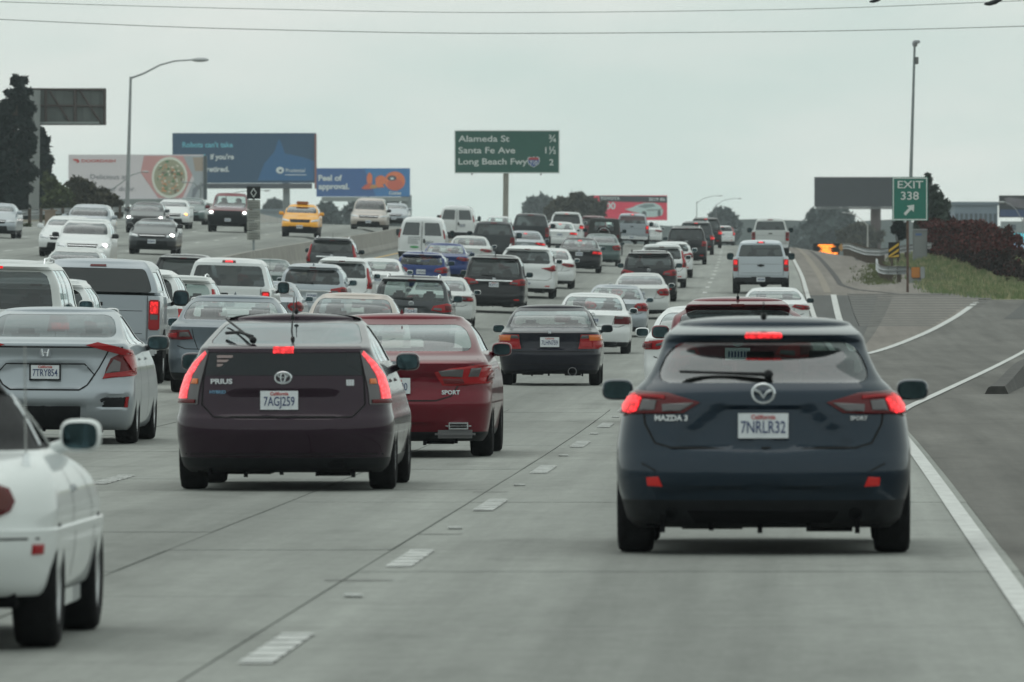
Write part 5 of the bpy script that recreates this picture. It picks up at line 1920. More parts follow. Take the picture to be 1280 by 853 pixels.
r = vehicle('sedan', 'car', 'white sedan with bright brake lights between the bronze pickup and the white suv', 699, 517)
sedan(r, Pn['white'], 4.7, 1.82, 1.48, tail='wide', brake=True, em=None, glass_=G_CLEAR)
r = vehicle('suv', 'car', 'white suv with a black rear window, just left of the square black off-roader', 707, 557)
suv(r, Pn['white'], 5.0, 2.0, 1.90, 'block', brake=True, em=None, d=1.2, p=3.4, rails=True)
r = vehicle('sedan', 'car', 'tiny white sedan roof showing below the post of the green sign', 622, 585)
sedan(r, Pn['white'], 4.7, 1.82, 1.5, tail='wide', em=None, glass_=G_CLEAR)

r = vehicle('compact_suv', 'car', 'dark crossover with tall red pillar lights, alone beside the median barrier', 413, 346)
suv(r, Pn['darkgrey'], 4.5, 1.82, 1.66, 'pillar', em='h', chrome=True, ant='rod', z_plate=.84, d=1.06, rails='chrome')
r = vehicle('suv', 'car', 'black suv behind the cab of the white pickup, far left of the jam', 226, 276)
suv(r, Pn['black'], 4.7, 1.88, 1.78, 'block', em=None)
r = vehicle('sedan', 'car', 'grey-green sedan glimpsed between the white pickup and the silver suv', 330, 302)
sedan(r, Pn['green'], 4.6, 1.80, 1.45, tail='round', em=None, glass_=G_CLEAR)
r = vehicle('passenger_van', 'van', 'white cargo van with lettering on its two rear doors', 526, 411)
van(r, Pn['white'], livery=True)
r = vehicle('passenger_van', 'van', 'plain white van, farther and right of the lettered one', 570, 545)
van(r, Pn['white'])


# ---- the other carriageway
def coming(name, cat, label, px, y, L, **kw):
    r = vehicle(name, cat, label, px, y, True)
    flip(r, -0.0)
    M = r.rotation_euler.to_matrix()
    # the local +Y axis points at the camera; the nose goes to the given distance
    r.location = Vector(r.location) - M @ Vector((0, L, 0))
    col = kw.pop('paint')
    oncoming(r, col, L=L, **kw)
    return r


coming('taxi', 'taxi', 'yellow orange taxi with a roof sign, on the far carriageway', 374, 460, 4.6, paint=Pn['yellow'], shape='suv', W=1.78, H=1.58, sign=True, grille='none', mirror=Pn['yellow'], low=.5)
coming('pickup_truck', 'pickup', 'dark red and black pickup coming towards us with both headlights on', 284, 474, 5.7, paint=Pn['maroon'], shape='pickup', W=2.03, H=1.95, lit=2, grille='big', low=.95)
coming('sedan', 'car', 'dark grey sedan coming towards us with headlights lit, beside the street lamp pole', 180, 452, 4.9, paint=Pn['darkgrey'], W=1.85, H=1.47, lit=2, grille='big')
coming('coupe', 'car', 'low dark grey coupe coming towards us with one lit headlight, nearest on the far carriageway', 189, 357, 4.5, paint=Pn['darkgrey'], W=1.80, H=1.34, lit=4, mirror=Pn['black'])
coming('sedan', 'car', 'white sedan coming towards us with an amber light, right behind the dark grey sedan', 213, 486, 4.7, paint=Pn['white'], W=1.82, H=1.47, lit=2, amber=True)
coming('sedan', 'car', 'dark green oncoming sedan with one white headlight, left of the oncoming pickup', 235, 520, 4.7, paint=Pn['green'], W=1.82, H=1.46, lit=3)
coming('compact_suv', 'car', 'white oncoming crossover with one round lamp lit, at the far left', 101, 318, 4.6, paint=Pn['white'], shape='suv', W=1.84, H=1.66, lit=4, mirror=Pn['black'])
coming('sedan', 'car', 'white oncoming sedan with amber corner light at the far left', 78, 342, 4.7, paint=Pn['white'], W=1.82, H=1.46, lit=4, amber=True)
coming('suv', 'car', 'silver suv coming towards us under the back of the billboard, behind the white cars', 107, 384, 4.7, paint=Pn['silver'], shape='suv', W=1.86, H=1.62)
coming('sedan', 'car', 'silver sedan coming towards us and cut off by the left edge', -9, 400, 4.7, paint=Pn['silver'], W=1.84, H=1.46)
coming('compact_suv', 'car', 'white oncoming crossover with teal windscreen, nearest of the far-left white cars', 87, 281, 4.5, paint=Pn['offwhite'], shape='suv', W=1.84, H=1.62)
coming('minivan', 'van', 'grey minivan coming towards us along the median barrier', 460, 528, 5.1, paint=Pn['champagne'], shape='suv', W=2.0, H=1.80, grille='bar', mirror=Pn['black'])
coming('sedan', 'car', 'pale silver sedan behind the grey minivan', 492, 600, 4.7, paint=Pn['silver'], W=1.82, H=1.46)


# ------------------------------------------------------------------ ground, road, markings
def road_material(name, base, var, stain=0.25, joints=False, rough=0.9):
    """worn paving: broad mottling, lengthwise tyre tracks and oil line, fine grain"""
    m, t, b = nodes_of(name)
    c = t.nodes.new("ShaderNodeUVMap")
    b.inputs['Roughness'].default_value = rough
    b.inputs['Specular IOR Level'].default_value = 0.25

    def noise_(scale, sx, sy, detail=5):
        mp_ = t.nodes.new("ShaderNodeMapping")
        mp_.inputs['Scale'].default_value = (sx, sy, 1)
        n = t.nodes.new("ShaderNodeTexNoise")
        n.inputs['Scale'].default_value = scale
        n.inputs['Detail'].default_value = detail
        n.inputs['Roughness'].default_value = 0.65
        t.links.new(c.outputs[0], mp_.inputs[0])
        t.links.new(mp_.outputs[0], n.inputs['Vector'])
        return n

    def rng(src, a, b_, lo, hi):
        r = t.nodes.new("ShaderNodeMapRange")
        for k, v in zip(('From Min', 'From Max', 'To Min', 'To Max'), (a, b_, lo, hi)):
            r.inputs[k].default_value = v
        t.links.new(src, r.inputs['Value'])
        return r

    def mul(a, b_):
        q = t.nodes.new("ShaderNodeMath")
        q.operation = 'MULTIPLY'
        t.links.new(a, q.inputs[0])
        t.links.new(b_, q.inputs[1])
        return q
    broad = rng(noise_(.5, 1, .10).outputs[0], .3, .7, 1 - var, 1 + var)      # cross bands and patches
    streak = rng(noise_(1.0, 2.2, .03).outputs[0], .3, .7, 1 - stain * .5, 1 + stain * .4)
    grain = rng(noise_(26, 1, 1, 5).outputs[0], .28, .72, .82, 1.18)
    cross = rng(noise_(1.0, 5.0, 2.2, 6).outputs[0], .3, .7, .90, 1.10)         # broom finish and scuffs
    blot = rng(noise_(1.0, .9, .35, 4).outputs[0], .55, .75, 1.0, .80)
    k = mul(mul(mul(mul(broad.outputs[0], streak.outputs[0]).outputs[0], grain.outputs[0]).outputs[0], cross.outputs[0]).outputs[0], blot.outputs[0])
    # dark centre line of each lane: cosine of the cross position
    sep = t.nodes.new("ShaderNodeSeparateXYZ")
    t.links.new(c.outputs[0], sep.inputs[0])
    if joints:
        s = t.nodes.new("ShaderNodeMath")
        s.operation = 'MULTIPLY_ADD'
        s.inputs[1].default_value = 2 * PI / 3.6
        s.inputs[2].default_value = -2 * PI * 1.75 / 3.6
        cs = t.nodes.new("ShaderNodeMath")
        cs.operation = 'COSINE'
        t.links.new(sep.outputs['X'], s.inputs[0])
        t.links.new(s.outputs[0], cs.inputs[0])
        lane = rng(cs.outputs[0], -1, 1, 1.07, .80)
        k = mul(k.outputs[0], lane.outputs[0])
    v = t.nodes.new("ShaderNodeVectorMath")
    v.operation = 'SCALE'
    v.inputs[0].default_value = base
    t.links.new(k.outputs[0], v.inputs['Scale'])
    t.links.new(v.outputs[0], b.inputs['Base Color'])
    bp = t.nodes.new("ShaderNodeBump")
    bp.inputs['Strength'].default_value = .35
    bp.inputs['Distance'].default_value = .008
    t.links.new(noise_(60, 1, 1, 3).outputs[0], bp.inputs['Height'])
    t.links.new(bp.outputs[0], b.inputs['Normal'])
    MATS[name] = m
    return m


M_CONC = road_material('concrete_paving', (.252, .262, .247), .13, .34, True)
M_ASPH = road_material('worn_asphalt', (.128, .125, .116), .24, .45)
M_ASPHD = road_material('dark_asphalt', (.088, .090, .088), .12, .25)
M_GORE = road_material('dusty_gore_paving', (.190, .172, .155), .16, .35)
M_LINE = P('road_paint_white', (.50, .51, .50), .75, nscale=5.0, namt=.30)
M_YEL = P('road_paint_yellow', (.55, .34, .08), .7, nscale=3.0, namt=.15)
M_GROUND = P('ground_soil', (.13, .115, .08), .95, nscale=.15, namt=.35)
M_WALLC = P('barrier_concrete', (.26, .25, .23), .9, nscale=1.2, namt=.22, bump=.3)
M_GALV = P('galvanised_steel', (.30, .32, .33), .45, .6, nscale=2.0, namt=.15)
M_POLE = P('pole_grey_paint', (.23, .26, .27), .55, .2, nscale=1.0, namt=.15)
M_WOOD = P('post_wood', (.09, .07, .055), .9, nscale=5)


def frange(a, b, d):
    n = max(1, round((b - a) / d))
    return [a + (b - a) * i / n for i in range(n + 1)]


def strip(name, offs, ys, dz, mat, parent=None, kind=None, thick=0.0, label=None):
    """sheet following the road; offs(y) -> list of cross positions measured from the lane line"""
    v, f, uv = [], [], []
    m = None
    for y in ys:
        oo = offs(y) if callable(offs) else offs
        m = len(oo)
        for o in oo:
            x = line(y) + o
            v.append((x, y, ground(x, y) + (dz(y) if callable(dz) else dz)))
            uv.append((o, y))
    for i in range(len(ys) - 1):
        for k in range(m - 1):
            f.append((i * m + k, i * m + k + 1, (i + 1) * m + k + 1, (i + 1) * m + k))
    if thick:
        b = len(v)
        v += [(x, y, z - thick) for x, y, z in v]
        uv += uv
        n = len(ys)
        rim = list(range(m)) + [i * m + m - 1 for i in range(1, n)] + [(n - 1) * m + k for k in range(m - 2, -1, -1)] + [i * m for i in range(n - 2, 0, -1)]
        for i in range(len(rim)):
            p, q = rim[i], rim[(i + 1) % len(rim)]
            f.append((p, p + b, q + b, q))
    me = mesh(name, v, f, None, not thick)
    ul = me.uv_layers.new(name='UVMap')
    for lp in me.loops:
        ul.data[lp.index].uv = uv[lp.vertex_index]
    o = link(name, me, mat, parent)
    if kind:
        tag(o, label, None, None, kind)
    return o


YS = frange(-60, 130, 10) + frange(135, 600, 5)[0:] + frange(610, 1000, 15) + frange(1040, 1500, 60)
YG = frange(-300, -70, 40) + YS + [1700, 2000, 2500, 3200, 4200, 6000, 9000]
gob = strip('ground', [-3000, -900, -300, -150, -90, -60, -45, -38, -36, -30, -24, -20.5, -19.5, -18.5, -17.5, -16.8, -12, -6, -2, 3.9, 5.5, 6.5, 7.5, 8.5, 9.5, 10.5, 12, 15, 20, 30, 60, 120, 300, 900, 3000], YG, -.08, M_GROUND, kind='structure')

PAN0, PAN1 = 30.0, 130.0
road = strip('road', [-36, -33, -30, -26, -23, -20.4, -19.8, -19.2, -18.6, -18, -17.4, -16.8, -14, -12, -9, -6, -4, -2, 0, 2, 3.60], YS,
             lambda y: -.045 if PAN0 - 8 <= y <= PAN1 + 1 else 0.0, M_CONC, kind='structure')
# cast concrete panels of the near lanes, with joints between them
seams = [(-12.6, -8.95), (-8.93, -5.2), (-5.18, -1.60), (-1.585, -.21), (-.195, 3.60)]
for (a, b) in seams:
    y = PAN0 - 4 + random.random() * 2
    while y < PAN1 + 1:
        L_ = 4.6 if a > -6 else 6
        y2 = min(y + L_, PAN1 + 2)
        dzr = random.uniform(-.002, .002)
        strip('concrete_panel', [a, (a + b) / 2, b], [y + .006, (y + y2) / 2, y2 - .006], dzr, M_CONC, road, thick=.04)
        y = y2
shoulder = strip('exit_lane', lambda y: [3.605, 4.6, 5.5, 7, 9, 12, 18, 26, 34], frange(-60, 130, 10) + frange(135, 335, 5), -.004, M_ASPH, kind='structure')
gore = strip('gore', lambda y: [3.605, 5, 6, 7, 8.2 - .002 * (y - 335), 9.6 - .003 * (y - 335)], frange(335, 900, 5), -.006, M_GORE, kind='structure')
strip('gore_wedge', lambda y: [3.605, 4.12, 4.12 + .1 + (y - 232) * .018], frange(232, 344, 4), .002, M_ASPHD, kind='structure')
strip('gore_tip', lambda y: [4.25 + (y - 228) * .022, 4.5 + (y - 228) * .036, 4.6 + (y - 228) * .048 - .1], frange(232, 344, 4), .004, M_GORE, kind='structure')
strip('far_ramp', lambda y: [9.6 + (y - 300) * .05, 14, 20, 30], frange(300, 337, 3), .003, M_ASPHD, kind='structure')

# dry skid marks curving through the gore
M_SKID = P('tyre_marks', (.045, .043, .042), .9, nscale=2, namt=.3)
strip('tyre_mark', lambda y: [5.0 + max(0, 372 - y) * .035 + max(0, 358 - y) * .10, 5.22 + max(0, 372 - y) * .035 + max(0, 358 - y) * .10], frange(346, 560, 4), .004, M_SKID, road)
strip('tyre_mark', lambda y: [6.3 + (y - 440) * .012, 6.45 + (y - 440) * .012], frange(440, 560, 8), .004, M_SKID, road)
strip('tyre_mark', lambda y: [4.35, 4.62], frange(350, 600, 10), .002, P('dust_tan', (.225, .198, .165), .95, nscale=1), road)


def offs_line(fn, w):
    return lambda y: [fn(y) - w / 2, fn(y) + w / 2]


A_ = lambda y: 4.55 + (y - 228) * .048
B_ = lambda y: 3.48 if y < 112 else (3.48 + .0009 * (y - 112) ** 2 if y < 137 else 4.04 + .045 * (y - 137))
G_ = lambda y: 4.05 + (y - 228) * .003 + .0
strip('edge_line', offs_line(B_, .125), frange(20, 112, 6) + frange(114, 330, 4), .008, M_LINE, road)
strip('edge_line', offs_line(A_, .20), frange(226, 330, 4), .010, M_LINE, road)
strip('edge_line', offs_line(lambda y: 3.72, .15), frange(232, 900, 6), .010, M_LINE, road)
strip('edge_line', offs_line(lambda y: 4.2 + (y - 232) * .004, .20), frange(232, 345, 4), .012, M_LINE, road)
strip('edge_line', offs_line(lambda y: -15.6, .15), frange(150, 800, 8), .006, M_YEL, road)
strip('edge_line', offs_line(lambda y: -18.15, .15), frange(150, 800, 8), .006, M_YEL, road)
strip('edge_line', offs_line(lambda y: -18.45, .12), frange(150, 800, 8), .006, M_YEL, road)
strip('edge_line', offs_line(lambda y: -33.2, .15), frange(250, 800, 8), .006, M_LINE, road)

ms, mr = None, None


def dash(o, y, ribs=False, w=.15):
    q = strip('lane_dash', [o - w / 2, o + w / 2], frange(y - 1.83, y + 1.83, .915), .006, M_LINE, road)
    if ribs:
        m_ = MB()
        for k in range(6):
            yy = y - 1.6 + k * .64
            x = line(yy) + o
            m_.rbox(x - w / 2, x + w / 2, yy - .10, yy + .10, ground(x, yy) + .003, ground(x, yy) + .013, .004)
        m_.build('stripe_rib', M_LINE, q)


y = 43.0 - 14.63
while y < 700:
    dash(0, y, y < 140)
    y += 14.63
y = 82.0 - 14.63 * 3
while y < 420:
    dash(-3.55, y, y < 110)
    y += 14.63
for o in (-22.1, -25.8, -29.4):
    y = 290 + (o * 3) % 7
    while y < 560:
        dash(o, y)
        y += 14.63
# ceramic markers between the dashes
dot = MB()
dot.rbox(-.055, .055, -.05, .05, 0, .018, .008)
dme = mesh('lane_marker', dot.v, dot.f, None, True)
y = 43.0 + 7.3
while y < 260:
    o = link('lane_marker', dme, M_LINE, road, (line(y), y, ground(line(y), y) + .002))
    y += 14.63
# short dark cuts across the slabs and the shoulder
for (o0, o1, y) in ((-.30, .08, 53.2), (-.2, .10, 63.5), (-.30, -.02, 77), (4.5, 5.3, 97), (4.5, 5.6, 91.5)):
    strip('pavement_cut', [o0, o1], [y, y + .09], .0045, M_SKID, road)
def crack(o0, y0, o1, y1, seed):
    g = random.Random(seed)
    n = 14
    v, f = [], []
    for i in range(n + 1):
        t = i / n
        o = o0 + (o1 - o0) * t + g.uniform(-.05, .05)
        y = y0 + (y1 - y0) * t + g.uniform(-.12, .12)
        x = line(y) + o
        w_ = .004 + .006 * g.random()
        lon = abs(y1 - y0) > abs(o1 - o0)
        z = ground(x, y) + .0035
        v += [(x - (w_ if lon else 0), y - (0 if lon else w_ * 2.5), z), (x + (w_ if lon else 0), y + (0 if lon else w_ * 2.5), z)]
    for i in range(n):
        f.append((2 * i, 2 * i + 1, 2 * i + 3, 2 * i + 2))
    link('crack', mesh('crack', v, f), M_SKID, road)


crack(1.0, 66, 3.4, 67.5, 3)
crack(-4.6, 68, -3.4, 74, 4)
crack(-5.0, 88, -1.7, 89.4, 6)
crack(.1, 92, 3.2, 93, 7)
crack(.9, 104, 1.4, 122, 8)
crack(4.4, 60, 6.5, 63, 9)
crack(5.2, 82, 6.2, 104, 10)
crack(-2.4, 46, -1.7, 52, 11)
# rumble ribs across the gore
rb = MB()
for yy in frange(286, 345, 4.4):
    a, b = 4.75 + (yy - 232) * .004, min(A_(yy) - .2, 12)
    if yy > 322:
        b = A_(yy) + .4
    v = []
    n = 6
    for i in range(n + 1):
        o = a + (b - a) * i / n
        x = line(yy) + o
        for (dy, h) in ((0, .004), (.15, .024), (1.5, .024), (1.7, .004)):
            v.append((x, yy + dy, ground(x, yy + dy) + h))
    f = []
    for i in range(n):
        for k in range(3):
            f.append((i * 4 + k, i * 4 + k + 1, i * 4 + k + 5, i * 4 + k + 4))
    rb.add(v, f)
o = rb.build('rumble_ribs', P('rumble_rib_asphalt', (.115, .112, .105), .95, nscale=3), gore)
o['kind'] = 'stuff'

# ------------------------------------------------------------------ barriers and rails
mbar = empty('median_barrier', (line(300) - 16.8, 300, ground(line(300) - 16.8, 300)))
tag(mbar, 'weathered concrete median barrier between the two carriageways', 'barrier')
prof = [(-.31, -.05), (-.31, .08), (-.20, .30), (-.10, .95), (.10, .95), (.20, .30), (.31, .08), (.31, -.05)]
yy = 262.0
while yy < 700:
    v, f = [], []
    for y in (yy + .02, yy + 5.98):
        x = line(y) - 16.8
        g = ground(x, y)
        for (a, b) in prof:
            v.append((x + a, y, g + b + .02))
    n = len(prof)
    for k in range(n - 1):
        f.append((k, k + 1, n + k + 1, n + k))
    f += [tuple(range(n - 1, -1, -1)), tuple(range(n, 2 * n))]
    me = mesh('barrier_segment', v, f)
    o = link('barrier_segment', me, M_WALLC)
    o.parent = mbar
    o.matrix_parent_inverse = Matrix.Translation(mbar.location).inverted()
    yy += 6.0


def kerb_wall():
    r = empty('roadside_barrier', (line(160) + 6, 160, 0))
    tag(r, 'low dark concrete barrier at the right edge beside the exit lane', 'barrier')
    y = 150.0
    while y < 176:
        v, f = [], []
        for q in (y + .01, y + 3.99):
            x = line(q) + B_(q) + .93 + (q - 150) * .004
            g = ground(x, q)
            h = .24 * sstep(146, 170, q)
            for (a, b) in ((-.22, -.05), (-.14, .10), (-.09, h + .1), (.12, h + .1), (.2, -.05)):
                v.append((x + a, q, g + b))
        n = 5
        for k in range(n - 1):
            f.append((k, k + 1, n + k + 1, n + k))
        f += [tuple(range(n - 1, -1, -1)), tuple(range(n, 2 * n))]
        o = link('barrier_segment', mesh('barrier_segment', v, f), P('tyre_blackened_concrete', (.06, .058, .055), .9, nscale=3, namt=.4))
        o.parent = r
        o.matrix_parent_inverse = Matrix.Translation(r.location).inverted()
        y += 4


kerb_wall()


def guardrail(label, pts, post=2.0, h=.70):
    """W-beam on posts through a list of (x, y) points, resting on the ground"""
    r = empty('guardrail', (pts[0][0], pts[0][1], ground(*pts[0])))
    tag(r, label, 'guardrail')
    inv = Matrix.Translation(r.location).inverted()
    sec = [(-.02, -.155), (.04, -.10), (.04, -.06), (-.02, 0), (.04, .06), (.04, .10), (-.02, .155)]
    v, f = [], []
    P2 = [Vector((a, b, ground(a, b) + h - .155)) for a, b in pts]
    for i, p in enumerate(P2):
        d = (P2[min(i + 1, len(P2) - 1)] - P2[max(0, i - 1)])
        n = Vector((d.y, -d.x, 0)).normalized()
        for (a, b) in sec:
            v.append(p + n * -a * 1.6 + Vector((0, 0, b)))
        for (a, b) in sec:
            v.append(p + n * (-a * 1.6 + .012) + Vector((0, 0, b)))
    k = len(sec)
    for i in range(len(P2) - 1):
        for q in range(k - 1):
            f.append((2 * k * i + q, 2 * k * i + q + 1, 2 * k * (i + 1) + q + 1, 2 * k * (i + 1) + q))
            f.append((2 * k * i + k + q + 1, 2 * k * i + k + q, 2 * k * (i + 1) + k + q, 2 * k * (i + 1) + k + q + 1))
    o = link('beam', mesh('beam', v, f), M_GALV)
    o.parent = r
    o.matrix_parent_inverse = inv
    acc = 0
    for i in range(len(P2) - 1):
        seg = (P2[i + 1] - P2[i]).length
        while acc < seg:
            p = P2[i].lerp(P2[i + 1], acc / seg)
            g = ground(p.x, p.y)
            m = MB()
            m.box(p.x + .05, p.x + .21, p.y - .08, p.y + .08, g - .1, g + h + .02)
            q = m.build('post', M_WOOD)
            q.parent = r
            q.matrix_parent_inverse = inv
            acc += post
        acc -= seg
    return r


X = px2x
guardrail('galvanised guardrail beyond the exit sign, rising over the crest', [(X(1053, 560), 560), (X(1062, 520), 520), (X(1070, 480), 480), (X(1082, 455), 455), (X(1100, 440), 440), (X(1140, 432), 432), (X(1165, 428), 428)])
guardrail('short galvanised guardrail bent round at the foot of the striped marker', [(X(1096, 410), 410), (X(1096, 396), 396), (X(1099, 386), 386), (X(1106, 380), 380), (X(1120, 378), 378), (X(1136, 377), 377)], 1.6, .62)
guardrail('long galvanised guardrail along the far shoulder under the dark trees', [(line(y) - 35.5, y) for y in frange(380, 680, 15)], 8.0)

# ------------------------------------------------------------------ signs
def at(px, py, y):
    return Vector((X(px, y), y, py2z(py, y)))


def solid(pts, y, d):
    """outline in pixels at distance y, d metres thick"""
    a = [at(px, py, y) for px, py in pts]
    n = len(a)
    v = a + [p + Vector((0, d, 0)) for p in a]
    f = [tuple(range(n)), tuple(range(2 * n - 1, n - 1, -1))] + [(k, (k + 1) % n, n + (k + 1) % n, n + k) for k in range(n)]
    return v, f


def board(name, px0, px1, py0, py1, y, d, mat, parent, r=0.0):
    m = MB()
    a, b = at(px0, py1, y), at(px1, py0, y)
    if r:
        m.rbox(a.x, b.x, y, y + d, a.z, b.z, r)
    else:
        m.box(a.x, b.x, y, y + d, a.z, b.z)
    o = m.build(name, mat)
    return adopt(o, parent)


def adopt(o, parent):
    if parent is not None:
        o.parent = parent
        o.matrix_parent_inverse = Matrix.Translation(parent.location).inverted()
    return o


def root_at(name, label, cat, px, y, group=None, z=None):
    x = X(px, y)
    r = empty(name, (x, y, ground(x, y) if z is None else z))
    tag(r, label, cat, group)
    return r


def post(px0, py0, px1, py1, y, rad, mat, parent, name='post', sink=0.0, n=12, rad2=None):
    a, b = at(px0, py0, y), at(px1, py1, y)
    if sink:
        a.z = ground(a.x, y) - .3
    m = MB()
    m.tube([a, b], [rad, rad2 or rad], n)
    return adopt(m.build(name, mat, None, True), parent)


def sign_text(s, cap_px, px, py, y, mat, parent, left=True, bold=.0, squash=1.0, name='lettering', right=False, dy=.03):
    """cap height in pixels, reference point at left (or centre) middle"""
    size = cap_px * y / F / .70
    o = text(name, s, size, mat, None, at(px, py, y) - Vector((0, dy, 0)), bold * size, squash, left, 0, right)
    return adopt(o, parent)


M_GREEN = P('sign_green', (.008, .085, .062), .5, nscale=2, namt=.1)
M_GREEN2 = P('sign_green_bright', (.010, .155, .115), .5, nscale=2, namt=.08)
M_WHITE = P('sign_white', (.62, .66, .65), .5)
M_SBACK = P('sign_back_grey', (.13, .14, .14), .6)

r = root_at('guide_sign', 'big green freeway guide sign on a single post in the median, listing three exits', 'road sign', 633, 700)
board('sign_panel', 568, 699.5, 163, 217, 700, .12, M_GREEN, r)
for (a, b, c, d) in ((568, 699.5, 163, 164.2), (568, 699.5, 215.8, 217), (568, 569.2, 164.2, 215.8), (698.3, 699.5, 164.2, 215.8)):
    board('border', a, b, c, d, 699.98, .02, M_WHITE, r)
sign_text('Alameda St', 7.6, 573, 174, 700, M_WHITE, r, bold=.012, squash=1.28)
sign_text('Santa Fe Ave', 7.6, 573, 188.5, 700, M_WHITE, r, bold=.012, squash=1.26)
sign_text('Long Beach Fwy', 7.6, 573, 202.5, 700, M_WHITE, r, bold=.012, squash=1.22)
sign_text('\u00be', 9.0, 695, 174, 700, M_WHITE, r, left=False, right=True, bold=.012, squash=1.0)
sign_text('1', 7.6, 683.0, 188.5, 700, M_WHITE, r, left=False, right=True, bold=.012, squash=1.1)
sign_text('\u00bd', 9.0, 695, 188.5, 700, M_WHITE, r, left=False, right=True, bold=.012, squash=1.0)
sign_text('2', 7.6, 692, 203.5, 700, M_WHITE, r, left=False, right=True, bold=.012, squash=1.1)
shield = [(659.5, 197.5), (662, 196), (664.5, 197), (667, 196), (669.5, 197), (672, 196), (674.5, 197.5), (674.8, 202), (673, 206), (667, 209.5), (661, 206), (659.2, 202)]
v, f = solid(shield[::-1], 699.93, .03)
adopt(MB().add(v, f).build('route_shield', M_WHITE), r)
sh2 = [(667 + (a - 667) * .88, 202.5 + (b - 202.5) * .88) for a, b in shield]
v, f = solid(sh2[::-1], 699.91, .03)
adopt(MB().add(v, f).build('route_shield', P('shield_blue', (.03, .08, .30), .5)), r)
v, f = solid([(660.5, 200), (660.6, 198), (662.5, 197), (667, 197), (671.5, 197), (673.4, 198), (673.5, 200)][::-1], 699.89, .03)
adopt(MB().add(v, f).build('route_shield', P('shield_red', (.40, .05, .05), .5)), r)
sign_text('710', 5.0, 667, 204, 699.84, M_WHITE, r, left=False, bold=.02, squash=.9)
post(631.5, 330, 632.5, 217, 700.3, .21, P('post_tan', (.25, .24, .21), .7, nscale=1), r, sink=1)
for px in (590, 632, 676):
    board('bracket', px - 1, px + 1, 164, 219, 700.13, .12, M_SBACK, r)

r = root_at('exit_sign', 'green EXIT 338 sign with an arrow on a rusty post in the gore', 'road sign', 1134, 352)
board('sign_panel', 1115.2, 1160, 221.5, 276, 352, .04, M_GREEN2, r)
for (a, b, c, d) in ((1116, 1159, 222.2, 223.6), (1116, 1159, 274, 275.4), (1116, 1117.3, 223.6, 274), (1157.7, 1159, 223.6, 274)):
    board('border', a, b, c, d, 351.99, .01, M_WHITE, r)
sign_text('EXIT', 9.2, 1137.5, 231.5, 352, M_WHITE, r, left=False, bold=.012, squash=1.22)
sign_text('338', 10.0, 1137, 245.5, 352, M_WHITE, r, left=False, bold=.012, squash=1.1)
arrow = [(1129.5, 267), (1132, 269.8), (1139, 262.2), (1142.2, 265.2), (1142.8, 256.0), (1133.2, 257.6), (1136.2, 260)]
v, f = solid(arrow, 351.97, .02)
adopt(MB().add(v, f).build('arrow', M_WHITE), r)
m = MB()
a = at(1134.5, 370, 352.1)
gz = ground(a.x, 352.1)
m.box(a.x - .045, a.x + .045, 352.06, 352.16, gz - .2, py2z(222, 352))
adopt(m.build('post', P('rusty_post', (.10, .06, .045), .85, nscale=4, namt=.35)), r)

# carpool sign standing on the median barrier
r = root_at('carpool_sign', 'tall grey carpool sign stack with a black diamond panel on top, standing in the median', 'road sign', 317, 357)
board('diamond_panel', 308.5, 325.5, 233.3, 248.8, 357, .03, M_BLACK, r)
dm = [(317, 235), (321, 241.2), (317, 247.4), (313, 241.2)]
v, f = solid(dm[::-1], 356.98, .015)
o = adopt(MB().add(v, f).build('diamond', M_WHITE), r)
dm = [(317, 237), (319.9, 241.2), (317, 245.4), (314.1, 241.2)]
v, f = solid(dm[::-1], 356.96, .015)
adopt(MB().add(v, f).build('diamond', M_BLACK), r)
M_GREYS = P('weathered_sign_grey', (.27, .28, .26), .7, nscale=3, namt=.2)
tops = (250.0, 262.5, 276.5, 288.8, 301.0)
for k in range(4):
    board('sign_panel', 308.8, 325.3, tops[k], tops[k + 1] - .9, 357, .03, M_GREYS, r)
    m = MB()
    for q in range(3):
        zz = tops[k] + 2.8 + q * 3.0
        xx = 310.4 + random.random()
        while xx < 322:
            w_ = random.uniform(1.2, 2.6)
            a, b = at(xx, zz + 1.5, 356.985), at(min(xx + w_, 324), zz, 356.985)
            m.box(a.x, b.x, a.y - .003, a.y + .003, a.z, b.z)
            xx += w_ + .8
    adopt(m.build('lettering', P('faded_print', (.15, .155, .15), .7)), r)
post(317, 330, 317, 236, 357.12, .045, M_POLE, r, sink=1)

# striped object marker at the guardrail end
r = root_at('object_marker', 'black and yellow diagonally striped marker behind the short guardrail', 'road sign', 1117, 392)
board('marker_panel', 1110.5, 1124, 303, 322.5, 392, .02, M_BLACK, r)
M_MY = P('marker_yellow', (.62, .38, .03), .5)
for k in range(3):
    y0 = 303.5 + k * 7.2
    pts = [(1111, y0 + 9), (1111, y0 + 12.2), (1123.5, y0 + 3.4), (1123.5, y0 + .2)]
    pts = [(a, min(322, max(303.4, b))) for a, b in pts]
    v, f = solid(pts, 391.985, .012)
    adopt(MB().add(v, f).build('stripe', M_MY), r)
post(1115, 340, 1115, 304, 392.05, .05, M_WOOD, r, sink=1)

r = root_at('rail_end_marker', 'orange and pale box at the right end of the short guardrail', 'marker', 1147, 375)
g = ground(X(1147, 375), 375)
m = MB()
m.rbox(X(1139.5, 375), X(1150, 375), 375, 375.3, g + .18, g + .60, .03)
adopt(m.build('orange_panel', P('marker_orange', (.45, .17, .03), .6, nscale=4)), r)
m = MB()
m.rbox(X(1150.5, 375), X(1156, 375), 375, 375.3, g + .15, g + .62, .03)
m.box(X(1136, 375), X(1152, 375), 375.32, 375.6, g - .05, g + .5)
adopt(m.build('housing', M_GALV), r)

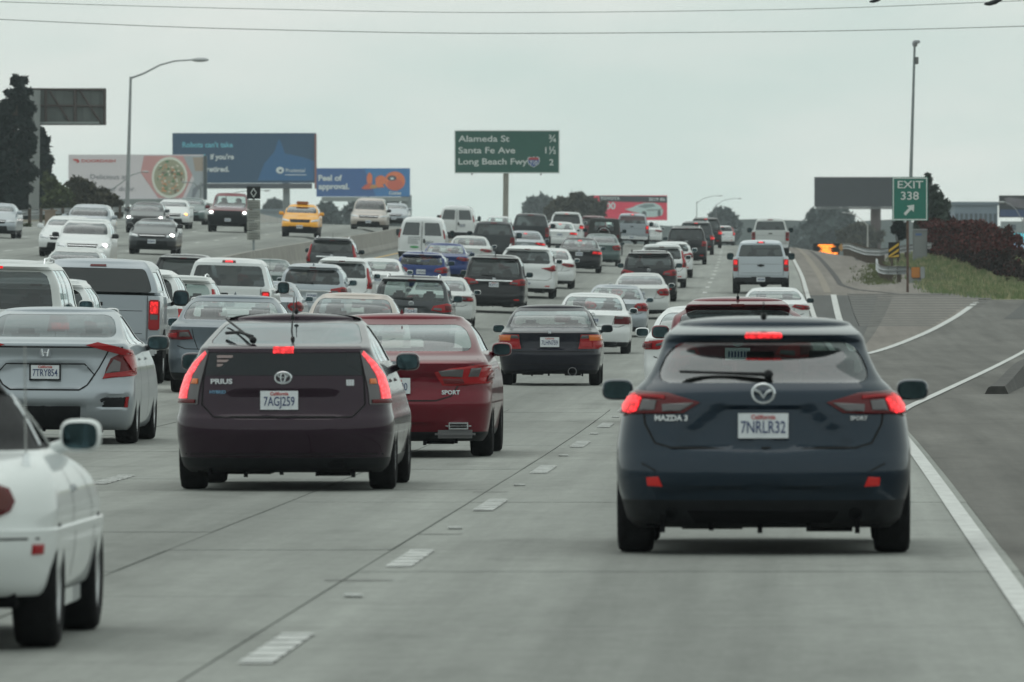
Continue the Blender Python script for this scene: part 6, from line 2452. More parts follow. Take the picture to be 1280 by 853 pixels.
r = root_at('electrical_cabinet', 'tall grey roadside cabinet left of the red hedge', 'cabinet', 1150, 424)
g = ground(X(1150, 424), 424)
m = MB()
m.rbox(X(1141.5, 424), X(1159, 424), 424, 424.6, g - .1, py2z(288, 424), .03)
adopt(m.build('housing', P('cabinet_grey', (.20, .215, .215), .6, .2, nscale=2)), r)
m = MB()
m.rbox(X(1140.8, 424), X(1159.7, 424), 423.95, 424.65, py2z(288, 424), py2z(286.4, 424), .02)
adopt(m.build('lid', M_GALV), r)
board('label_plate', 1144.5, 1152, 292, 294.5, 423.985, .012, P('plate_blue', (.08, .14, .30), .5), r)
board('door', 1143, 1157.5, 296.5, 320, 423.985, .014, P('cabinet_door', (.22, .235, .235), .6, .2), r)

# amber message board on the far shoulder
r = root_at('message_board', 'amber lit message board trailer on the shoulder at the crest', 'message board', 1033, 640)
board('display', 1016.5, 1049, 304.5, 319.5, 640, .15, M_BLACK, r)
M_LED = P('amber_led', (1, .4, .05), .5, emit=(1.0, .26, .03), es=2.6)
led = MB()
for i in range(40):
    for k in range(18):
        px = 1018 + i * .76
        py = 306 + k * .74
        u, w_ = (px - 1032.5) / 15, (py - 305) / 14
        half = .62 if w_ < .32 else (.36 if w_ < .60 else (.42 if w_ < .78 else .95))
        half += .10 * math.sin(i * 1.7 + k * 2.3) + .06 * math.sin(k * 3.1)
        if abs(u + .06 * math.sin(k * 1.3)) < half and random.random() < .86:
            a = at(px, py, 639.97)
            led.box(a.x - .017, a.x + .017, 639.965, 639.99, a.z - .017, a.z + .017)
o = adopt(led.build('led_dots', M_LED), r)
o['kind'] = 'stuff'
post(1033, 330, 1033, 318, 640.3, .08, M_MY, r, 'mast', 1)
m = MB()
c = at(1033, 0, 640.6)
g = ground(c.x, 640.6)
m.rbox(c.x - .7, c.x + .7, 640.0, 641.6, g + .35, g + .55, .05)
adopt(m.build('trailer', M_MY), r)
t_, rr_ = wheel_meshes(.3, .18, 0)
for sg in (1, -1):
    adopt(link('wheel', t_, None, None, (c.x + sg * .8, 640.8, g + .3)), r)
r = root_at('warning_sign', 'small dull orange diamond sign right of the amber message board', 'road sign', 1051.5, 620)
v, f = solid([(1051.5, 304.5), (1055.5, 309.5), (1051.5, 314.5), (1047.8, 309.5)][::-1], 620, .03)
adopt(MB().add(v, f).build('sign_panel', P('dull_orange', (.42, .22, .06), .6)), r)
post(1051.5, 320, 1051.5, 309, 620.08, .03, M_POLE, r, sink=1)

# ------------------------------------------------------------------ poles and lamps
r = root_at('camera_pole', 'very tall thin pole with camera and box at its top, behind the exit sign', 'pole', 1135.5, 450)
a = at(1135.5, 345, 450)
a.z = ground(a.x, 450) - .2
m = MB()
m.tube([a, at(1143.2, 58, 450)], [.105, .055], 12)
adopt(m.build('pole', M_POLE, None, True), r)
m = MB()
c = at(1143.5, 55, 450)
m.ell(tuple(c), (.13, .13, .17), 12, 8)
m.rbox(c.x - .05, c.x + .24, c.y - .3, c.y + .1, c.z + .02, c.z + .16, .03)
m.tube([at(1143, 60, 450), c], .05, 8)
adopt(m.build('camera', P('camera_casing', (.32, .33, .36), .4), None, True), r)
m = MB()
a, b = at(1143.5, 80.5, 450), at(1148, 71.5, 450)
m.rbox(a.x, b.x, 449.85, 450.15, a.z, b.z, .02)
adopt(m.build('equipment_box', M_SBACK), r)


def street_lamp(label, px, y, base_py, top_py, arm, head, rad=.09, mat=None):
    """arm: list of pixel points from the pole top to the lamp"""
    r = root_at('street_lamp', label, 'street lamp', px[0], y, 'street lamps along the freeway')
    a = at(px[0], base_py, y)
    a.z = ground(a.x, y) - .2
    m = MB()
    m.tube([a, at(px[1], top_py, y)], [rad * 1.25, rad * .7], 10)
    adopt(m.build('pole', mat or M_GALV, None, True), r)
    m = MB()
    pts = [at(p, q, y) for p, q in arm]
    m.tube(pts, [rad * .6 - rad * .25 * i / len(pts) for i in range(len(pts))], 8)
    adopt(m.build('arm', mat or M_GALV, None, True), r)
    m = MB()
    e = pts[-1]
    s = 1 if arm[-1][0] > arm[0][0] else -1
    m.ell((e.x + s * head * .5, e.y, e.z), (head * .55, head * .25, head * .14), 12, 8)
    adopt(m.build('lamp_head', P('lamp_head_grey', (.42, .44, .45), .5), None, True), r)


street_lamp('tall street lamp with a long curved arm, left of centre', (158.5, 163.5), 590, 290, 96, [(163.5, 98), (180, 92), (200, 81.5), (218, 76.5), (240, 75)], 1.0, .11)
street_lamp('small lamp whose dark arm crosses the white food billboard', (135, 136), 720, 260, 236, [(136, 240), (150, 230), (165, 219), (178, 215)], .5, .07, M_POLE)
street_lamp('small dark lamp at the right edge of the white food billboard', (251, 251), 760, 290, 228, [(251, 238), (243, 229), (235, 228)], .5, .08, M_POLE)
street_lamp('small lamp with a thin arm in front of the dark blue billboard', (283, 283), 800, 290, 243, [(283, 243), (300, 240), (320, 238), (330, 238.5)], .5, .05, M_POLE)
street_lamp('left one of the two distant lamps above the dark suvs', (870.5, 871), 900, 285, 252, [(871, 254), (880, 248), (890, 245.5), (898, 245)], .4, .05)
street_lamp('right one of the two distant lamps above the dark suvs', (895, 895), 980, 285, 256, [(895, 257), (905, 250.5), (915, 248.5), (922, 248.5)], .4, .05)
street_lamp('pale lamp post right of the dark billboard support', (1084.5, 1084.5), 800, 315, 281, [(1084.5, 282), (1075, 273), (1066, 268), (1058, 266)], .4, .06, P('pole_pale', (.5, .5, .48), .6))
street_lamp('white lamp arching in front of the far right billboard', (1279, 1278), 700, 340, 275, [(1278, 276), (1270, 262), (1262, 255), (1256, 253)], .5, .05)

# overhead wires
def wire(label, pts, y, rad=.013):
    m = MB()
    q = []
    f_ = pchip([p[0] for p in pts], [p[1] for p in pts])
    for px in range(-400, 1700, 40):
        q.append(at(px, f_(px), y))
    m.tube(q, rad, 6)
    o = m.build('overhead_wire', P('wire_dark', (.09, .10, .10), .6), None, True)
    tag(o, label, 'wire', 'overhead wires across the road')
    return o


wire('upper thin wire crossing the sky near the top edge', [(-400, -12), (0, 2.5), (300, 11), (620, 16), (960, 12.5), (1280, 1), (1700, -20)], 300, .009)
wire('lower thin wire crossing the sky', [(-400, 4), (0, 24.5), (300, 36.5), (620, 42), (960, 40), (1280, 33), (1700, 10)], 300, .011)
wire('highest wire, just above the top edge, carrying the left dark clamp', [(-400, -60), (0, -32), (640, -12), (1095, -1), (1280, -6), (1700, -20)], 296, .012)
for label, px, py, y, s in (('dark wire clamp cut off by the top edge, left one', 1096, -.5, 296, .9), ('dark wire clamp on the upper wire near the top right corner', 1243, 1.5, 300, 1.25)):
    m = MB()
    c = at(px, py, y)
    m.tube([c + Vector((-.26 * s, 0, -.08 * s)), c + Vector((-.14 * s, 0, -.07 * s)), c + Vector((.02 * s, 0, -.02 * s)), c + Vector((.22 * s, 0, .06 * s))], [.02 * s, .055 * s, .065 * s, .025 * s], 8)
    o = m.build('wire_clamp', M_BLACK, None, True)
    tag(o, label, 'wire clamp', 'dark clamps on the overhead wires')


# ------------------------------------------------------------------ billboards
def billboard(label, px0, px1, py0, py1, y, mat, posts, rad, skirt=None, back=False, name='billboard', d=.6):
    r = root_at(name, label, 'billboard', (px0 + px1) / 2, y)
    board('panel', px0, px1, py0, py1, y, d, mat, r)
    if skirt:
        a, b, c, e = skirt[:4]
        board('catwalk', a, b, c, e, y - .5, .5, skirt[4] if len(skirt) > 4 else M_SBACK, r)
    for px in posts:
        post(px, py1 + 60, px, py1 - 2, y + d + rad * .6, rad, M_POLE if not back else P('post_grey', (.22, .24, .24), .7), r, sink=1)
    return r


def ellp(cx, cy, rx, ry, n=24, w=0.0, e=1.0):
    return [(cx + rx * math.cos(2 * PI * k / n) * (1 + w * math.sin(5 * k)), cy + ry * math.sin(2 * PI * k / n) * (1 + w * math.cos(3 * k))) for k in range(n)]


def decal(name, pts, y, mat, r, dy=.03):
    v, f = solid(pts, y - dy, dy * .6)
    return adopt(MB().add(v, f).build(name, mat), r)


# white food delivery billboard
Y1 = 1020
M_BW = P('billboard_white', (.74, .70, .74), .6)
r = billboard('white billboard with a bowl of food and lettering, lowest of the three at left', 85.5, 254.5, 193.5, 249, Y1, M_BW, (170,), .5, (112, 246, 249, 256, P('catwalk_grey', (.22, .25, .25), .6)))
board('side_frame', 254.5, 258.5, 195, 250, Y1 - .2, 1.2, P('dark_frame', (.05, .07, .08), .6), r)
M_DR = P('print_red', (.55, .04, .03), .6)
M_DB = P('print_dark', (.12, .14, .17), .6)
decal('print', [(90.5, 199), (97, 199), (99.5, 201.2), (98.5, 203.6), (95.5, 203.8), (96.5, 201.8), (92.5, 201.2)], Y1, M_DR, r)
sign_text('DOORDASH', 3.6, 102, 201.6, Y1, M_DR, r, bold=.02, squash=1.5)
sign_text('Delicious at', 6.0, 113, 221.5, Y1, M_DB, r, bold=.0, squash=1.15)
sign_text('your door.', 6.0, 127, 236.5, Y1, M_DB, r, bold=.0, squash=1.15)
M_PINK = P('print_pink', (.66, .34, .34), .6)
decal('print', [(180, 195.0), (238, 195.0), (242, 215), (228, 247.8), (198, 247.8), (176, 216)], Y1, M_PINK, r)
decal('print', [(229, 195.2), (254.2, 195.2), (254.2, 247.5), (232, 247.8), (243, 224)], Y1, P('print_pale_blue', (.42, .46, .50), .6), r, .045)
decal('print', [(241, 197), (253.8, 197), (253.8, 214), (244, 214)], Y1, P('print_tan', (.42, .34, .28), .6), r, .06)
decal('bowl_print', ellp(212, 222, 22.5, 26), Y1, P('print_bowl', (.78, .80, .72), .6), r, .07)
decal('bowl_print', ellp(212, 222, 19.5, 22.5), Y1, P('print_food', (.40, .40, .28), .6), r, .09)
rnd = random.Random(5)
fm = [P('print_food_green', (.10, .26, .12), .6), P('print_food_cream', (.80, .76, .66), .6), P('print_food_orange', (.70, .36, .18), .6), P('print_food_brown', (.20, .14, .10), .6)]
groups = [MB() for _ in fm]
for k in range(90):
    a, q = rnd.random() * 2 * PI, math.sqrt(rnd.random())
    cx, cy = 212 + 17.5 * q * math.cos(a), 222 + 20.5 * q * math.sin(a)
    v, f = solid(ellp(cx, cy, rnd.uniform(.8, 2.4), rnd.uniform(.6, 1.6), 8, .15), Y1 - .10 - .0015 * k, .001)
    groups[rnd.randrange(4)].add(v, f)
for gq, mt in zip(groups, fm):
    tag(adopt(gq.build('food_print', mt), r), kind='stuff')
decal('print', [(241, 236), (247, 232), (254.2, 229), (254.2, 233), (248, 237), (243, 247), (239.5, 247)], Y1, P('print_grey', (.22, .24, .28), .6), r, .06)

# dark blue billboard
Y2 = 1180
M_NB = P('billboard_navy', (.016, .075, .16), .6)
r = billboard('large dark blue billboard with pale lettering, behind the white food one', 215.5, 395, 166.5, 229, Y2, M_NB, (358,), .45, (258, 390, 229.5, 236, P('catwalk_dark', (.07, .08, .10), .6)))
bluefig = [(322, 226), (330, 205), (343, 190), (347, 178), (349, 174), (352, 180), (356, 192), (380, 197), (393, 202), (393, 226)]
decal('print', bluefig, Y2, P('print_figure_blue', (.018, .13, .32), .6), r)
M_LB = P('print_light_blue', (.14, .50, .64), .6)
M_PW = P('print_offwhite', (.74, .80, .82), .6)
sign_text("Robots can't take", 6.4, 228, 181.5, Y2, M_LB, r, bold=.03, squash=.98)
sign_text('your job', 6.4, 228, 196.5, Y2, M_LB, r, bold=.03, squash=.98)
sign_text("if you're", 6.4, 263, 196.5, Y2, M_PW, r, bold=.03, squash=.98)
sign_text('retired.', 6.4, 258, 212, Y2, M_PW, r, bold=.03, squash=1.05)
decal('print', ellp(350, 213, 5, 4.3), Y2, M_PW, r, .06)
decal('print', ellp(350.5, 213.5, 1.8, 1.5), Y2, M_NB, r, .09)
sign_text('Prudential', 4.4, 357.5, 213.5, Y2, M_PW, r, bold=.01, squash=.95, dy=.06)
decal('print', [(356, 218.3), (383, 218.3), (383, 219.2), (356, 219.2)], Y2, M_PW, r, .06)
board('side_frame', 393.2, 395.8, 168, 236, Y2 - .3, .3, P('frame_rust', (.28, .12, .12), .6), r)

# fruit billboard
Y3 = 1320
M_PB = P('billboard_blue', (.03, .12, .36), .6)
r = billboard('blue billboard with orange fruit, lettered Peel of approval, right of the dark blue one', 395.5, 512.5, 210.5, 246, Y3, M_PB, (508,), .75, (402, 511, 246.5, 252, P('catwalk_pale', (.25, .28, .28), .6)))
decal('print', [(455, 211), (512, 211), (512, 245.5), (470, 245.5)], Y3, P('print_mid_blue', (.03, .20, .50), .6), r, .02)
sign_text('Peel of', 7.0, 398, 223, Y3, M_PW, r, bold=.035, squash=1.05, dy=.06)
sign_text('approval.', 7.0, 398, 233.5, Y3, M_PW, r, bold=.035, squash=1.05, dy=.06)
sign_text('Cuties', 3.8, 486, 241.7, Y3, M_PW, r, bold=.03, squash=1.1, dy=.08)
M_OR = P('print_orange', (.85, .20, .06), .6)
M_OR2 = P('print_orange_deep', (.70, .12, .06), .6)
decal('fruit_print', ellp(493.5, 226.5, 13, 12), Y3, M_OR, r, .06)
decal('fruit_print', ellp(494, 231, 10, 7), Y3, M_OR2, r, .08)
decal('fruit_print', ellp(476, 225.5, 7, 6), Y3, M_OR, r, .09)
decal('fruit_print', [(469, 230), (473, 221), (478, 222), (476, 229), (481, 234), (472, 235)], Y3, M_OR, r, .10)
decal('fruit_print', ellp(462, 224, 3.6, 8), Y3, M_OR, r, .07)
decal('fruit_print', [(451.5, 236), (457, 231), (463, 229), (468, 232), (464, 236.5), (455, 237)], Y3, M_OR2, r, .09)
decal('fruit_print', ellp(467, 233.5, 4.5, 2.4), Y3, P('print_orange_pale', (.60, .30, .08), .6), r, .10)
decal('sticker_print', ellp(490, 223, 5.5, 3.2), Y3, P('print_dark_green', (.03, .06, .09), .6), r, .11)
decal('sticker_print', ellp(490, 223.5, 2.4, 1.5), Y3, M_PW, r, .13)

# red and black car billboard
Y4 = 1500
M_RB = P('billboard_red', (.85, .02, .08), .6)
r = billboard('distant red and black car billboard near the centre', 736.5, 834, 244.5, 275.5, Y4, M_RB, (786,), .6)
decal('print', [(736.7, 244.7), (833.8, 245.6), (833.8, 253.6), (736.7, 251.6)], Y4, P('print_black', (.02, .022, .03), .6), r, .04)
decal('print', [(742.3, 245), (749, 245), (749, 252.5), (742.3, 252.5)], Y4, M_RB, r, .06)
decal('print', ellp(745.6, 248.6, 1.9, 1.4), Y4, M_PW, r, .08)
sign_text('TOYOTA', 3.4, 750.5, 248.4, Y4, M_PW, r, bold=.02, squash=1.2, dy=.08)
sign_text('2019 86', 3.6, 811, 249.6, Y4, M_PW, r, bold=.02, squash=1.2, dy=.08)
sign_text('$500', 8.0, 744, 258, Y4, M_PW, r, bold=.03, squash=1.1, dy=.08)
M_CP = P('print_car_pale', (.55, .68, .68), .6)
decal('car_print', [(781, 262), (790, 259.5), (796, 256.5), (806, 253.8), (818, 253.8), (825, 257), (829, 263), (828, 269), (818, 271.5), (806, 271.5), (800, 267), (788, 264)], Y4, M_CP, r, .06)
decal('car_print', [(797, 258.5), (806, 255.3), (816, 255.2), (820, 258), (806, 260.5)], Y4, P('print_car_glass', (.22, .30, .31), .6), r, .08)
decal('car_print', ellp(805, 268, 3.0, 4.0), Y4, P('print_wheel', (.10, .12, .13), .6), r, .09)
decal('car_print', ellp(824, 266.5, 2.0, 4.2), Y4, P('print_wheel', (.10, .12, .13), .6), r, .09)
decal('car_print', [(808, 262), (827, 261.5), (827, 263), (809, 264)], Y4, P('print_car_line', (.28, .34, .34), .6), r, .08)

# dark blank digital screen at right
Y5 = 1230
M_SCR = P('screen_dark', (.014, .018, .026), .5, nscale=.8, namt=.2)
r = billboard('wide dark blank digital billboard on a brown post, partly behind the exit sign', 1018, 1156, 221.5, 259, Y5, P('screen_casing', (.06, .065, .075), .6), (), .5, (1021, 1153, 259.3, 261.6, M_SBACK))
board('screen', 1019.2, 1154.8, 223, 257.6, Y5 - .06, .06, M_SCR, r)
post(1094, 340, 1094, 258, Y5 + 1.2, .62, P('post_brown', (.075, .045, .045), .7, nscale=.6), r, sink=1)
post(1098.2, 340, 1098.2, 258, Y5 + 2.4, .30, P('post_brown', (.075, .045, .045), .7), r, sink=1)

# back of a billboard at left
Y6 = 600
r = billboard('bare back of a billboard on a thick pole, in front of the dark tall trees', 33, 132.3, 110.5, 156.5, Y6, P('billboard_back', (.10, .115, .11), .7, nscale=.5, namt=.2), (), .5, (33, 124, 152.5, 155, P('catwalk_steel', (.25, .28, .28), .6)))
post(42.2, 330, 44.2, 113, Y6 - .8, .33, P('pole_back', (.24, .26, .26), .6), r, 'pole', 1)
M_ANG = P('brace_brown', (.06, .045, .04), .7)
for (a, b, c, d) in ((62, 114, 88, 154), (100, 114, 126, 154), (57, 113, 57, 155), (94, 113, 94, 155), (131, 112, 131, 156), (34, 111.5, 131, 112.5), (34, 132, 131, 133)):
    m = MB()
    m.tube([at(a, b, Y6 - .12), at(c, d, Y6 - .12)], .07 if a != c else .10, 6)
    adopt(m.build('brace', M_ANG), r)
for k in range(8):
    board('rib', 46 + k * 11.2, 46.9 + k * 11.2, 113, 151, Y6 - .06, .06, P('rib_grey', (.08, .09, .088), .7), r)

# far right: screen with a lit lower part
Y7 = 980
r = billboard('billboard at the right edge with a lit cyan and violet screen below it', 1249, 1310, 244.5, 272, Y7, P('poster_dark', (.022, .025, .030), .6), (1285,), .5)
decal('print', [(1255, 248), (1262, 247), (1280, 249), (1304, 250), (1304, 262), (1272, 260), (1258, 256)], Y7, P('poster_grey', (.16, .15, .17), .6, nscale=.5, namt=.4), r, .05)
decal('print', [(1250, 262), (1308, 263), (1308, 272), (1250, 271)], Y7, P('poster_blue', (.03, .06, .16), .6), r, .05)
board('name_plate', 1251, 1310, 277, 290, Y7, .5, P('name_plate_pale', (.30, .34, .36), .6), r)
decal('print', [(1263.5, 281), (1270, 281), (1270, 288), (1263.5, 288)], Y7, P('poster_mark', (.10, .12, .15), .6), r, .05)
board('lit_screen', 1257, 1310, 292, 328, Y7 + .1, .4, P('screen_cyan', (.05, .4, .5), .5, emit=(.05, .62, .75), es=.8), r)
decal('screen_picture', [(1258, 300), (1268, 298), (1280, 302), (1292, 300), (1294, 310), (1270, 314), (1259, 309)], Y7, P('screen_white', (.5, .6, .8), .5, emit=(.35, .62, .95), es=.8), r, .04)
decal('screen_picture', [(1270, 316), (1290, 314), (1306, 318), (1306, 327), (1272, 327)], Y7, P('screen_violet', (.3, .2, .6), .5, emit=(.32, .22, .62), es=.7), r, .04)

# ------------------------------------------------------------------ buildings and walls
def building(name, label, px0, px1, py0, y, depth, col, cols=0, rows=0, py1=None):
    r = root_at(name, label, 'building', (px0 + px1) / 2, y)
    a, b = X(px0, y), X(px1, y)
    g = ground((a + b) / 2, y) - 2
    top = py2z(py0, y)
    m = MB()
    m.box(a, b, y, y + depth, g, top - .4)
    adopt(m.build('wall', P(name + '_wall_%d' % int(px0), col, .8, nscale=.12, namt=.14)), r)
    m = MB()
    m.box(a - .3, b + .3, y - .3, y + depth + .3, top - .4, top)
    adopt(m.build('parapet', P('parapet_grey_%d' % int(px0), tuple(c * .8 for c in col), .8)), r)
    if cols:
        h = (top - g - 3)
        for i in range(cols):
            for k in range(rows):
                w = (b - a) / cols
                m = MB()
                x0 = a + w * (i + .2)
                z1 = top - 1.4 - k * 3.6
                m.box(x0, x0 + w * .6, y - .05, y + .1, z1 - 1.6, z1)
                adopt(m.build('window', P('far_window', (.05, .07, .09), .3)), r)
    return r


building('office_building', 'blue grey flat-roofed building behind the red hedge', 1193, 1247, 252.5, 1150, 25, (.20, .25, .31), 9, 3)
building('warehouse', 'long low bluish warehouse under the billboards at left', 226, 352, 261.5, 1350, 40, (.25, .30, .34), 12, 1)
building('shed', 'pale shed under the white food billboard', 205, 232, 259, 1250, 20, (.40, .44, .48), 2, 1)
w = root_at('concrete_wall', 'pale concrete wall behind the taxi on the far shoulder', 'wall', 335, 760)
m = MB()
ys_ = frange(640, 880, 20)
v, f = [], []
for y in ys_:
    x = line(y) - 36.5
    g = ground(x, y)
    v += [(x, y, g - .5), (x, y, g + 1.5), (x - .3, y, g + 1.5), (x - .3, y, g - .5)]
for i in range(len(ys_) - 1):
    for k in range(3):
        f.append((4 * i + k, 4 * i + 4 + k, 4 * i + 5 + k, 4 * i + 1 + k))
f.append((0, 1, 2, 3))
m.add(v, f)
adopt(m.build('wall_face', P('wall_pale', (.45, .44, .42), .85, nscale=.4)), w)
w = root_at('block_wall', 'tan block wall behind the guardrail at the far left', 'wall', 62, 470)
m = MB()
for (a, b) in ((56, 69),):
    x0, x1 = X(a, 470), X(b, 470)
    m.box(x0, x1, 470, 470.4, ground(x0, 470) - .3, py2z(264, 470))
    m.box(x0 - .1, x1 + .1, 469.95, 470.45, py2z(264, 470), py2z(262.5, 470))
adopt(m.build('wall_face', P('wall_tan', (.24, .19, .15), .85, nscale=1)), w)

# ------------------------------------------------------------------ vegetation
import numpy as np
rng_ = np.random.default_rng(11)


def leafmat(name, col, var=.35, trans=.25):
    m, t, b = nodes_of(name)
    c = t.nodes.new("ShaderNodeTexCoord")
    n = t.nodes.new("ShaderNodeTexNoise")
    n.inputs['Scale'].default_value = 1.1
    n.inputs['Detail'].default_value = 8
    n.inputs['Roughness'].default_value = .7
    rr = t.nodes.new("ShaderNodeMapRange")
    rr.inputs['From Min'].default_value = .35
    rr.inputs['From Max'].default_value = .65
    rr.inputs['To Min'].default_value = 1 - var
    rr.inputs['To Max'].default_value = 1 + var
    v = t.nodes.new("ShaderNodeVectorMath")
    v.operation = 'SCALE'
    v.inputs[0].default_value = col
    t.links.new(c.outputs['Object'], n.inputs['Vector'])
    t.links.new(n.outputs[0], rr.inputs['Value'])
    t.links.new(rr.outputs[0], v.inputs['Scale'])
    t.links.new(v.outputs[0], b.inputs['Base Color'])
    b.inputs['Roughness'].default_value = .7
    b.inputs['Specular IOR Level'].default_value = .2
    return m


def leaves(name, blobs, n, size, mat, parent, seed=0, mat2=None, frac2=.3):
    """leaf-sized faces gathered in tufts through the volume of several blobs (centre, radii)"""
    g = np.random.default_rng(seed + 3)
    vol = np.array([b[1][0] * b[1][1] * b[1][2] for b in blobs])
    cnt = np.maximum(30, (n * vol / vol.sum()).astype(int))
    allv = []
    for (c, rad), k in zip(blobs, cnt):
        nt_ = max(4, k // 34)
        d = g.normal(size=(nt_, 3))
        d /= np.linalg.norm(d, axis=1)[:, None]
        tc_ = d * (g.random((nt_, 1)) ** .45) * np.array(rad) + np.array(c)
        idx = g.integers(0, nt_, k)
        tr_ = min(rad) * .30
        p = tc_[idx] + g.normal(size=(k, 3)) * tr_ * .55
        allv.append(p)
    p = np.concatenate(allv)
    k = len(p)
    a = g.normal(size=(k, 3))
    a /= np.linalg.norm(a, axis=1)[:, None]
    b = np.cross(a, g.normal(size=(k, 3)))
    b /= np.linalg.norm(b, axis=1)[:, None] + 1e-9
    s = size * (.6 + .8 * g.random((k, 1)))
    q = np.stack([p - a * s, p + b * s * .45, p + a * s, p - b * s * .45], axis=1).reshape(-1, 3)
    me = bpy.data.meshes.new(name)
    me.vertices.add(4 * k)
    me.vertices.foreach_set('co', q.astype(np.float32).ravel())
    me.loops.add(4 * k)
    me.loops.foreach_set('vertex_index', np.arange(4 * k, dtype=np.int32))
    me.polygons.add(k)
    me.polygons.foreach_set('loop_start', np.arange(0, 4 * k, 4, dtype=np.int32))
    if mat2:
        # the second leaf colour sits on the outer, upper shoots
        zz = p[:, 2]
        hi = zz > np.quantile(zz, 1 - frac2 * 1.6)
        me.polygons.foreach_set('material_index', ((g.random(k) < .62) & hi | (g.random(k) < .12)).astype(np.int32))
    me.update(calc_edges=True)
    me.validate()
    me.materials.append(mat)
    if mat2:
        me.materials.append(mat2)
    return adopt(link(name, me), parent)


LM_DARK = leafmat('leaf_dark', (.012, .022, .020))
LM_OLIVE = leafmat('leaf_olive', (.060, .075, .030))
LM_BROWN = leafmat('leaf_brown_green', (.060, .056, .036))
LM_MID = leafmat('leaf_mid', (.035, .050, .040))
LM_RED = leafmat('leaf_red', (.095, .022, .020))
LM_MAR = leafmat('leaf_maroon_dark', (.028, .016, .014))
LM_FAR = leafmat('leaf_far_hazed', (.070, .092, .090))  # distance haze put into the leaf colour, paler and bluer
M_BARK = P('bark', (.06, .045, .035), .95, nscale=2, namt=.3)


def tree(label, px, y, blobs, n, size, mat, seed, name='tree', group=None, trunk=.25, cat='tree', depth=1.0, mat2=None, base_z=None, frac2=.3):
    """blobs in pixels: (cx, cy, rx, ry); the depth of a blob follows its width"""
    r = root_at(name, label, cat, px, y, group)
    k = y / F
    bl = []
    rn = random.Random(seed)
    for (cx, cy, rx, ry) in blobs:
        dy = rn.uniform(-.4, .4) * rx * k * depth
        c = at(cx, cy, y)
        bl.append(((c.x, y + dy, c.z), (rx * k, rx * k * .9 * depth, ry * k)))
    gx = X(px, y)
    g = ground(gx, y) if base_z is None else base_z
    m = MB()
    top = max(b[0][2] for b in bl)
    m.tube([(gx, y, g - .3), (gx + .05, y, g + (top - g) * .4), (gx, y, g + (top - g) * .85)], [trunk, trunk * .7, trunk * .25], 8)
    for b in bl:
        s = g + (b[0][2] - g) * .45
        m.tube([(gx, y, s), ((gx + b[0][0]) / 2, (y + b[0][1]) / 2, (s + b[0][2]) / 2 + .1), b[0]], [trunk * .45, trunk * .3, trunk * .1], 6)
    adopt(m.build('trunk', M_BARK, None, True), r)
    leaves('crown', bl, n, size, mat, r, seed, mat2, frac2)
    return r


tree('tall dark conifer with a narrow top at the far left', 18, 585, [(22, 113, 13, 18), (12, 138, 16, 24), (31, 138, 13, 28), (33, 175, 15, 28), (34, 212, 13, 30), (8, 185, 18, 32), (22, 195, 13, 34), (8, 240, 22, 40), (20, 250, 15, 40), (14, 285, 22, 20)], 15000, .24, LM_DARK, 1, trunk=.35)
tree('dark bushy tree cut off by the left edge', -8, 545, [(-4, 140, 12, 22), (-10, 180, 20, 34), (-6, 250, 24, 40), (4, 215, 14, 25)], 7000, .24, LM_DARK, 2, trunk=.3)
tree('dark rounded tree behind the pole of the bare billboard', 50, 640, [(46, 180, 15, 20), (50, 205, 16, 28), (50, 235, 14, 32), (48, 265, 20, 24)], 10000, .24, LM_DARK, 3, trunk=.25)
tree('olive green bush right of the dark trees', 70, 625, [(66, 228, 12, 14), (72, 250, 16, 18), (64, 272, 20, 14), (84, 268, 14, 14)], 6000, .22, LM_OLIVE, 4, trunk=.12, name='shrub', cat='shrub')
tree('brownish bush below the left end of the white billboard', 102, 628, [(98, 236, 13, 15), (108, 245, 16, 18), (95, 262, 17, 16), (118, 262, 16, 16)], 6000, .22, LM_BROWN, 5, trunk=.12, name='shrub', cat='shrub')
tree('low brown bush left of the tall street lamp', 134, 630, [(130, 250, 14, 14), (140, 262, 13, 14), (126, 270, 17, 10)], 4000, .22, LM_BROWN, 6, trunk=.1, name='shrub', cat='shrub')
tree('low green ground bush at the far left behind the guardrail', 22, 470, [(12, 286, 14, 6), (28, 285, 13, 6), (20, 288, 20, 5)], 2500, .14, LM_OLIVE, 7, trunk=.05, name='shrub', cat='shrub')
FARG = 'hazy trees beyond the road'
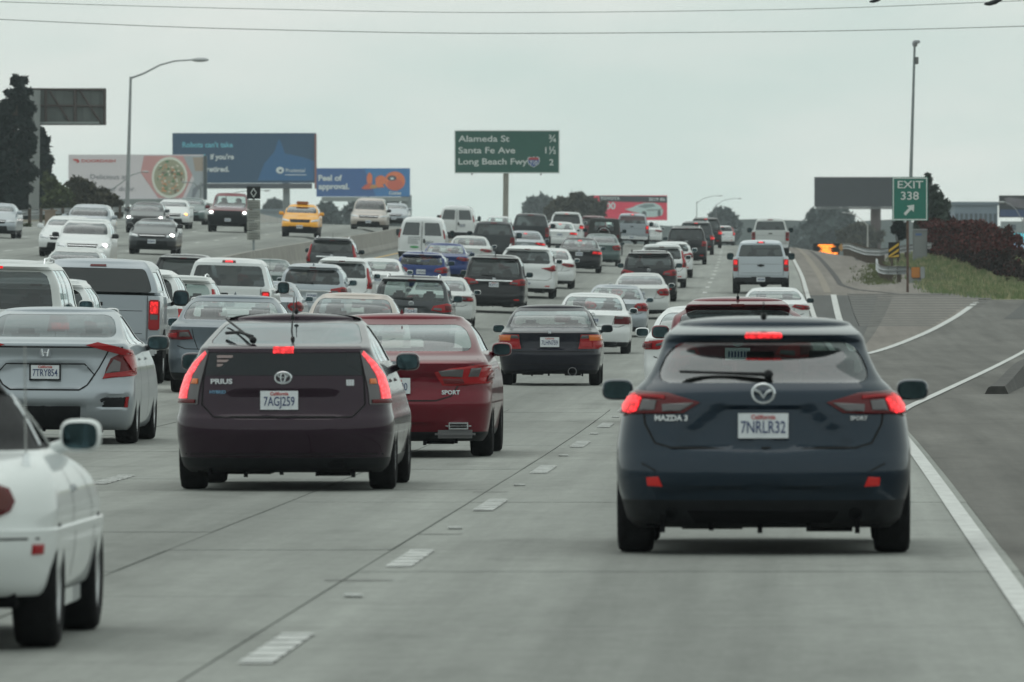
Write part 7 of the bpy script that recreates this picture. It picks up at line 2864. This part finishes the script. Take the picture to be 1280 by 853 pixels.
for i, (lab, px, y, bl, mt) in enumerate((
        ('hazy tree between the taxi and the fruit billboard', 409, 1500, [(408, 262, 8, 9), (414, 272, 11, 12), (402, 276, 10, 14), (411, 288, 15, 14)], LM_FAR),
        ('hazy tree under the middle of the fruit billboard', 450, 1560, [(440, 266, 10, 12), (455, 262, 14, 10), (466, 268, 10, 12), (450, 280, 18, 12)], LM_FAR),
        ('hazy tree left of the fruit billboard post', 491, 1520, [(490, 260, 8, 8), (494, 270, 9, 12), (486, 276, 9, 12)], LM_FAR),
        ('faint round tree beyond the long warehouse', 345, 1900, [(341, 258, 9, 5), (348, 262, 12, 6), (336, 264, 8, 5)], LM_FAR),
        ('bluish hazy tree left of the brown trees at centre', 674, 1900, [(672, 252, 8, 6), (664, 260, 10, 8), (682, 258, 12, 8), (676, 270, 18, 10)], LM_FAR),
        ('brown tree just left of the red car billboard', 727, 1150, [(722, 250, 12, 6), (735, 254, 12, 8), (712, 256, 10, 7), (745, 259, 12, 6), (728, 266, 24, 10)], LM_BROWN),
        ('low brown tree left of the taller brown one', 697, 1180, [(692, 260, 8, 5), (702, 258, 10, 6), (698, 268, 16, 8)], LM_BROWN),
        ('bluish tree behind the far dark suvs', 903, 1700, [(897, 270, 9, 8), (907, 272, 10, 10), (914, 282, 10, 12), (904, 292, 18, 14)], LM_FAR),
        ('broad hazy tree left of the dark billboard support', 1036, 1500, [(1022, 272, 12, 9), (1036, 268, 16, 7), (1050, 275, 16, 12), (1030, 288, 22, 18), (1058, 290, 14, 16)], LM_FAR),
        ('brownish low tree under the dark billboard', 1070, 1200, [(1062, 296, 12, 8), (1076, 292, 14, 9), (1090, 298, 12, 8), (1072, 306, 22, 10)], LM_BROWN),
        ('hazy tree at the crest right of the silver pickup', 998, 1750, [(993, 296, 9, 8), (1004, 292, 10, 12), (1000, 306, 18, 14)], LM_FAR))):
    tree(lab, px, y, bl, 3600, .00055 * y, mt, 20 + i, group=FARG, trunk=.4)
tree('dark tree with a pointed top right behind the exit sign', 1164, 520, [(1160, 222, 5, 9), (1163, 238, 9, 13), (1170, 254, 14, 13), (1160, 262, 14, 14), (1180, 262, 8, 9), (1166, 276, 22, 12)], 8000, .20, LM_MID, 40, trunk=.22)
tree('small dark shrub beside the grey cabinet', 1122, 425, [(1124, 283, 7, 6), (1128, 292, 7, 7), (1118, 288, 5, 5)], 1500, .12, LM_DARK, 41, trunk=.06, name='shrub', cat='shrub')
tree('dark shrub just behind the top of the red hedge', 1226, 470, [(1224, 285, 12, 7), (1232, 290, 12, 8)], 2500, .15, LM_BROWN, 42, trunk=.08, name='shrub', cat='shrub')

# the red-leaved hedge comes nearer towards the right
hd = root_at('hedge', 'dense dark red-leaved hedge on the grass bank at right', 'hedge', 1200, 420)
bl = []
rn = random.Random(9)
for i in range(34):
    t = i / 33
    px = 1164 + 130 * t + rn.uniform(-4, 4)
    y = 436 - 72 * t + rn.uniform(-3, 3)
    top = 277 + 13 * t + 800 * max(0, t - .6) ** 2.2 - 4 * math.exp(-((t - .45) / .12) ** 2) + rn.uniform(-3, 3)
    x = X(px, y)
    g = ground(x, y)
    zt = py2z(top, y)
    n = 3
    for k in range(n):
        zc = g + (zt - g) * (k + .55) / n
        bl.append(((x, y + rn.uniform(-.2, 1.0), zc), (.75, .8, (zt - g) / n * .62)))
leaves('foliage', bl, 42000, .085, LM_MAR, hd, 77, LM_RED, .42)
m = MB()
for i in range(24):
    t = i / 23
    px, y = 1166 + 126 * t, 436 - 72 * t
    x = X(px, y)
    g = ground(x, y)
    m.tube([(x, y + .4, g - .1), (x + rn.uniform(-.2, .2), y + .4, g + 1.0)], [.05, .02], 6)
adopt(m.build('stem', M_BARK), hd)

# grass and weeds on the bank
def grass(name, n, region, size, mat, seed):
    g = random.Random(seed)
    v, f = [], []
    for _ in range(n):
        q = region(g)
        if q is None:
            continue
        x, y = q
        z = ground(x, y) - .08
        for k in range(5):
            a = g.random() * 2 * PI
            h = size * g.uniform(.5, 1.3)
            dx, dy = math.cos(a) * h * .45, math.sin(a) * h * .45
            bx, by = x + g.uniform(-.12, .12), y + g.uniform(-.3, .3)
            w_ = .018
            b = len(v)
            v += [(bx - w_, by, z), (bx + w_, by, z), (bx + dx, by + dy, z + .08 + h)]
            f.append((b, b + 1, b + 2))
    o = link(name, mesh(name, v, f), mat)
    tag(o, None, None, None, 'stuff')
    return o


def bank(g):
    y = g.uniform(337, 455)
    o = g.uniform(7.4, 16)
    if o < 8.3 + max(0, (352 - y)) * .10 + g.uniform(-.5, .5):
        return None
    return (line(y) + o, y)


grass('grass', 9000, bank, .16, P('grass_green', (.145, .190, .085), .9, nscale=.5, namt=.4), 1)
grass('grass', 2600, bank, .18, P('grass_dry', (.32, .30, .18), .9, nscale=.5, namt=.3), 2)


def rail_weeds(g):
    y = g.uniform(372, 440)
    return (X(g.gauss(1098, 12), y), y)


grass('weeds', 420, rail_weeds, .15, P('weed_green', (.12, .14, .06), .9, nscale=.5, namt=.4), 3)
strip('grass_bank', lambda y: [8.4 + max(0, 352 - y) * .10, 10, 12, 16, 24, 34], frange(336.5, 520, 4), -.03, P('bank_soil', (.17, .165, .095), .95, nscale=.6, namt=.35), kind='structure')

# low far land
hills = []
v, f = [], []
N = 90
for i in range(N + 1):
    px = -400 + i * 2100 / N
    x = X(px, 2200)
    h = py2z(279 + 4 * math.sin(px * .011) + 3 * math.sin(px * .037 + 1) + random.uniform(-1, 1), 2200)
    v += [(x, 2200, -12), (x, 2215, h), (x, 2350, h * .9), (x, 2420, -12)]
for i in range(N):
    for k in range(3):
        f.append((4 * i + k, 4 * i + 4 + k, 4 * i + 5 + k, 4 * i + 1 + k))
o = link('hills', mesh('hills', v, f, None, True), P('far_land', (.05, .065, .06), .95, nscale=.02, namt=.3))
tag(o, None, None, None, 'structure')

# ------------------------------------------------------------------ the air
m = MB()
m.box(-420, 460, -40, 2450, -45, 70)
hz = m.build('haze', None)
hm = bpy.data.materials.new('haze_air')
hm.use_nodes = True
t = hm.node_tree
t.nodes.clear()
oo = t.nodes.new("ShaderNodeOutputMaterial")
pv = t.nodes.new("ShaderNodeVolumePrincipled")
pv.inputs['Color'].default_value = (.86, .95, 1.0, 1)
pv.inputs['Density'].default_value = HAZE
pv.inputs['Anisotropy'].default_value = 0.0
t.links.new(pv.outputs[0], oo.inputs['Volume'])
hz.data.materials.append(hm)
tag(hz, None, None, None, 'stuff')
